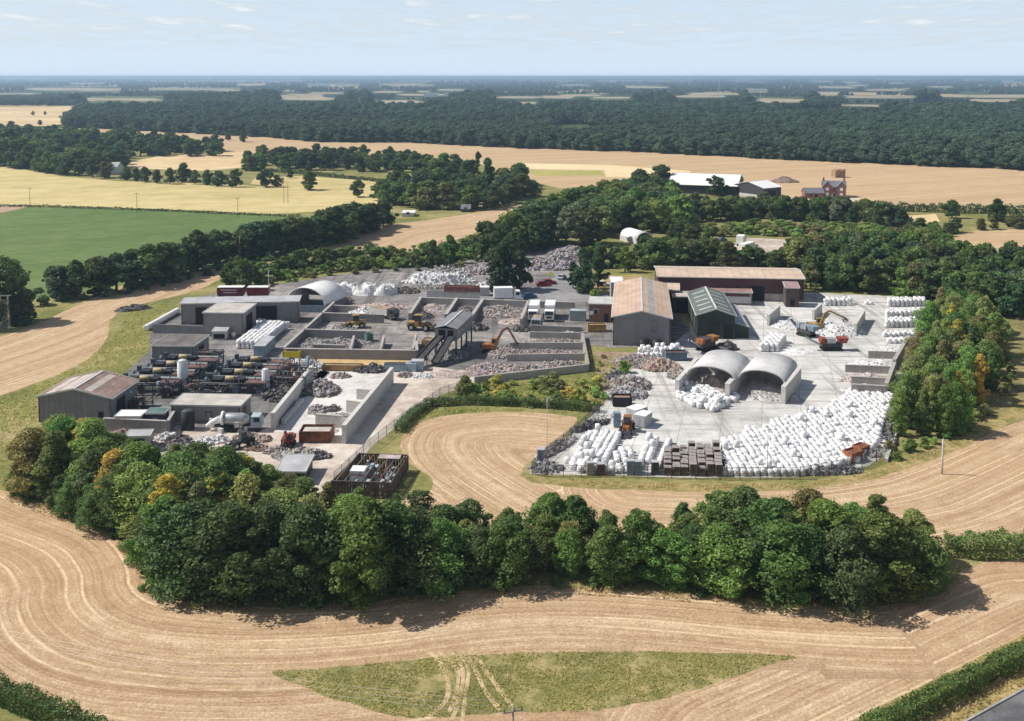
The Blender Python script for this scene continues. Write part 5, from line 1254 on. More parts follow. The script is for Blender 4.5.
rb.build('roof', M('cabin_roof', (.22, .225, .24), .6, .1, .4, stripe=(1, 1.1, .25)), t)
MB().beam((Wp/2, -.3, zf+3.43), (Wp/2, Dp+.3, zf+3.43), .35, .1).build('ridge_cap', TRIM, t)
lg = MB()
for x in (.2, Wp-.2):
    for y in np.linspace(.2, Dp-.2, 4): lg.box(x, y, 0, .3, .3, zf)
lg.build('legs', STEELD, t)
MB().box(Wp*.32, -.03, zf+.3, 1.5, .05, 2.0).build('shaded_panel', DARK, t); MB().box(Wp*.72, -.03, zf+.3, 1.3, .05, 2.0).build('shaded_panel', DARK, t)  # flat near-black panels paint the shade of the cabin openings
for x, y0, x1, y1 in ((1.3, 0, -1.6, -9.5), (3.7, 0, 2.2, -7.5)):
    cv = MB(); cv.beam((x, y0, zf+.8), (x1, y1, .9), 1.5, .5); ob = cv.build('conveyor', M('conveyor_belt', (.05, .05, .053), .9, .2, 1), t)
    sd_ = MB()
    for o_ in (-.83, .83): sd_.beam((x+o_, y0, zf+1.0), (x1+o_, y1, 1.1), .1, .5)
    sd_.build('side_rail', STEELD, ob)
    lb = MB()
    for k in (.35, .7):
        for o_ in (-.6, .6): lb.beam((x+(x1-x)*k+o_, y0+(y1-y0)*k, zf*(1-k)+.4), (x+(x1-x)*k+o_*1.6, y0+(y1-y0)*k, 0), .12)
    lb.build('trestle', STEELD, ob)
MB().box(-1.8, -10.6, 0, 2.2, 2.4, 1.7).build('feed_hopper', BLUEG, t)
wb_ = MB()
for y in (1.5, 4.6, 7.7): wb_.box(-.04, y, zf+1.1, .05, 1.6, .9); wb_.box(Wp+.04, y, zf+1.1, .05, 1.6, .9)
wb_.build('windows', GLASS, t)
# ---- sheds in the middle and right
t, Wd, D = shed('main_shed', 'large grey gabled shed with a tan sheet roof beside the waste bays', 'shed', (613,317), (671,318.5), (667,284), 6.6, 'gable', 1.5, M('render_grey', (.235, .23, .235), .9, .08, .25, streak=.2), TANROOF,
     [('patch', 'F', .72, 1.6, 3.2, 3.0, M('repair_grey', (.17, .17, .175), .9)), ('downpipe', 'F', .98, .14, 0, 6.4, STEELD)], .3)
rl = MB(); z0 = lambda k: 6.6 + 1.5 * 2 * (1 - k) + .17
rl.add([(Wd*.62, .4, z0(.62)), (Wd*.72, .4, z0(.72)), (Wd*.72, D-.4, z0(.72)), (Wd*.62, D-.4, z0(.62))], [(0,1,2,3)]); rl.build('rooflight', M('grey_rooflight', (.34, .32, .32), .6, .15, .5), t)
shed('office_building', 'small brick office with a flat pale roof beside the main shed', 'office', (589,304), (611,304.5), (612,296), 4.6, 'flat', 0, BRICK, M('pale_grey_felt', (.48, .48, .46), .85, .1), [('window', 'F', .32, 1.0, 2.2, 1.1, GLASS, WHITE), ('door', 'F', .8, 1.0, 0, 2.1, DARK), ('sign', 'F', .1, .9, 1.9, .9, WHITE)], .2, D=8)
shed('annexe', 'tall pale annexe with a white flat roof at the back left of the main shed', 'building', (611,283), (623,283), (623,277), 5.4, 'flat', 0, M('pale_panel', (.40, .40, .41), .7, .08), WHITE, [('window', 'F', .3, .8, 2, 2, GLASS)], .1, D=8)
t, Wd, D = shed('brick_warehouse', 'long maroon brick warehouse with a tan roof behind the green shed', 'warehouse', (658,276.5), (803,278), (798,267), 6.4, 'ridge', 1.0, MAROON, TANROOFY,
     [('door', 'F', .685, 3.6, 0, 4.2, DARK), ('door', 'F', .40, 2.4, 0, 3.0, DARK), ('window', 'F', .55, 1.4, 3.2, .9, GLASS), ('panel', 'F', .80, 5.2, .1, 2.0, M('pale_lower_panel', (.38, .34, .34)))], .3, D=15)
shed('loading_bay', 'low loading bay with brown roof edge in front of the maroon warehouse', 'canopy', (713,292), (752,293), (752,287), 3.4, 'flat', 0, M('white_ribbed_panel', (.48, .47, .46), .7, .1, .5, stripe=(0, .5, .25)), M('brown_roof', (.27, .17, .15), .8), [('panel', 'F', .5, 9.4, 2.4, 1.0, MAROON)], .15)
shed('brown_hut', 'brown hut with a rusty lean roof at the right end of the warehouse', 'hut', (786,288), (799,288), (799,284), 5.2, 'mono', .5, M('brown_panel', (.085, .065, .06), .8), M('rosy_roof', (.33, .22, .21), .8), [('door', 'F', .5, 1.2, 0, 2.2, DARK)], .15)
shed('link_building', 'small tan roofed link between the main shed and the warehouse', 'building', (664,290), (679,290.5), (679,284), 5.0, 'flat', 0, MAROON, TANROOFY, [('door', 'F', .6, 2.2, 0, 3.4, DARK)], .15)
shed('link_building', 'lower pale roofed link standing in the dark alley beside the main shed', 'building', (673,297), (692,297.5), (690,292), 4.2, 'flat', 0, STEELD, M('pinkish_pale_roof', (.46, .40, .37), .8), [('door', 'F', .5, 3.2, 0, 3.2, DARK)], .12)
GR, Wg, Dg = shed('green_shed', 'dark green gabled shed with a grey green roof and pale rooflights', 'shed', (697.5,315), (734.5,315), (727.5,293), 5.6, 'gable', 1.5, DKGREEN, GREENROOF,
     [('door', 'F', .82, 2.2, 0, 3.4, DARK), ('door', 'F', .45, 3.0, 0, 4.2, M('green_door', (.028, .036, .03))), ('panel', 'L', .3, .9, 0, 4.8, GALV), ('panel', 'L', .6, .9, 0, 4.8, GALV)], .3)
for sgn in (0, 1):
    for k in range(5):
        y = Dg * (.12 + .18 * k); xa, xb = (.08, .42) if sgn == 0 else (.58, .92)
        f = lambda x: 5.6 + 1.5 * (1 - abs(2 * x - 1)) + .175
        MB().add([(Wg*xa, y, f(xa)), (Wg*xb, y, f(xb)), (Wg*xb, y + .85, f(xb)), (Wg*xa, y + .85, f(xa))], [(0,1,2,3)]).build('rooflight', ROOFLITE, GR)
lt = MB(); lt.add([(Wg+.02,1.0,0),(Wg+3.4,1.0,0),(Wg+3.4,Dg,0),(Wg+.02,Dg,0),(Wg+.02,1.0,3.6),(Wg+3.4,1.0,2.6),(Wg+3.4,Dg,2.6),(Wg+.02,Dg,3.6)], [(3,2,1,0),(4,5,6,7),(0,1,5,4),(1,2,6,5),(2,3,7,6),(3,0,4,7)]); lt.build('lean_to', DKGREEN, GR)
lr = MB(); lr.add([(Wg+.02,.8,3.63),(Wg+3.6,.8,2.58),(Wg+3.6,Dg+.2,2.58),(Wg+.02,Dg+.2,3.63),(Wg+.02,.8,3.73),(Wg+3.6,.8,2.68),(Wg+3.6,Dg+.2,2.68),(Wg+.02,Dg+.2,3.73)], [(3,2,1,0),(4,5,6,7),(0,1,5,4),(1,2,6,5),(2,3,7,6),(3,0,4,7)]); lr.build('lean_to_roof', LGREYROOF, GR)
# ---- block tunnels
arch_rot = ang(P(783,401), P(797,384)) - math.pi / 2
T1 = arch_shelter('arched_store', 'left arched grey store open above the tumbled white bags', (686.5,374), (736.5,376.5), (748,364), 3.0, 2.2, FABRICG, 13, False, None, True, R(-26))
T2 = arch_shelter('arched_store', 'right arched grey store open above a grey heap', (738,378), (786,382), (798,370), 3.0, 2.2, FABRICG, 13, False, None, True, R(-26))
wall('store_wall', 'left block wall of the arched stores behind the white bags', (677,396), (697,372), 3.1, .8, BLOCKL)
wall('store_wall', 'middle block wall between the two arched stores', (727,400), (747,377), 3.1, .9, BLOCKL)
wall('store_wall', 'right block wall of the arched stores with a square shadow', (783,404), (799,384), 3.3, .8, BLOCKL)
wall('store_wall', 'back wall closing the left arched store', (699,372), (745,376), 2.0, .5, BLOCKL)
wall('store_wall', 'back wall closing the right arched store', (748,377), (797,383), 2.0, .5, BLOCKL)
# ---- right yard bays
wall('bay_wall', 'free standing pale wall left of the crusher casting a shadow', (768,326), (779,316), 3.4, .6, BLOCKL)
wall('bay_wall', 'small pale wall behind the yellow excavator arm', (813,320), (821,313), 3.0, .6, BLOCKL)
wall('bay_wall', 'pale wall closing the white rubble heap on its right', (855,335), (864,320), 3.2, .6, BLOCKL)
wall('bay_wall', 'front wall of the long pale bays above the bag field', (851,394), (886,396), 2.4, .6, BLOCKM)
wall('bay_wall', 'outer wall of the long pale bays beside the mixed wood', (886,396), (894,374), 3.0, .7, BLOCKM)
wall('bay_wall', 'higher rear part of the outer bay wall by the mixed wood', (894,372), (908,347), 3.2, .7, BLOCKM)
wall('bay_wall', 'divider wall near the front of the long pale bays', (851,384), (889,386), 1.9, .5, BLOCKM)
wall('bay_wall', 'middle divider wall of the long pale bays', (845,372), (893,374), 1.9, .5, BLOCKM)
wall('bay_wall', 'rear divider wall of the long pale bays', (868,358), (900,359), 1.9, .5, BLOCKM)
wall('kerb_wall', 'pale curved kerb by the bag field and the wood', (886,462), (906,404), .5, .5, BLOCKL)
# ---- far buildings
shed('white_roofed_barn', 'larger white roofed barn with a dark green front beyond the wood', 'barn', (668,184), (737,186.5), (741,180), 5.0, 'ridge', 4.4, DKGREEN, WHITE, [('door', 'F', .7, 8, 0, 4.4, DARK)], .4)
shed('white_roofed_barn', 'smaller white roofed barn with a dark end wall and pale base', 'barn', (733,184.5), (761,188.5), (774,186.5), 5.6, 'gable', 2.4, STEELD, WHITE, [('panel', 'F', .5, 12, .05, 1.8, TRIM), ('door', 'R', .5, 5, 0, 4, DARK)], .4)
BRK2 = M('farmhouse_brick', (.26, .115, .085), .9, .15, .6); SLATE = M('slate', (.16, .165, .19), .6, .12, .5)
t, Wd, D = shed('brick_farmhouse', 'two storey red brick farmhouse with slate gables facing the field', 'house', (822.5,186.5), (846,187), (846,184), 5.4, 'ridge', 2.6, BRK2, SLATE,
     [('window', 'F', u, 1.1, z, 1.5, GLASS, WHITE) for u in (.15, .5, .85) for z in (.9, 3.5)] + [('door', 'F', .42, 1.0, 0, 2.1, WHITE)], .3, trim=None, D=9)
for u in (.2, .8):
    gb = MB(); gb.prism([(Wd*u-2.2, 0), (Wd*u+2.2, 0), (Wd*u+2.2, 5.4), (Wd*u, 8.0), (Wd*u-2.2, 5.4)], -1.2, D/2); ob = gb.build('gable_wing', BRK2, t)
    rr = MB(); rr.beam((Wd*u-2.35, -1.3 + (D/2+1.3)/2, 5.4), (Wd*u, -1.3 + (D/2+1.3)/2, 8.1), D/2+1.3, .16); rr.beam((Wd*u+2.35, -1.3 + (D/2+1.3)/2, 5.4), (Wd*u, -1.3 + (D/2+1.3)/2, 8.12), D/2+1.3, .16); rr.build('wing_roof', SLATE, ob)
    wq = MB(); wq.box(Wd*u, -1.23, .9, 1.5, .06, 1.5); wq.box(Wd*u, -1.23, 3.5, 1.5, .06, 1.5); wq.build('window', WHITE, ob)
for u in (.06, .94): MB().box(Wd*u, D/2, 6.5, .8, .8, 3.2).build('chimney', BRK2, t)
shed('farm_outbuilding', 'low brick outbuilding with a slate roof left of the farmhouse', 'outbuilding', (805,193), (822,192.5), (824,189), 2.8, 'ridge', 2.2, BRK2, SLATE, [('window', 'F', .3, 1, 1, 1, GLASS), ('door', 'F', .6, 1.2, 0, 2, DARK)], .3, trim=None, D=7)
arch_shelter('round_roofed_hut', 'white round roofed hut with a dark open end among the trees', (637,239.5), (654,238.5), (646,232), 2.0, 2.5, FABRIC, 12, True, TRIM, True, R(24))
shed('cottage', 'white cottage with a dark roof in the central tree clump', 'house', (402,213), (414,213), (415,211), 1.7, 'flat', 0, TRIM, WHITE, [('window', 'F', .5, 1.2, 1, 1.1, GLASS)], .3, trim=None, D=8)
shed('farm_barn', 'pale roofed farm barn among the trees at the far left', 'barn', (94,168), (113,168.5), (112,165), 4, 'ridge', 3, TRIM, LGREYROOF, [('door', 'F', .5, 4, 0, 3.4, DARK)], .3, D=14, trim=None)
shed('farm_house', 'small tiled house peeping from the far left wood', 'house', (116,158), (126,158), (126,155), 5, 'ridge', 3, BRK2, M('old_tiles', (.33, .24, .22)), [('window', 'F', .5, 1.4, 2, 1.5, GLASS)], .3, D=10, trim=None)
shed('slate_house', 'dark slate roofed house behind the dark bushes in the central clump', 'house', (461,209), (470,209), (472,206), 1.5, 'ridge', 1.6, STEELD, SLATE, [('window', 'F', .5, 1.2, 1, 1.1, GLASS)], .3, D=8, trim=None)
for x0, x1, y, d in ((312,330,87,'long pale factory building far out on the plain, leftmost of the far ones'), (335,350,86,'second pale factory building far out on the plain'), (424,438,97.5,'white warehouse behind the forest left of centre'), (444,448,97.5,'tiny white building beside the warehouse behind the forest'), (651,668,79.6,'white building near the horizon right of centre'), (744,768,92,'pale village roofs far beyond the forest on the right'), (980,1000,87,'white buildings far out at the right edge')):
    p, q = P(x0, y), P(x1, y); L = (q - p).length
    t = thing('distant_building', d, 'building', p, 0, None)
    MB().box(L/2, 8, 0, L, 22, 9).build('wall', WHITE, t); MB().prism([(-1, 9.01), (L+1, 9.01), (L*.9, 12.5), (L*.1, 12.5)], -4, 20).build('roof', WHITE, t)
# ------------------------------------------------------------------ vehicles and plant
def wheel_part(t, pts, r, wd, name='wheel'):
    for x, y in pts:
        o = MB().tube([(x, y - wd/2, r), (x, y + wd/2, r)], r, 14).build(name, RUBBER, t)
        s = -1 if y < 0 else 1
        MB().tube([(x, y + s * wd * .5, r), (x, y + s * wd * .56, r)], r * .5, 10).build('hub', GALV, o)
def lorry(label, px, to, cabm, boxm, L=7.6, name='box_lorry', load='box'):
    p, q = P(*px), P(*to); t = thing(name, label, 'lorry', p, ang(p, q))
    MB().box(0, 0, .55, L, .9, .3).build('chassis', STEELD, t)
    cb = MB(); cb.prism([(L/2-1.9, .6), (L/2+.1, .6), (L/2+.12, 1.7), (L/2-.15, 2.75), (L/2-1.9, 2.9)], -1.2, 1.2); c = cb.build('cab', cabm, t)
    ws = MB(); ws.add([(L/2+.13, -1.05, 1.75), (L/2+.13, 1.05, 1.75), (L/2-.12, 1.0, 2.68), (L/2-.12, -1.0, 2.68)], [(0,1,2,3)]); ws.build('windscreen', GLASS, c)
    for s in (-1, 1):
        MB().box(L/2-.8, s*1.215, 1.7, 1.0, .03, .85).build('side_window', GLASS, c)
        MB().box(L/2+.13, s*.95, .85, .06, .3, .22).build('headlight', WHITE, c)
        MB().box(L/2+.05, s*1.42, 1.9, .12, .22, .5).build('mirror', BLACKP, c)
    MB().box(L/2+.14, 0, .95, .05, 1.3, .5).build('grille', BLACKP, c)
    if load == 'box':
        MB().box(-1.1, 0, .95, L-2.3, 2.5, 2.75).build('box_body', boxm, t); MB().box(-1.1, 0, 3.71, L-2.25, 2.55, .08).build('box_roof', WHITE, t)
    elif load == 'tip':
        tb = MB(); tb.prism([(-L/2, 1.2), (L/2-2.1, 1.0), (L/2-2.1, 2.5), (-L/2-.3, 2.5)], -1.2, 1.2); tb.build('tipper_body', boxm, t)
        MB().box(-1.1, 0, 2.51, L-2.6, 2.1, .2).build('load', DIRT, t)
    wheel_part(t, [(L/2-1.0, -1.0), (L/2-1.0, 1.0), (-L/2+1.1, -1.0), (-L/2+1.1, 1.0), (-L/2+2.2, -1.0), (-L/2+2.2, 1.0)], .5, .34)
    return t
lorry('white box lorry parked side on by the black green evergreens', (507,300.5), (530,300), WHITE, WHITE, 7.4)
lorry('white lorry facing the camera, left of the parked pair', (534,318), (531,327), WHITE, WHITE, 8.5)
lorry('white lorry facing the camera, right of the parked pair', (550,318), (548,327), WHITE, WHITE, 8.5)
lorry('grey tipper lorry parked in front of the two white lorries', (537,328), (534,335), GALV, GALV, 6.0, 'tipper_lorry', 'tip')
lorry('dirty white tipper lorry in the bay behind the yellow loader', (384,318), (396,320), M('dirty_dark_cab', (.06, .06, .065), .6), M('dirty_white', (.55, .53, .49), .7, .15), 8.0, 'tipper_lorry', 'tip')
def loader(label, px, to, mt, s=1.0, name='wheel_loader'):
    p, q = P(*px), P(*to); t = thing(name, label, 'loader', p, ang(p, q)); t.scale = (s, s, s)
    b_ = MB(); b_.prism([(-3.1, .9), (-.2, .9), (-.2, 2.0), (-2.9, 1.85)], -1.0, 1.0); b_.box(1.0, 0, .8, 2.0, 1.3, .8); b_.build('body', mt, t)
    cb = MB(); cb.prism([(-1.3, 1.95), (.25, 1.95), (.15, 3.3), (-1.2, 3.35)], -.75, .75); c = cb.build('cab', GLASS, t)
    MB().box(-.55, 0, 3.36, 1.75, 1.65, .12).build('cab_roof', mt, c)
    for s_ in (-1, 1):
        MB().beam((.9, s_*.55, 1.7), (3.0, s_*.55, .75), .22, .4).build('arm', mt, t)
    bk = MB(); bk.prism([(3.0, .15), (4.2, .12), (4.3, .25), (3.35, .45), (3.1, 1.3), (2.95, 1.3)], -1.4, 1.4); bk.build('bucket', STEELD, t)
    MB().tube([(-2.3, .55, 1.8), (-2.3, .55, 2.7)], .09, 8).build('exhaust', STEELD, t)
    wheel_part(t, [(-1.9, -1.1), (-1.9, 1.1), (1.4, -1.1), (1.4, 1.1)], .8, .55)
    return t
loader('yellow wheel loader working against the grey divider wall', (354,328), (340,329), YELLOW, .95)
loader('yellow wheel loader driving across the open tarmac towards the conveyor', (421,330), (440,331), YELLOW, 1.1)
loader('dark telehandler with big wheels on the dirt by the near belt', (241,447), (232,449), M('dark_machine', (.05, .055, .06), .6), .75, 'telehandler')
loader('orange shovel loader parked in front of pale containers in the white yard', (627,432), (624,438), ORANGE, .8)
def excavator(label, px, to, mt, boom, s=1.0, name='excavator', tracks=True):
    p, q = P(*px), P(*to); t = thing(name, label, 'excavator', p, ang(p, q)); t.scale = (s, s, s)
    for y in (-1.05, 1.05):
        tr = MB(); tr.prism([(-1.8, .05), (1.8, .05), (2.1, .45), (1.8, .85), (-1.8, .85), (-2.1, .45)], y - .3, y + .3); tr.build('track', RUBBER, t)
    MB().box(0, 0, .86, 1.6, 1.6, .25).build('turntable', STEELD, t)
    h = MB(); h.prism([(-2.2, 1.12), (1.3, 1.12), (1.3, 1.9), (-.2, 2.2), (-2.2, 2.1)], -1.25, 1.25); h.build('house', mt, t)
    c = MB().prism([(.1, 1.95), (1.45, 1.95), (1.4, 2.6), (1.1, 3.1), (.1, 3.1)], .3, 1.27).build('cab', GLASS, t)
    MB().box(.6, .78, 3.11, 1.15, 1.05, .1).build('cab_roof', mt, c)
    MB().box(-2.3, 0, 1.15, .5, 2.5, .9).build('counterweight', STEELD, t)
    pts = boom
    MB().beam((.9, -.1, 1.8), (pts[0][0], -.1, pts[0][1]), .45, .6).build('boom', mt, t)
    MB().beam((pts[0][0], -.1, pts[0][1]), (pts[1][0], -.1, pts[1][1]), .38, .5).build('boom_tip', mt, t)
    MB().beam((pts[1][0], -.1, pts[1][1]), (pts[2][0], -.1, pts[2][1]), .34, .42).build('stick', mt, t)
    g = MB(); x, z = pts[2]
    for a in range(5):
        th = a * 2 * math.pi / 5; g.tube([(x, -.1, z), (x + .7*math.cos(th), -.1 + .7*math.sin(th), z - .5), (x + .35*math.cos(th), -.1 + .35*math.sin(th), z - 1.2)], [.14, .14, .05], 6)
    g.build('grab', STEELD, t)
    MB().beam((1.2, -.1, 1.6), ((pts[0][0] + .9) / 2 + .5, -.1, (pts[0][1] + 1.8) / 2 - .25), .16).build('ram', GALV, t)
    return t
excavator('orange excavator with a tall folded arm over the mixed waste', (491,352), (513,353), ORANGE, [(3.0, 5.6), (4.2, 6.3), (6.2, 2.9)], .92)
excavator('yellow excavator reaching over the white rubble heap in the pale yard', (817,331), (840,331), YELLOW, [(1.9, 4.6), (3.0, 5.3), (7.2, 3.4)], .95)
excavator('small red shredder excavator beside the rusty container', (288,446), (284,452), REDM, [(1.6, 3.8), (2.2, 4.0), (3.6, 2.0)], .75)
def car(label, px, to, mt):
    p, q = P(*px), P(*to); t = thing('parked_car', label, 'car', p, ang(p, q), 'cars parked about the site')
    MB().prism([(-2.1, .3), (2.1, .3), (2.15, .75), (1.2, .95), (-1.9, .98), (-2.15, .8)], -.88, .88).build('body', mt, t)
    MB().prism([(-1.7, .96), (1.1, .94), (.45, 1.45), (-1.3, 1.48)], -.76, .76).build('windows', GLASS, t); MB().prism([(-1.25, 1.485), (.42, 1.455), (.40, 1.50), (-1.2, 1.53)], -.7, .7).build('roof', mt, t)
    wheel_part(t, [(-1.3, -.82), (-1.3, .82), (1.3, -.82), (1.3, .82)], .32, .2)
CR, CW, CB, CS = M('car_red', (.30, .02, .02), .3), M('car_white', (.75, .75, .75), .3), M('car_blue', (.05, .10, .22), .3), M('car_silver', (.42, .43, .45), .3)
car('red car parked left of the road bend under the evergreens', (543,286), (552,285.5), CR)
car('second red car parked nose to tail with the other near the road bend', (549,284), (558,283.5), CR)
car('silver car parked by the far end of the access road', (562,279), (568,275), CS)
car('white car beside the grass island behind the main shed', (603,286), (612,286), CW)
car('blue car parked in the tree shade by the white box lorry', (529,298), (538,297), CB)
for i, (x, y, m_, d) in enumerate(((676,246,CW,'white car by the round roofed hut among the trees'), (690,244,CS,'silver car in the row of scrap cars behind the grove'), (703,243,CW,'white car in the row of scrap cars behind the grove'), (715,242,CR,'red car at the end of the scrap car row'), (722,241,CB,'dark blue car beside the red one in the scrap row'), (660,244,CW,'white car hard against the round roofed hut'))):
    car(d, (x, y), (x + 6, y - 1), m_)
lorry('white covered lorry on the hardstanding behind the brick building', (748,253), (758,250), WHITE, WHITE, 10)
lorry('pale blue lorry standing next to the covered white lorry', (741,245), (747,239), BLUEG, WHITE, 7)
# tanker and tractor bits on the dirt
p = P(216, 433); t = thing('mixer_lorry', 'silver drum lorry with a white ring and chute parked on the dirt yard', 'lorry', p, R(3))
MB().box(3.6, 1.25, .75, 8.2, 1.0, .35).build('chassis', STEELD, t)
MB().tube([(1.0,1.25,2.2),(1.6,1.25,2.1),(4.4,1.25,1.95),(5.4,1.25,1.9)], [.75, 1.02, 1.1, .7], 18).build('drum', GALV, t)
MB().tube([(.75,1.25,2.2),(1.2,1.25,2.2)], [1.2, 1.2], 18).build('ring', WHITE, t)
MB().tube([(.5,1.25,2.0),(-.9,1.25,1.5),(-1.9,1.25,.8)], [.7, .5, .35], 10).build('chute', WHITE, t)
cb = MB(); cb.prism([(6.0,.8),(7.8,.8),(7.8,1.8),(7.5,2.7),(6.0,2.75)], 0, 2.5); cq = cb.build('cab', M('pale_blue', (.32,.38,.42)), t); MB().box(7.0, -.02, 1.8, 1.0, .04, .75).build('side_window', GLASS, cq)
wheel_part(t, [(7.0,.2),(7.0,2.3),(2.0,.2),(2.0,2.3),(3.2,.2),(3.2,2.3)], .52, .34)
pm = MB(); rr = random.Random(3)
for k in range(14): pm.box(rr.uniform(-1.5, 6), rr.uniform(0, 2.5), .9 if k % 2 else 0, rr.uniform(.3, 1.1), rr.uniform(.3, .8), rr.uniform(.3, 1.0), rr.uniform(0, 3))
pm.build('fittings', TRIM, t)
def crusher(name, label, px, to, L, body, feed):
    p, q = P(*px), P(*to); t = thing(name, label, 'machine', p, ang(p, q))
    for y in (-1.0, 1.0): MB().prism([(-L*.28, .05), (L*.28, .05), (L*.32, .4), (L*.28, .8), (-L*.28, .8), (-L*.32, .4)], y-.25, y+.25).build('track', RUBBER, t)
    MB().box(0, 0, .85, L*.62, 1.9, .9).build('frame', STEELD, t)
    hp = MB(); hp.box(-L*.33, 0, 1.76, L*.22, 1.6, 1.2, 0, 0, 1.35, 1.5); hp.build('hopper', body, t)
    MB().box(L*.03, 0, 1.76, L*.26, 1.8, 1.0).build('crusher_box', feed, t)
    hp = MB(); hp.box(L*.27, 0, 1.76, L*.15, 2.0, 1.1); hp.build('engine_cover', body, t)
    o = MB().beam((L*.28, 0, .9), (L*.78, 0, 3.0), .8, .25).build('conveyor', M('conveyor_belt', (.05, .05, .053)), t)
    sr = MB()
    for y in (-.47, .47): sr.beam((L*.28, y, 1.0), (L*.78, y, 3.1), .08, .35)
    sr.build('side_rail', GALV, o)
    return t
crusher('crusher', 'red tracked crusher with a short tail conveyor in the pale yard', (831,350), (812,350), 7.5, REDM, GALV)
crusher('crusher', 'blue grey tracked crusher with a raised black conveyor', (806,336), (792,332), 6.5, BLUEG, GALV)
crusher('screening_machine', 'dark tracked screen with an orange end in front of the green shed', (706,350), (698,352), 7, ORANGE, STEELD)
# skips and containers
def skip(name, label, px, to, L, wd, h, mt, fill=None, cat='skip', open_=True):
    p, q = P(*px), P(*to); t = thing(name, label, cat, p, ang(p, q)); k = .12
    if open_:
        mb = MB(); mb.box(L/2, wd/2, .1, L, wd, .12)
        mb.box(L/2, k/2, .22, L, k, h-.22); mb.box(L/2, wd-k/2, .22, L, k, h-.22); mb.box(k/2, wd/2, .22, k, wd-2*k, h-.22); mb.box(L-k/2, wd/2, .22, k, wd-2*k, h-.22)
        mb.build('body', mt, t)
        rb = MB()
        for x in np.linspace(.3, L-.3, max(3, int(L/1.1))): rb.box(x, -.06, .15, .12, .1, h-.2); rb.box(x, wd+.06, .15, .12, .1, h-.2)
        rb.box(L/2, -.05, h-.1, L, .12, .14); rb.build('ribs', mt, t)
        if fill: MB().box(L/2, wd/2, .23, L-2*k-.02, wd-2*k-.02, h*.72, 0, 0, .9, .8).build('contents', fill, t)
    else:
        MB().box(L/2, wd/2, .1, L, wd, h-.1).build('body', mt, t)
        MB().box(L/2, wd/2, h+.003, L+.04, wd+.04, .07).build('roof', fill or mt, t)
        db = MB(); db.box(-.03, wd*.27, .25, .05, wd*.42, h-.45); db.box(-.03, wd*.73, .25, .05, wd*.42, h-.45); db.build('doors', mt, t)
    return t
skip('skip', 'bright yellow skip at the corner of the storage bays', (284,360), (297,360.5), 3.4, 2.2, 1.9, M('skip_yellow', (.62, .47, .03), .55, .15, 1), RUST)
skip('rusty_container', 'rusty red open container with a pale load on the dirt', (299,443), (328,443), 5.4, 3.6, 2.0, RUST, PALEROOF)
skip('box_container', 'pale blue grey box container pointing away beside the white bag stack', (265,358), (285,338), 8.5, 2.5, 2.6, BLUEG, LGREYROOF, 'container', False)
skip('skip', 'blue skip behind the scrap bales near the main shed', (666,361), (687,361), 4.6, 2.4, 1.9, M('skip_blue', (.10, .155, .20), .6, .15, 1), RUST)
skip('skip', 'black skip at the edge of the scrub and pale yard', (613,407), (631,407), 3.6, 2.4, 1.8, BLACKP, DIRT)
skip('skip', 'amber skip standing under the conveyor', (430,347), (438,340), 3.0, 2.0, 1.5, M('skip_amber', (.40, .26, .13), .7, .2), TIMBER)
skip('skip', 'yellow tank skid in front of the brick office', (588,332), (607,332), 4.4, 2.2, 1.8, YELLOW, CREAM)
skip('box_container', 'grey green steel container beside the brick office', (570,321), (586,321.5), 4.0, 2.4, 2.6, M('container_grey', (.27, .30, .30), .6, .12), M('c_roof', (.36, .40, .41)), 'container', False)
skip('box_container', 'pale container standing behind the orange shovel loader', (636,424), (650,419), 3.2, 2.4, 2.4, LGREYROOF, WHITE, 'container', False)
skip('box_container', 'second pale container touching the one behind the orange loader', (645,429), (655,422), 3.0, 2.2, 2.2, LGREYROOF, WHITE, 'container', False)
skip('box_container', 'blue grey cabinet standing on end beside the orange loader', (614,428), (619,428), 1.2, 1.2, 2.6, BLUEG, BLUEG, 'container', False)
skip('rusty_container', 'orange rusty skip by the corner of the bag field', (852,464), (862,461), 2.6, 2.0, 1.7, M('rust_orange', (.32, .12, .065), .8, .3, .9), RUST)
skip('rusty_container', 'second orange rusty skip behind the corner skip', (861,457), (872,453), 2.4, 1.8, 1.5, M('rust_orange', (.40, .14, .07)), RUST)
skip('long_container', 'long rust red container row behind the grey fence by the road', (444,293), (479,294), 10, 2.5, 1.9, M('dull_red', (.24, .10, .085), .8, .2, .6), RUST, 'container')
skip('box_container', 'small pale grey container at the end of the rust red row', (480,296), (489,296), 2.6, 2.4, 2.4, M('cabin_grey', (.42, .42, .43)), WHITE, 'container', False)
skip('timber_crib', 'long yellow brown timber crib below the long bay wall', (322,371), (359,371.5), 8.6, 1.6, 1.3, M('fresh_timber', (.33, .21, .09), .85, .2), DIRT, 'crib')
skip('box_container', 'dark grey container in the debris row below the bay wall', (384,372), (404,372), 4.4, 1.6, 1.6, BLUEG, STEELD, 'container', False)
skip('box_container', 'pale blue cabinet at the foot of the conveyor', (411,371), (424,371), 2.6, 2.0, 2.0, M('pale_blue', (.32, .38, .42), .6, .1), LGREYROOF, 'container', False)
skip('dark_bin', 'dark waste bin at the right end of the grey rubble bay', (367,342), (374,341), 1.6, 1.6, 1.8, M('sea_green_sheet', (.10, .17, .16)), STEELD, 'bin')
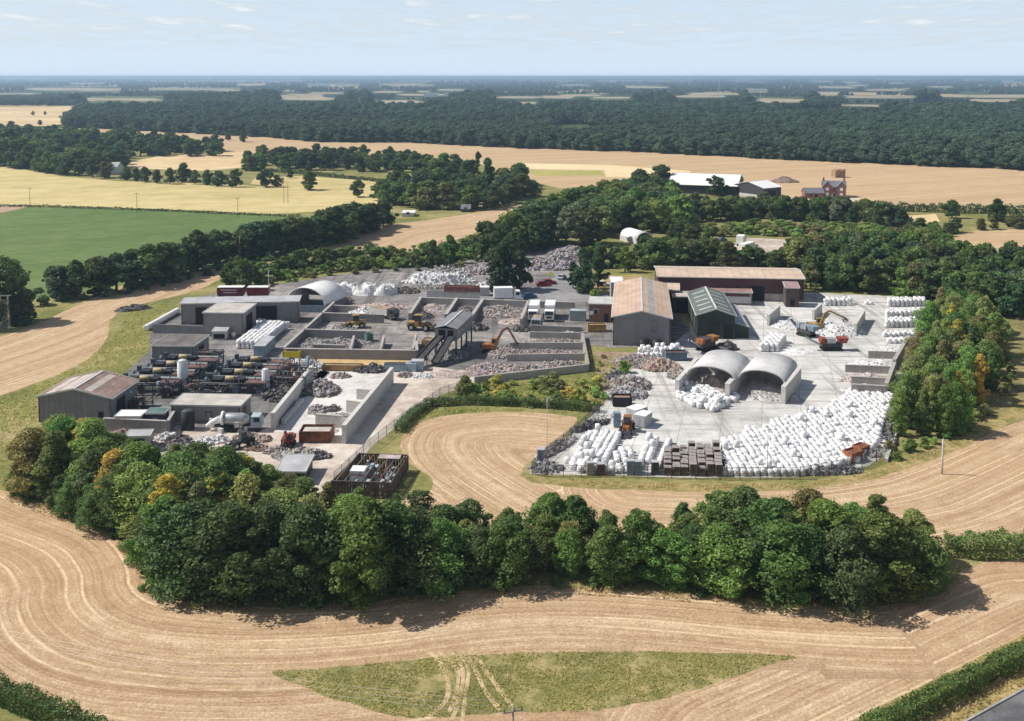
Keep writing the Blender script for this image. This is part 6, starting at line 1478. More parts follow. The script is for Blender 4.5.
# steel enclosure beside the belt
a, b_, c = P(331, 497), P(390, 499), P(403, 470)
t = thing('steel_enclosure', 'open topped rusty steel pen full of pale machinery behind the near belt', 'enclosure', a, ang(a, b_))
Le, De = (b_ - a).length, (c - b_).length
for (x0, y0, x1, y1) in ((0,0,Le,0), (Le,0,Le+.6,De), (Le+.6,De,1.6,De), (1.6,De,0,0)):
    wbm = MB(); L = math.hypot(x1-x0, y1-y0)
    for s in np.arange(0, L, .42): wbm.box(x0+(x1-x0)*s/L, y0+(y1-y0)*s/L, 0, .34, .12, 2.3, math.atan2(y1-y0, x1-x0))
    wbm.build('wall', M('brown_steel', (.12, .09, .075), .85, .3, .8), t)
bb = MB()
for k in range(7):
    x = Le * (k + .5) / 7; bb.beam((x, 0, 2.3), (x + .9, De, 2.3), .18)
bb.beam((0, 0, 2.42), (Le, 0, 2.42), .2); bb.beam((1.6, De, 2.42), (Le+.6, De, 2.42), .2); bb.build('beams', _M['brown_steel'], t)
MB().box(3.0, De*.45, 0, 2.2, 2.2, 2.5).build('white_tank', WHITE, t)
pm = MB(); rr = random.Random(4)
for k in range(26): pm.box(rr.uniform(2.2, Le-.6), rr.uniform(.6, De-.6), 0, rr.uniform(.4, 1.5), rr.uniform(.4, 1.4), rr.uniform(.5, 2.2), rr.uniform(0, 3))
pm.build('machinery', M('pale_blue', (.32, .38, .42)), t)
MB().box(Le*.78, De*.86, 2.6, 3.4, 1.6, .12).build('cover', M('pale_pink', (.40, .33, .33)), t)
pp = MB()
for k in range(8): pp.tube([(rr.uniform(2, Le-1), rr.uniform(.5, De-.5), 0), (rr.uniform(2, Le-1), rr.uniform(.5, De-.5), 2.7)], .1, 6)
pp.build('pipes', RUST, t)
# ------------------------------------------------------------------ heaps of loose material
HEAPM = mat_attr('mixed_rubble')
PAL = {'white': [(.78,.78,.77), (.70,.70,.70), (.60,.60,.60), (.74,.72,.70), (.5,.5,.5)], 'grey': [(.36,.345,.33), (.28,.27,.26), (.43,.415,.40), (.22,.21,.20), (.5,.48,.46), (.33,.28,.23)],
       'waste': [(.34,.27,.2), (.45,.40,.36), (.66,.64,.62), (.40,.30,.29), (.30,.26,.25), (.48,.38,.36), (.72,.70,.69), (.2,.2,.22), (.38,.42,.5), (.45,.3,.3)],
       'dark': [(.06,.06,.065), (.10,.10,.105), (.16,.15,.145), (.22,.2,.19), (.35,.33,.32)], 'brown': [(.27,.19,.15), (.33,.25,.20), (.22,.15,.12), (.40,.32,.27)],
       'scrap': [(.33,.27,.22), (.26,.2,.16), (.42,.39,.36), (.3,.3,.31), (.52,.5,.5), (.62,.6,.6), (.30,.22,.2), (.22,.22,.25), (.38,.36,.42)], 'pink': [(.5,.40,.36), (.44,.34,.30), (.56,.48,.44)],
       'bale': [(.42,.30,.24), (.36,.27,.22), (.5,.42,.36), (.30,.22,.2), (.55,.5,.48)]}
def heap(name, label, px, rx, ry, rz, h, pal, chunks, cs=(.25, .7), seed=0, cat='heap', base=None, flat=False, group=None):
    r = random.Random(seed + len(label)); p = P(*px); pal_ = PAL[pal]; mb = MB(); cols = []
    ry *= 1.35; h *= 1.1; chunks = int(chunks * 1.15)
    nr, na = 9, 30
    def hz_(x, y):
        q = math.hypot(x, y)
        k = max(0, 1 - q) if not flat else min(1, max(0, (1 - q) * 3))
        return h * (k ** .8) * (.75 + .5 * mnoise.noise(Vector((x * 2.3 + seed, y * 2.3, h)))) + (.10 * h * mnoise.noise(Vector((x * 9, y * 9, seed))) if k > 0 else 0)
    vs = [(0, 0, hz_(0, 0))]; fs = []
    for i in range(1, nr + 1):
        for k in range(na):
            a = 2 * math.pi * k / na; q = i / nr * (1 + .16 * mnoise.noise(Vector((math.cos(a) * 1.6, math.sin(a) * 1.6, seed + 2))))
            x, y = q * math.cos(a), q * math.sin(a); vs.append((x * rx, y * ry, hz_(x, y) if i < nr else -.05))
    for k in range(na): fs.append((0, 1 + k, 1 + (k + 1) % na))
    for i in range(nr - 1):
        for k in range(na): fs.append((1 + i*na + k, 1 + (i+1)*na + k, 1 + (i+1)*na + (k+1) % na, 1 + i*na + (k+1) % na))
    mb.add(vs, fs); bc = base or pal_[0]
    for f in fs: c = r.choice(pal_); cols.append(tuple(bc[j] * .5 + c[j] * .5 for j in range(3)))
    chunks = int(chunks * 1.5); cs = (cs[0] * .7, cs[1] * .72)
    for _ in range(chunks):
        a, q = r.uniform(0, 6.28), math.sqrt(r.random()) * 1.02; x, y = q * math.cos(a), q * math.sin(a)
        s = r.uniform(*cs); z = max(0, hz_(x, y)); sx_, sy_, sz_ = s * r.uniform(.5, 1.5), s * r.uniform(.4, 1.2), s * r.uniform(.25, .9)
        mt = Matrix.Translation((x * rx, y * ry, z + sz_ * .2)) @ Matrix.Rotation(r.uniform(0, 6.28), 4, 'Z') @ Matrix.Rotation(r.uniform(-.7, .7), 4, 'X') @ Matrix.Rotation(r.uniform(-.7, .7), 4, 'Y')
        bx = [mt @ Vector((i * sx_ / 2 * r.uniform(.7, 1.1), j * sy_ / 2 * r.uniform(.7, 1.1), k * sz_ / 2)) for i, j, k in ((-1,-1,-1),(1,-1,-1),(1,1,-1),(-1,1,-1),(-1,-1,1),(1,-1,1),(1,1,1),(-1,1,1))]
        mb.add(bx, [(3,2,1,0),(4,5,6,7),(0,1,5,4),(1,2,6,5),(2,3,7,6),(3,0,4,7)])
        c = r.choice(pal_); c = tuple(c[j] * .68 + bc[j] * .32 for j in range(3)); cols += [c] * 6
    me = bpy.data.meshes.new(name); me.from_pydata(mb.v, [], mb.f); me.materials.append(HEAPM)
    ca = me.attributes.new('tone', 'FLOAT_COLOR', 'FACE'); ca.data.foreach_set('color', np.array([(*c, 1) for c in cols], np.float32).ravel())
    o = link(name, me, None, (p.x, p.y, .02), rz)
    return tag(o, label, cat, group, 'stuff' if chunks > 40 else None)
hp = heap
hp('rubble_heap', 'grey rubble heap along the grey divider wall of the front bay', (338,344), 8.5, 1.8, 0, 1.5, 'grey', 160, seed=201)
hp('rubble_heap', 'dark grey rubble at the top of the front bay', (313,343), 4.5, 2.2, 0, 1.2, 'dark', 90, seed=202, base=(.26,.25,.24))
hp('rubble_heap', 'grey rubble heap behind the yellow wheel loader', (338,331), 5.5, 2.2, 0, 1.2, 'grey', 110, seed=203)
hp('rubble_heap', 'low grey rubble left of the dark waste bin', (360,336), 3.0, 1.6, 0, .9, 'scrap', 60, seed=204)
hp('rubble_heap', 'brownish rubble against the back wall of the leftmost upper bay', (432,309), 4.5, 2.6, 0, 1.5, 'pink', 90, seed=205)
hp('waste_heap', 'dark timber and scrap pile between two white lorries and bays', (522,330), 2.4, 1.6, 0, 1.6, 'dark', 60, (.4, 1.0), seed=206)
# [name, label, px, rx, ry, rot, h, palette, chunks]
hp('rubble_heap', 'grey rubble heap filling the bay behind the front wall', (322,347), 7.5, 2.6, 0, 1.6, 'grey', 260, seed=1)
hp('rubble_heap', 'fine grey heap at the left corner of the front bay', (303,353), 4.5, 2.5, .2, 1.3, 'grey', 90, seed=2)
hp('rubble_heap', 'smooth pale grey heap right of the fine grey heap', (338,354), 4, 2, 0, 1.0, 'grey', 60, (.15, .4), seed=3)
hp('rubble_heap', 'pale bulky plastic heap in the back bay near the arched shelter', (372,315), 7, 3.4, -.1, 2.2, 'white', 160, (.4, 1.0), seed=4)
hp('rubble_heap', 'low pale heap along the back wall behind the tipper lorry', (384,307), 9, 2.5, 0, 1.2, 'pink', 120, seed=5)
hp('rubble_heap', 'grey scrap heap between shelter and rear storage bays', (341,301), 3.2, 2.2, 0, 2.4, 'scrap', 120, (.4, .9), seed=6)
hp('rubble_heap', 'dark scrap heap in the shadow of the leftmost upper bay', (424,317), 2.6, 2.5, 0, 1.6, 'dark', 70, seed=7)
hp('rubble_heap', 'brown grey heap in the second upper bay', (441,311), 5, 3.5, 0, 1.8, 'scrap', 120, (.2, .5), seed=8, base=(.36,.29,.27))
hp('rubble_heap', 'dark mauve heap in the third upper bay', (467,313), 4.4, 3.6, 0, 2.0, 'dark', 140, seed=9, base=(.2,.16,.16))
hp('waste_heap', 'pale mixed scrap heap in the widest upper bay', (499,313), 7.5, 4.2, -.1, 2.0, 'scrap', 320, (.3, .9), seed=10)
hp('rubble_heap', 'flat tan heap right of the pale mixed scrap', (513,322), 4, 2.4, 0, .8, 'pink', 40, seed=11)
hp('waste_heap', 'dark block heap before the pale mixed scrap', (476,329), 3, 1.8, 0, 1.9, 'dark', 60, (.5, 1.1), seed=12)
hp('waste_heap', 'colourful mixed waste heap in the front waste bay', (516,372), 11, 2.6, .05, 1.9, 'waste', 520, (.25, .8), seed=13)
hp('waste_heap', 'colourful waste heap at the right of the front waste bay', (562,367), 6.5, 1.8, .08, 1.5, 'waste', 260, (.25, .8), seed=14)
hp('waste_heap', 'reddish waste heap on the left corner below the excavator', (488,371), 4.5, 3.2, 0, 2.0, 'waste', 260, (.3, .8), seed=15, base=(.42,.3,.29))
hp('waste_heap', 'long waste heap in the middle waste bay', (545,355), 9, 1.5, 0, 1.5, 'waste', 320, (.25, .7), seed=16)
hp('waste_heap', 'pale waste heap around the grab of the orange excavator', (507,355), 4.5, 2.6, 0, 1.9, 'waste', 200, (.3, .8), seed=17)
hp('waste_heap', 'long waste heap in the back waste bay', (552,344), 8.5, 1.5, 0, 1.5, 'waste', 280, (.25, .7), seed=18)
hp('waste_heap', 'small white heap in the rearmost waste bay', (569,336), 3.2, 1.2, 0, 1.1, 'white', 90, (.3, .8), seed=19)
hp('waste_heap', 'white torn sheet heap beside the yellow skip', (301,366), 6, 2.4, -.2, 1.6, 'white', 170, (.4, 1.1), seed=20)
hp('waste_heap', 'low scattered white sheets left of the torn sheet heap', (283,371), 4, 1.6, 0, .5, 'white', 80, (.3, .8), seed=21)
hp('scrap_heap', 'dark twisted scrap in the debris row below the bay wall', (372,371), 4.2, 1.4, 0, 1.5, 'dark', 130, (.3, .9), seed=22)
hp('scrap_heap', 'dark tangled machine scrap at the top of the bright floor', (322,391), 3.4, 3.2, .3, 2.4, 'scrap', 150, (.4, 1.2), seed=23, base=(.2,.19,.18))
hp('rubble_heap', 'small rough rubble heap in the middle of the bright floor', (318,411), 2.0, 1.6, 0, 1.3, 'scrap', 60, (.3, .8), seed=24, base=(.36,.32,.29))
hp('rubble_heap', 'dark scrap pile left of the pale grey bay heap', (333,410), 1.4, 1.0, .5, 1.1, 'dark', 50, seed=25, base=(.25,.22,.2))
hp('rubble_heap', 'smooth grey aggregate heap against the right pale wall', (339,419), 3.0, 2.2, .6, 1.2, 'grey', 60, (.15, .35), seed=26)
hp('rubble_heap', 'pink grey aggregate in the near bay by the rusty container', (322,431), 3.0, 1.4, 0, .9, 'pink', 60, (.15, .35), seed=27)
hp('rubble_heap', 'broken concrete rubble scattered in front of the rusty container', (300,456), 4.6, 1.8, 0, 1.0, 'grey', 170, (.3, .9), seed=28, base=(.46,.42,.38))
hp('scrap_heap', 'dark iron scrap at the right of the broken rubble', (317,457), 2.4, 1.0, 0, 1.0, 'dark', 90, (.3, .8), seed=29)
hp('earth_heap', 'long brown earth bank below the gabled shed', (127,438), 5.4, 1.9, .05, 2.1, 'brown', 60, (.2, .4), seed=30)
hp('scrap_heap', 'rusty scrap beside the pale grey cabin', (171,446), 2.2, 1.1, 0, 1.0, 'dark', 60, seed=31, base=(.22,.14,.12))
hp('scrap_heap', 'dark tyres and junk left of the dark telehandler', (187,446), 3.0, 1.0, 0, 1.0, 'dark', 80, seed=32)
hp('scrap_heap', 'pale junk and sheets in front of the black plastic tank', (205,442), 2.2, 1.4, 0, .9, 'white', 70, seed=33)
hp('scrap_heap', 'mixed junk between the cabin and the near belt', (152,449), 3.4, 1.2, 0, 1.2, 'scrap', 100, seed=34)
hp('rubble_heap', 'low brown rubble strewn right of the telehandler', (258,449), 2.6, .9, 0, .5, 'brown', 60, seed=35)
hp('scrap_heap', 'dark tangle of pipes at the right end of the rack machines', (283,394), 4.6, 4.0, .6, 1.8, 'dark', 260, (.4, 1.2), seed=36)
hp('scrap_heap', 'blue grey machine debris in the conveyor shadow', (456,356), 3.0, 2.4, .3, 1.6, 'scrap', 120, seed=37, base=(.13,.13,.15))
hp('earth_heap', 'smooth brown earth heap in front of the conveyor feet', (452,375), 6, 1.9, .1, 1.3, 'pink', 60, (.15, .35), seed=38)
hp('scrap_heap', 'low mixed debris at the feed end of the conveyor', (424,377), 2.4, 1.0, 0, .8, 'white', 60, seed=39)
hp('rubble_heap', 'tall pale grey rubble ridge left of the evergreens', (490,272), 11, 4, -.05, 3.4, 'scrap', 420, (.5, 1.4), seed=40, base=(.42,.38,.38))
hp('rubble_heap', 'grey rubble mound at the left of the rear rubble ridge', (447,275), 8, 3.5, 0, 2.6, 'scrap', 260, (.5, 1.4), seed=41, base=(.45,.42,.42))
hp('plastic_heap', 'bright white plastic bale heap behind the rust red containers', (440,282), 11, 3.0, 0, 2.3, 'white', 200, (.5, 1.2), seed=42, flat=True)
hp('plastic_heap', 'small white plastic heap at the end of the rust red containers', (484,288), 3.0, 2.0, 0, 2.0, 'white', 50, (.4, 1), seed=43)
hp('rubble_heap', 'big mauve grey rubble ridge beyond the black green evergreens', (555,267), 12, 4.5, .15, 4.4, 'scrap', 460, (.6, 1.6), seed=44, base=(.40,.36,.37))
hp('rubble_heap', 'upper part of the mauve grey rubble behind the ridge', (570,256), 8, 4, .1, 4.0, 'scrap', 240, (.6, 1.6), seed=45, base=(.40,.36,.37))
for (x, y, rx, rz_, d) in ((340,293,5.4,.0,'leftmost white sheeted stack behind the storage bays'), (366,293,4.6,.15,'middle white sheeted stack behind the storage bays'), (386,293,4.2,.5,'rightmost white sheeted stack behind the storage bays')):
    hp('sheeted_stack', d, (x, y), rx, 2.6, rz_, 2.7, 'white', 7, (.5, 1.0), seed=x, flat=True, cat='stack')
hp('scrap_heap', 'brown and green scrap right of the white sheeted stacks', (406,292), 4.0, 2.0, 0, 1.8, 'dark', 140, (.4, 1.1), seed=46, base=(.2,.18,.13))
hp('scrap_heap', 'low mixed scrap between sheeted stacks and plastic heap', (428,288), 4.4, 1.4, 0, .9, 'scrap', 100, (.3, .9), seed=47, base=(.3,.28,.22))
hp('rubble_heap', 'big white crushed rubble heap under the yellow arm', (832,331), 8, 4.2, 0, 2.4, 'white', 260, (.25, .8), seed=48)
hp('rubble_heap', 'small white rubble heap beside the blue grey crusher', (788,326), 4.6, 3, 0, 1.7, 'white', 120, (.25, .6), seed=49)
hp('rubble_heap', 'fine white powder cone below the red crusher', (800,352), 4.6, 2.0, 0, 1.0, 'white', 50, (.15, .3), seed=50)
hp('rubble_heap', 'pale grey heap inside the right arched store', (765,391), 5.4, 5.5, 0, 1.5, 'grey', 260, (.2, .5), seed=51, base=(.58,.57,.56))
hp('rubble_heap', 'pinkish grey slope inside the left arched store', (714,385), 4.0, 4.0, 0, 2.0, 'pink', 120, (.2, .5), seed=52, base=(.54,.49,.47))
hp('rubble_heap', 'pale heap in the front of the long pale bays', (864,391), 5, 1.6, 0, 1.3, 'white', 120, (.2, .6), seed=53)
hp('rubble_heap', 'pinkish white heap in the middle long pale bay', (868,380), 6.2, 2.6, 0, 1.3, 'pink', 160, (.2, .6), seed=54, base=(.6,.56,.54))
hp('rubble_heap', 'white grey heap in the rear long pale bay', (876,366), 6, 3, 0, 1.6, 'white', 160, (.2, .6), seed=55)
hp('rubble_heap', 'thin dark streak of debris across the pale bays', (888,371), 3.2, .7, .1, .6, 'dark', 60, seed=56)
hp('rubble_heap', 'last pale heap at the top of the long pale bays', (892,352), 5, 2.6, 0, 1.3, 'white', 110, (.2, .6), seed=57)
hp('scrap_heap', 'grey machinery scrap by the left wall of the arched stores', (679,377), 2.4, 2.2, .5, 2.0, 'scrap', 120, (.4, 1.0), seed=58)
hp('scrap_heap', 'jumbled pale and brown scrap below the white bag row', (637,363), 5.5, 3.0, 0, 1.7, 'scrap', 300, (.4, 1.1), seed=59)
hp('scrap_heap', 'brown scrap bales jumbled beside the blue skip', (661,368), 4.2, 2.4, 0, 2.0, 'bale', 170, (.6, 1.3), seed=60)
hp('scrap_heap', 'grey scrap bales spilling along the scrub edge', (629,386), 4.4, 3.0, .2, 2.0, 'scrap', 240, (.6, 1.3), seed=61)
hp('scrap_heap', 'dark grey scrap at the upper edge of the scrub', (617,378), 2.6, 1.6, .2, 1.5, 'dark', 90, (.4, 1.0), seed=62, base=(.26,.26,.26))
hp('scrap_heap', 'silver grey scrap bales above the black skip', (626,396), 4.2, 2.0, .1, 1.8, 'scrap', 160, (.6, 1.2), seed=63, base=(.45,.45,.48))
hp('scrap_heap', 'dark machine scrap in front of the green shed', (726,349), 2.8, 1.4, 0, 1.9, 'dark', 100, (.4, 1.1), seed=64)
hp('scrap_heap', 'pale waste with a red streak behind the orange loader', (608,420), 3.0, 1.3, .1, 1.1, 'white', 90, (.3, .8), seed=65, base=(.6,.52,.5))
hp('scrap_heap', 'dark scrap line inside the lower left fence corner', (556,449), 1.2, 4.6, -.6, 1.2, 'scrap', 150, (.3, .9), seed=66)
hp('scrap_heap', 'dark scrap and bags in the lower left fence corner', (546,469), 2.8, 1.4, 0, 1.3, 'scrap', 120, (.3, .9), seed=67, base=(.25,.26,.28))
hp('scrap_heap', 'dark scrap line along the fence right of the bag field', (829,472), 5.4, 1.0, .06, 1.2, 'dark', 170, (.3, .9), seed=68, base=(.25,.25,.26))
hp('scrap_heap', 'dark gap of scrap between bag field and mixed wood', (888,430), .9, 7.0, -.25, 1.0, 'dark', 170, (.3, .9), seed=69)
hp('scrap_heap', 'white and dark scrap behind the rusty corner skips', (872,455), 1.6, 1.2, 0, 1.1, 'scrap', 60, seed=70)
hp('scrap_heap', 'dark bins and scrap along the fence by the scrub', (590,427), 1.0, 3.6, -.9, 1.3, 'dark', 90, (.4, 1.0), seed=71)
hp('earth_heap', 'brown earth heap on the tan field behind the barns', (784,182), 9, 5, 0, 3.6, 'brown', 60, (.4, 1), seed=72)
hp('earth_heap', 'dark lumpy heap on the grass left of the white rolls', (133,310), 5.0, 1.4, .45, 2.0, 'dark', 40, (.2, .5), seed=73, base=(.12,.09,.08))  # heap mesh in near-black tones, its material left open
for k, (x, y, pl, dsc) in enumerate(((140,445,'dark','black junk heap left of the pale grey cabin'), (166,438,'white','white and dark oddments behind the scrap row on the dirt'), (178,440,'dark','rusty engine parts in the middle of the dirt yard'), (197,447,'scrap','mixed scrap just behind the belt tree tops'), (218,441,'white','pale sheets below the silver drum lorry'), (246,438,'scrap','green grey scrap right of the silver drum lorry'), (262,440,'pink','reddish rubble patch before the left pale wall'), (275,452,'scrap','thin rubble spread left of the broken concrete'), (340,377,'scrap','dark machine scrap beside the bright floor top edge'), (405,376,'scrap','loose debris along the light track top'), (300,384,'dark','black machine parts by the upper end of the left pale wall'), (575,330,'scrap','silver machine parts stacked beside the grey green container'))):
    hp('scrap_heap', dsc, (x, y), 1.6 + .3 * (k % 3), 1.0, 0, .9, pl, 60, (.3, .9), seed=100 + k)
p = P(840, 177.5); t = MB()
for k in range(4):
    for j in range(3): t.box(k * 1.85 - 3, j * 1.3, 0, 1.8, 1.25, 4.4 + .6 * (k % 2))
t.box(-.2, 1.3, 0, 7.1, 3.4, 4.1)
tag(t.build('straw_stack', M('straw', (.36, .23, .14), .95, .25, .5, stripe=(2, 1.2, .3)), None, p, R(20)), 'tall square straw stack alone on the tan field', 'straw stack')
# ------------------------------------------------------------------ bulk bags
def bag_mesh(seed, squash=1.0):
    r = random.Random(seed); bm = bmesh.new(); bmesh.ops.create_cube(bm, size=1); bmesh.ops.subdivide_edges(bm, edges=bm.edges[:], cuts=2, use_grid_fill=True)
    for v in bm.verts:
        x, y, z = v.co; k = 1.0 + .16 * (1 - (2 * z) ** 2); q = max(abs(x), abs(y)) * 2
        rr_ = math.hypot(x, y); f = (1 - .22 * max(0, rr_ - .5) / .207) * k
        top = (z > .4)
        v.co = (x * .88 * f + r.uniform(-.045, .045), y * .88 * f + r.uniform(-.045, .045), ((z + .5) * .96 + (.12 * (1 - rr_ * 1.5) if top else 0)) * squash + r.uniform(-.03, .03))
    for sx_, sy_ in ((-1,-1),(1,-1),(1,1),(-1,1)):     # lifting loops
        p0 = Vector((sx_*.3, sy_*.3, .9 * squash)); d = Vector((sx_*.12, sy_*.12, .2 + r.uniform(-.1, .1)))
        vs = [bm.verts.new(p0 + q) for q in (Vector((-.05, 0, 0)), Vector((.05, 0, 0)), d + Vector((.03, 0, 0)), d - Vector((.03, 0, 0)))]; bm.faces.new(vs)
    me = bpy.data.meshes.new('bulk_bag'); bm.to_mesh(me); bm.free()
    me.materials.append(BAGM); me.polygons.foreach_set('use_smooth', [True] * len(me.polygons))
    return me
m, nt, b = nodes_of('bag_cloth')
oi = nt.nodes.new('ShaderNodeObjectInfo'); nn = noise_(nt, coords(nt), 2.2, 4)
c = mixc(nt, ramp(nt, oi.outputs['Random'], [(.0, .8), (.12, .3), (.45, .0)]), (.74, .74, .74), (.52, .52, .51))
c = mixc(nt, ramp(nt, nn, [(.55, 0), (.75, .3)]), c, (.5, .5, .485)); nt.links.new(c, b.inputs['Base Color']); b.inputs['Roughness'].default_value = .65
BAGM = m
BAGS = [bag_mesh(s, q) for s, q in ((1, 1), (2, .95), (3, 1.08), (4, .9), (5, 1.0), (6, 1.12))]
ALLB = []
def bag_block(px, dx, dy, label, group, layers=1, rot=None, jit=.09, drop=0, second=0, seed=1):
    poly = [P(*p) for p in px]; r = random.Random(seed)
    rot = ang(poly[0], poly[1]) if rot is None else rot
    c_, s_ = math.cos(rot), math.sin(rot); o = poly[0]
    loc = [((p.x-o.x)*c_ + (p.y-o.y)*s_, -(p.x-o.x)*s_ + (p.y-o.y)*c_) for p in poly]
    us, vs = [l[0] for l in loc], [l[1] for l in loc]
    v = min(vs) + .5
    while v < max(vs):
        u = min(us) + .5
        while u < max(us):
            if inside((u, v), loc) and r.random() >= drop:
                for k in range(layers + (1 if r.random() < second else 0)):
                    ju, jv = r.uniform(-jit, jit), r.uniform(-jit, jit); x, y = u + ju, v + jv
                    ALLB.append((o.x + x*c_ - y*s_, o.y + x*s_ + y*c_, 0.02 + k * .96, rot + r.uniform(-.35, .35) + r.choice((0, 1.5708)), label, group))
            u += dx
        v += dy
bag_block([(721,476.5),(800,476.5),(858,462),(878,448),(892,396),(850,395),(838,402),(826,412),(800,417),(772,424),(764,433),(748,431),(741,440),(722,441)], 1.03, 1.06, 'white bulk bag in the great bag field beside the mixed wood', 'bags in the great bag field', 1, None, .13, .03, .02, 1)
bag_block([(585,473),(598,473),(622,437),(608,434)], 1.03, 1.03, 'white bulk bag in the widest row block near the lower left fence', 'bags in the lower left row block', 1, ang(P(585,473), P(608,434)), .05, 0, .08, 2)
bag_block([(568,466),(586,473),(606,436),(592,434)], 1.03, 1.03, 'white bulk bag in the leftmost diagonal rows by the fence', 'bags in the leftmost diagonal rows', 1, ang(P(586,473), P(606,436)), .05, .02, .08, 3)
bag_block([(562,473),(584,474),(583,463),(566,462)], 1.2, 1.2, 'white bulk bag strewn at the fence left of the diagonal rows', 'strewn bags at the fence', 1, None, .12, .25, 0, 4)
bag_block([(602,474),(634,474),(638,455),(622,450)], 1.2, 1.2, 'white bulk bag in the loose group between two diagonal rows', 'loose bags between the diagonal rows', 1, None, .12, .2, 0, 5)
bag_block([(636,473),(643,473),(660,441),(650,440)], 1.03, 1.03, 'white bulk bag in the double row left of the pallet stacks', 'bags in the double row', 1, ang(P(636,473), P(650,440)), .05, 0, .15, 6)
bag_block([(650,474),(657,474),(673,443),(665,442)], 1.03, 1.03, 'white bulk bag in the row next to the pallet stacks', 'bags in the row next to the pallets', 1, ang(P(650,474), P(665,442)), .05, 0, .15, 7)
bag_block([(677,398),(690,407),(713,412),(727,409),(728,402),(712,392),(697,386),(686,386)], 1.05, 1.05, 'white bulk bag tumbled in front of the left arched store', 'bags before the left arched store', 1, None, .25, .02, .1, 8)
bag_block([(728,404),(736,403),(737,397),(731,398)], 1.15, 1.15, 'white bulk bag at the foot of the middle store wall', 'bags at the middle store wall', 1, None, .2, 0, 0, 9)
bag_block([(760,352),(779,352),(787,341),(770,340)], 1.15, 1.15, 'white bulk bag in the neat block behind the right arched store', 'bags in the neat block', 2, None, .05, 0, 0, 10)
bag_block([(640,358),(665,357),(684,355),(684,351),(640,352)], 1.15, 1.15, 'white bulk bag in the row in front of the main shed', 'bags before the main shed', 1, None, .12, 0, .4, 11)
bag_block([(824,306),(854,306),(854,303),(824,303)], 1.2, 1.2, 'white bulk bag stacked under the trees behind the yellow excavator', 'bags under the trees', 2, None, .1, .05, 0, 12)
bag_block([(865,305),(873,305),(873,303),(865,303)], 1.2, 1.2, 'white bulk bag in the small pair group under the trees', 'bags in the small group', 1, None, .1, 0, 0, 13)
for k, (y, x0, x1, tall) in enumerate(((307, 888, 925, 2), (319, 886, 921, 2), (328, 886, 917, 2), (337, 883, 915, 1), (344, 888, 912, 1))):
    bag_block([(x0, y), (x1, y - .6), (x1, y - 3.8), (x0, y - 3.2)], 1.2, 1.25, f'white bulk bag in the {nth(k + 1)} cross row from the back by the wood', f'bags in the {nth(k + 1)} cross row', tall, None, .1, .05, 0, 20 + k)
bag_block([(237,349),(263,349),(286,329),(262,327)], 1.03, 1.03, 'white bulk bag in the sloping stack beside the block shed', 'bags beside the block shed', 2, ang(P(263,349), P(286,329)), .06, 0, 0, 30)
bag_block([(253,327),(262,327),(268,322),(258,322)], 1.2, 1.2, 'bluish white bulk bag behind the sloping stack', 'bags behind the sloping stack', 1, None, .2, .1, 0, 31)
bag_block([(270,330),(288,330),(290,325),(274,324)], 1.2, 1.2, 'white bulk bag loose at the head of the sloping stack', 'bags at the head of the sloping stack', 1, None, .2, .15, .1, 32)
bag_block([(229,339),(236,337),(239,334),(233,336)], 1.2, 1.2, 'white bulk bag lying apart beside the small white unit', 'bags apart', 1, None, .1, 0, 0, 33)
bag_block([(690,370),(735,375),(738,371),(696,367)], 1.2, 1.2, 'white bulk bag deep inside the left arched store', 'bags inside the left store', 1, None, .2, .3, 0, 34)
ALLB.sort(key=lambda q: q[0] ** 2 + q[1] ** 2)
rr = random.Random(5)
for (x, y, z, rz_, lb, gp) in ALLB[:300]:
    tag(link('bulk_bag', rr.choice(BAGS), None, (x, y, z), rz_), lb, 'bulk bag', gp)
if len(ALLB) > 300:
    VS, FS, off = [], [], 0
    for (x, y, z, rz_, lb, gp) in ALLB[300:]:
        me = rr.choice(BAGS); n = len(me.vertices); co = np.empty(n * 3); me.vertices.foreach_get('co', co); co = co.reshape(-1, 3)
        c_, s_ = math.cos(rz_), math.sin(rz_)
        VS.append(np.stack([co[:,0]*c_ - co[:,1]*s_ + x, co[:,0]*s_ + co[:,1]*c_ + y, co[:,2] + z], 1))
        FS += [[i + off for i in p.vertices] for p in me.polygons]; off += n
    me = bpy.data.meshes.new('bulk_bags'); me.from_pydata(np.concatenate(VS).tolist(), [], FS); me.materials.append(BAGM); me.polygons.foreach_set('use_smooth', [True] * len(me.polygons))
    tag(link('bulk_bags', me), 'mass of white bulk bags farther back in the yards', 'bulk bags', None, 'stuff')

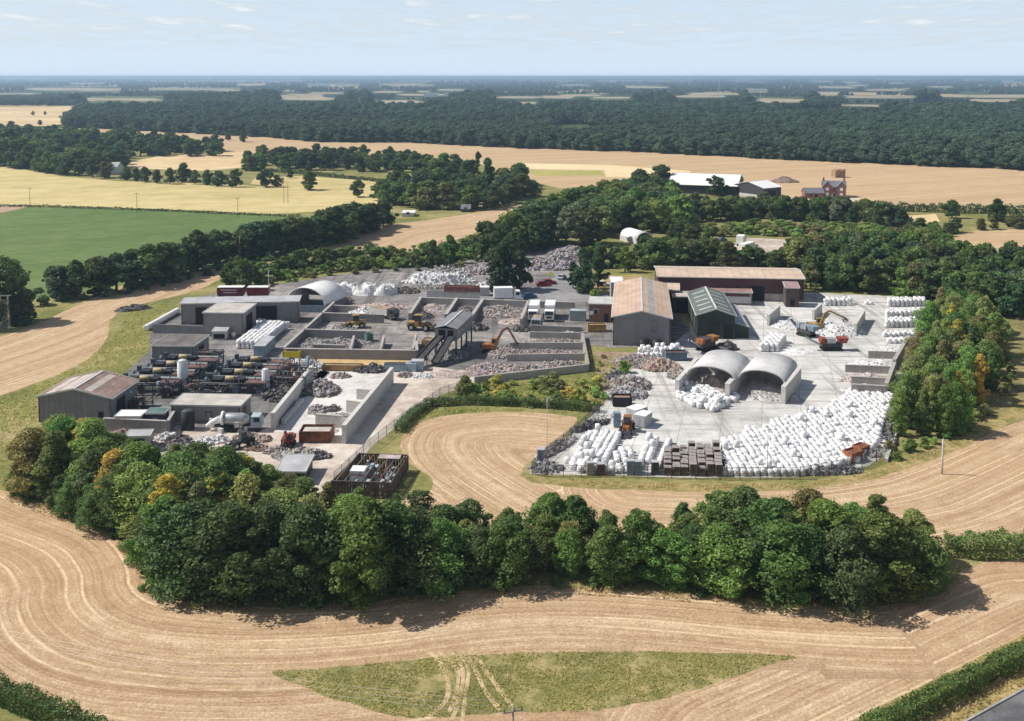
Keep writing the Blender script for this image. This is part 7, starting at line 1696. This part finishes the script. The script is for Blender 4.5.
# pallet stacks
PT = M('pallet_top', (.36, .33, .31), .9, .2, .9); PS = M('pallet_wood', (.21, .14, .105), .9, .3, .9)
def pallet_stack(label, p, rz, n, grp):
    t = thing('pallet_stack', label, 'pallet stack', p, rz, grp)
    mb = MB()
    for k in range(n):
        z = k * .16
        for y in (-.5, 0, .5): mb.box(0, y, z, 1.0, .1, .1)
        mb.box(0, 0, z + .10, 1.1, 1.15, .03)
    mb.build('pallets', PS, t)
    tb = MB()
    for q in range(5): tb.box(0, -.48 + q * .24, n * .16, 1.12, .2, .03)
    tb.build('top_boards', PT, t)
a, b_ = P(664, 476), P(716, 477); rz_ = ang(a, b_); u = (b_ - a).normalized(); v = Vector((-u.y, u.x, 0)); rr = random.Random(9)
for i in range(7):
    for j in range(8):
        if (j > 5 and i < 1) or (j > 6 and i < 3): continue
        p = a + u * (i * 1.32 + .6 + rr.uniform(-.06, .06)) + v * (j * 1.35 + .6 + rr.uniform(-.06, .06)) + u * j * .15
        if i in (2, 5): p += v * .25
        pallet_stack(f'stack of grey brown pallets, {nth(i + 1)} from the left in {"the front rank" if j == 0 else "rank " + ("two","three","four","five","six","seven","eight")[j-1] + " from the fence"}', p, rz_ + rr.uniform(-.05, .05), rr.randint(8, 12), 'pallet stacks by the fence')
for x, y, s, d in ((655,474,1.9,'tall dark crate left of the pallet stacks'), (638,474,2.0,'blue grey crate standing in front of the double bag row'), (630,474,2.1,'lighter blue crate beside the blue grey one at the fence'), (590,474,1.8,'grey metal crate in front of the bag rows'), (601,474,1.6,'small brown crate at the fence between bag rows'), (541,463,2.2,'pale blue cabinet in the lower left fence corner'), (721,466,1.2,'dark bale beside the pallet stacks')):
    p = P(x, y); t = thing('crate', d, 'crate', p, R(random.uniform(-8, 8)))
    mt = BLUEG if 'blue' in d else (GALV if 'grey' in d else (RUST if 'brown' in d else STEELD))
    MB().box(0, 0, .12, 1.1, 1.1, s).build('body', mt, t); MB().box(0, 0, 0, 1.15, 1.15, .1).build('pallet', PS, t); MB().box(0, 0, s + .13, 1.16, 1.16, .06).build('lid', LGREYROOF, t)
# ------------------------------------------------------------------ poles, fences, wires
WOODP = M('weathered_pole', (.28, .24, .20), .9, .2, 1); CONC = M('concrete_pole', (.5, .48, .46), .9, .1)
def pole(label, px, h, mat=WOODP, r=.14, arm=False, name='utility_pole', lamp=False):
    p = P(*px); t = thing(name, label, 'pole' if not lamp else 'lamp post', p, .3)
    MB().tube([(0,0,-.3), (0,0,h)], [r, r*.7], 9).build('post', mat, t)
    if arm:
        MB().box(0, 0, h - .5, 2.0, .12, .14).build('crossarm', WOODP, t)
        ib = MB()
        for x in (-.85, 0, .85): ib.tube([(x, 0, h - .36), (x, 0, h - .12)], .06, 8)
        ib.build('insulators', M('brown_glaze', (.08, .05, .04), .3), t)
    if lamp:
        MB().box(.25, 0, h - .02, .6, .25, .12).build('lamp_head', GALV, t); MB().beam((0, 0, h - .4), (.5, 0, h), .06).build('bracket', GALV, t)
    return t
pole('tall thin lamp pole at the front of the great bag field', (767,478), 7.6, GALV, .06, False, 'lamp_post', True)
pole('tall thin lamp pole beside the lower left fence corner', (547,462), 10.5, GALV, .055, False, 'lamp_post', True)
pole('grey lamp pole left of the white arched shelter', (269,299), 8.0, GALV, .09, False, 'lamp_post', True)
pole('pale pole standing alone in the stubble right of the yard', (942,474), 5.6, CONC, .16, False, 'marker_post')
pole('thin mast behind the bag field', (806,438), 5.0, GALV, .06, False, 'lamp_post', True)
pole('utility pole in the barley left of centre', (137,212), 9, arm=True); pole('utility pole at the edge of the green crop', (238,218), 9, arm=True)
pole('utility pole standing in the barley near the broad lone tree', (284,203), 11, arm=True); pole('thin utility pole beside the one near the lone tree', (288,203), 11)
pole('utility pole at the far corner of the green crop', (30,204), 8, arm=True); pole('utility pole rising from the dark hedge row', (240,262), 9, arm=True)
p0 = P(513, 742); hp_ = topz(742, 707)
pole('dark utility pole cut by the bottom edge of the picture', (513, 742), hp_, WOODP, .15, True)
pw = P(-60, 650); pole('utility pole out beyond the left bottom corner', (-60, 650), hp_, WOODP, .15, True)
top0 = Vector((p0.x, p0.y, hp_ - .12)); top1 = Vector((pw.x, pw.y, hp_ - .12)); 
for k, (d, o_) in enumerate((('uppermost', .85), ('middle', 0), ('lowest', -.85))):
    wbm = MB(); dv = (top1 - top0); nrm = Vector((-dv.y, dv.x, 0)).normalized(); pts = []
    for i in range(17):
        s = i / 16; q = top0.lerp(top1, s) - nrm * o_; q.z -= 1.1 * 4 * s * (1 - s); pts.append(q)
    wbm.tube(pts, .014, 5)
    tag(wbm.build('overhead_wire', M('bright_wire', (.62, .60, .55), .35, .05, 1, metal=.6)), f'{d} of three overhead wires crossing the triangular grass patch', 'wire', 'overhead wires')
# lattice support at the left edge
p = P(5, 329); t = thing('lattice_tower', 'small steel lattice tower at the left edge beside the stubble', 'tower', p, .2); hT = topz(329, 296)
tb = MB()
for x in (-1.1, 1.1):
    for y in (-.5, .5): tb.beam((x, y, 0), (x * .8, y * .8, hT), .14)
for z in np.arange(0, hT - 1, 1.3):
    tb.beam((-1.1, -.5, z), (1.05, -.5, z + 1.3), .08); tb.beam((1.1, -.5, z), (-1.05, -.5, z + 1.3), .08); tb.beam((-1.1, -.5, z), (1.1, -.5, z), .08)
tb.build('frame', GALV, t); MB().box(0, 0, hT, 3.4, .2, .2).build('crossarm', GALV, t)
p = P(968, 98); t = thing('pylon', 'pale pylon tower far out on the wooded plain at the right', 'pylon', p)
tb = MB()
for x in (-4, 4):
    for y in (-4, 4): tb.beam((x, y, 0), (x * .15, y * .15, 42), .5)
tb.build('frame', GALV, t); q = MB()
for z, w_ in ((30, 16), (35, 13), (40, 10)): q.box(0, 0, z, w_, .5, .5)
q.build('crossarms', GALV, t)
def fence(name, label, px, h, post=3.0, mt=GALV, board=False):
    pts = [P(*p) for p in px]; o = pts[0]; t = thing(name, label, 'fence', o)
    mesh = MB(); n = 0
    for a, b_ in zip(pts[:-1], pts[1:]):
        L = (b_ - a).length; k = max(1, round(L / post)); a_, b2 = a - o, b_ - o
        for i in range(k):
            q = a_.lerp(b2, i / k); n += 1
            MB().box(q.x, q.y, 0, .09, .09, h + .1).build('post', mt, t)
        for z in ((.15, h * .5, h) if not board else (.2, h * .5, h * .95)): mesh.beam((a_.x, a_.y, z), (b2.x, b2.y, z), .03, .05)
        m_ = int(L / (.16 if not board else .13))
        for i in range(m_):
            q = a_.lerp(b2, (i + .5) / m_); mesh.box(q.x, q.y, .1, .022 if not board else .1, .022 if not board else .03, h - .1, ang(a_, b2))
    mesh.build('mesh_panel', mt, t); return t
FD = M('dark_fence', (.09, .095, .10), .6, .2, 1, metal=.3)
fence('mesh_fence', 'dark mesh fence along the bottom edge of the bag yard', [(532,474),(545,477),(600,477.5),(720,480),(800,479),(862,468),(890,455)], 1.9, 3.4, FD)
fence('mesh_fence', 'mesh fence running up the left edge of the bag yard to the scrub', [(532,474),(548,457),(578,433),(600,413)], 1.9, 3.4, FD)
fence('palisade_fence', 'grey palisade fence beside the light track and dry grass', [(334,484),(370,450),(402,424),(440,398),(466,388)], 1.9, 3.0, GALV)
fence('steel_fence', 'grey steel fence in front of the rust red containers', [(427,297.5),(480,299)], 1.9, 2.5, GALV, True)
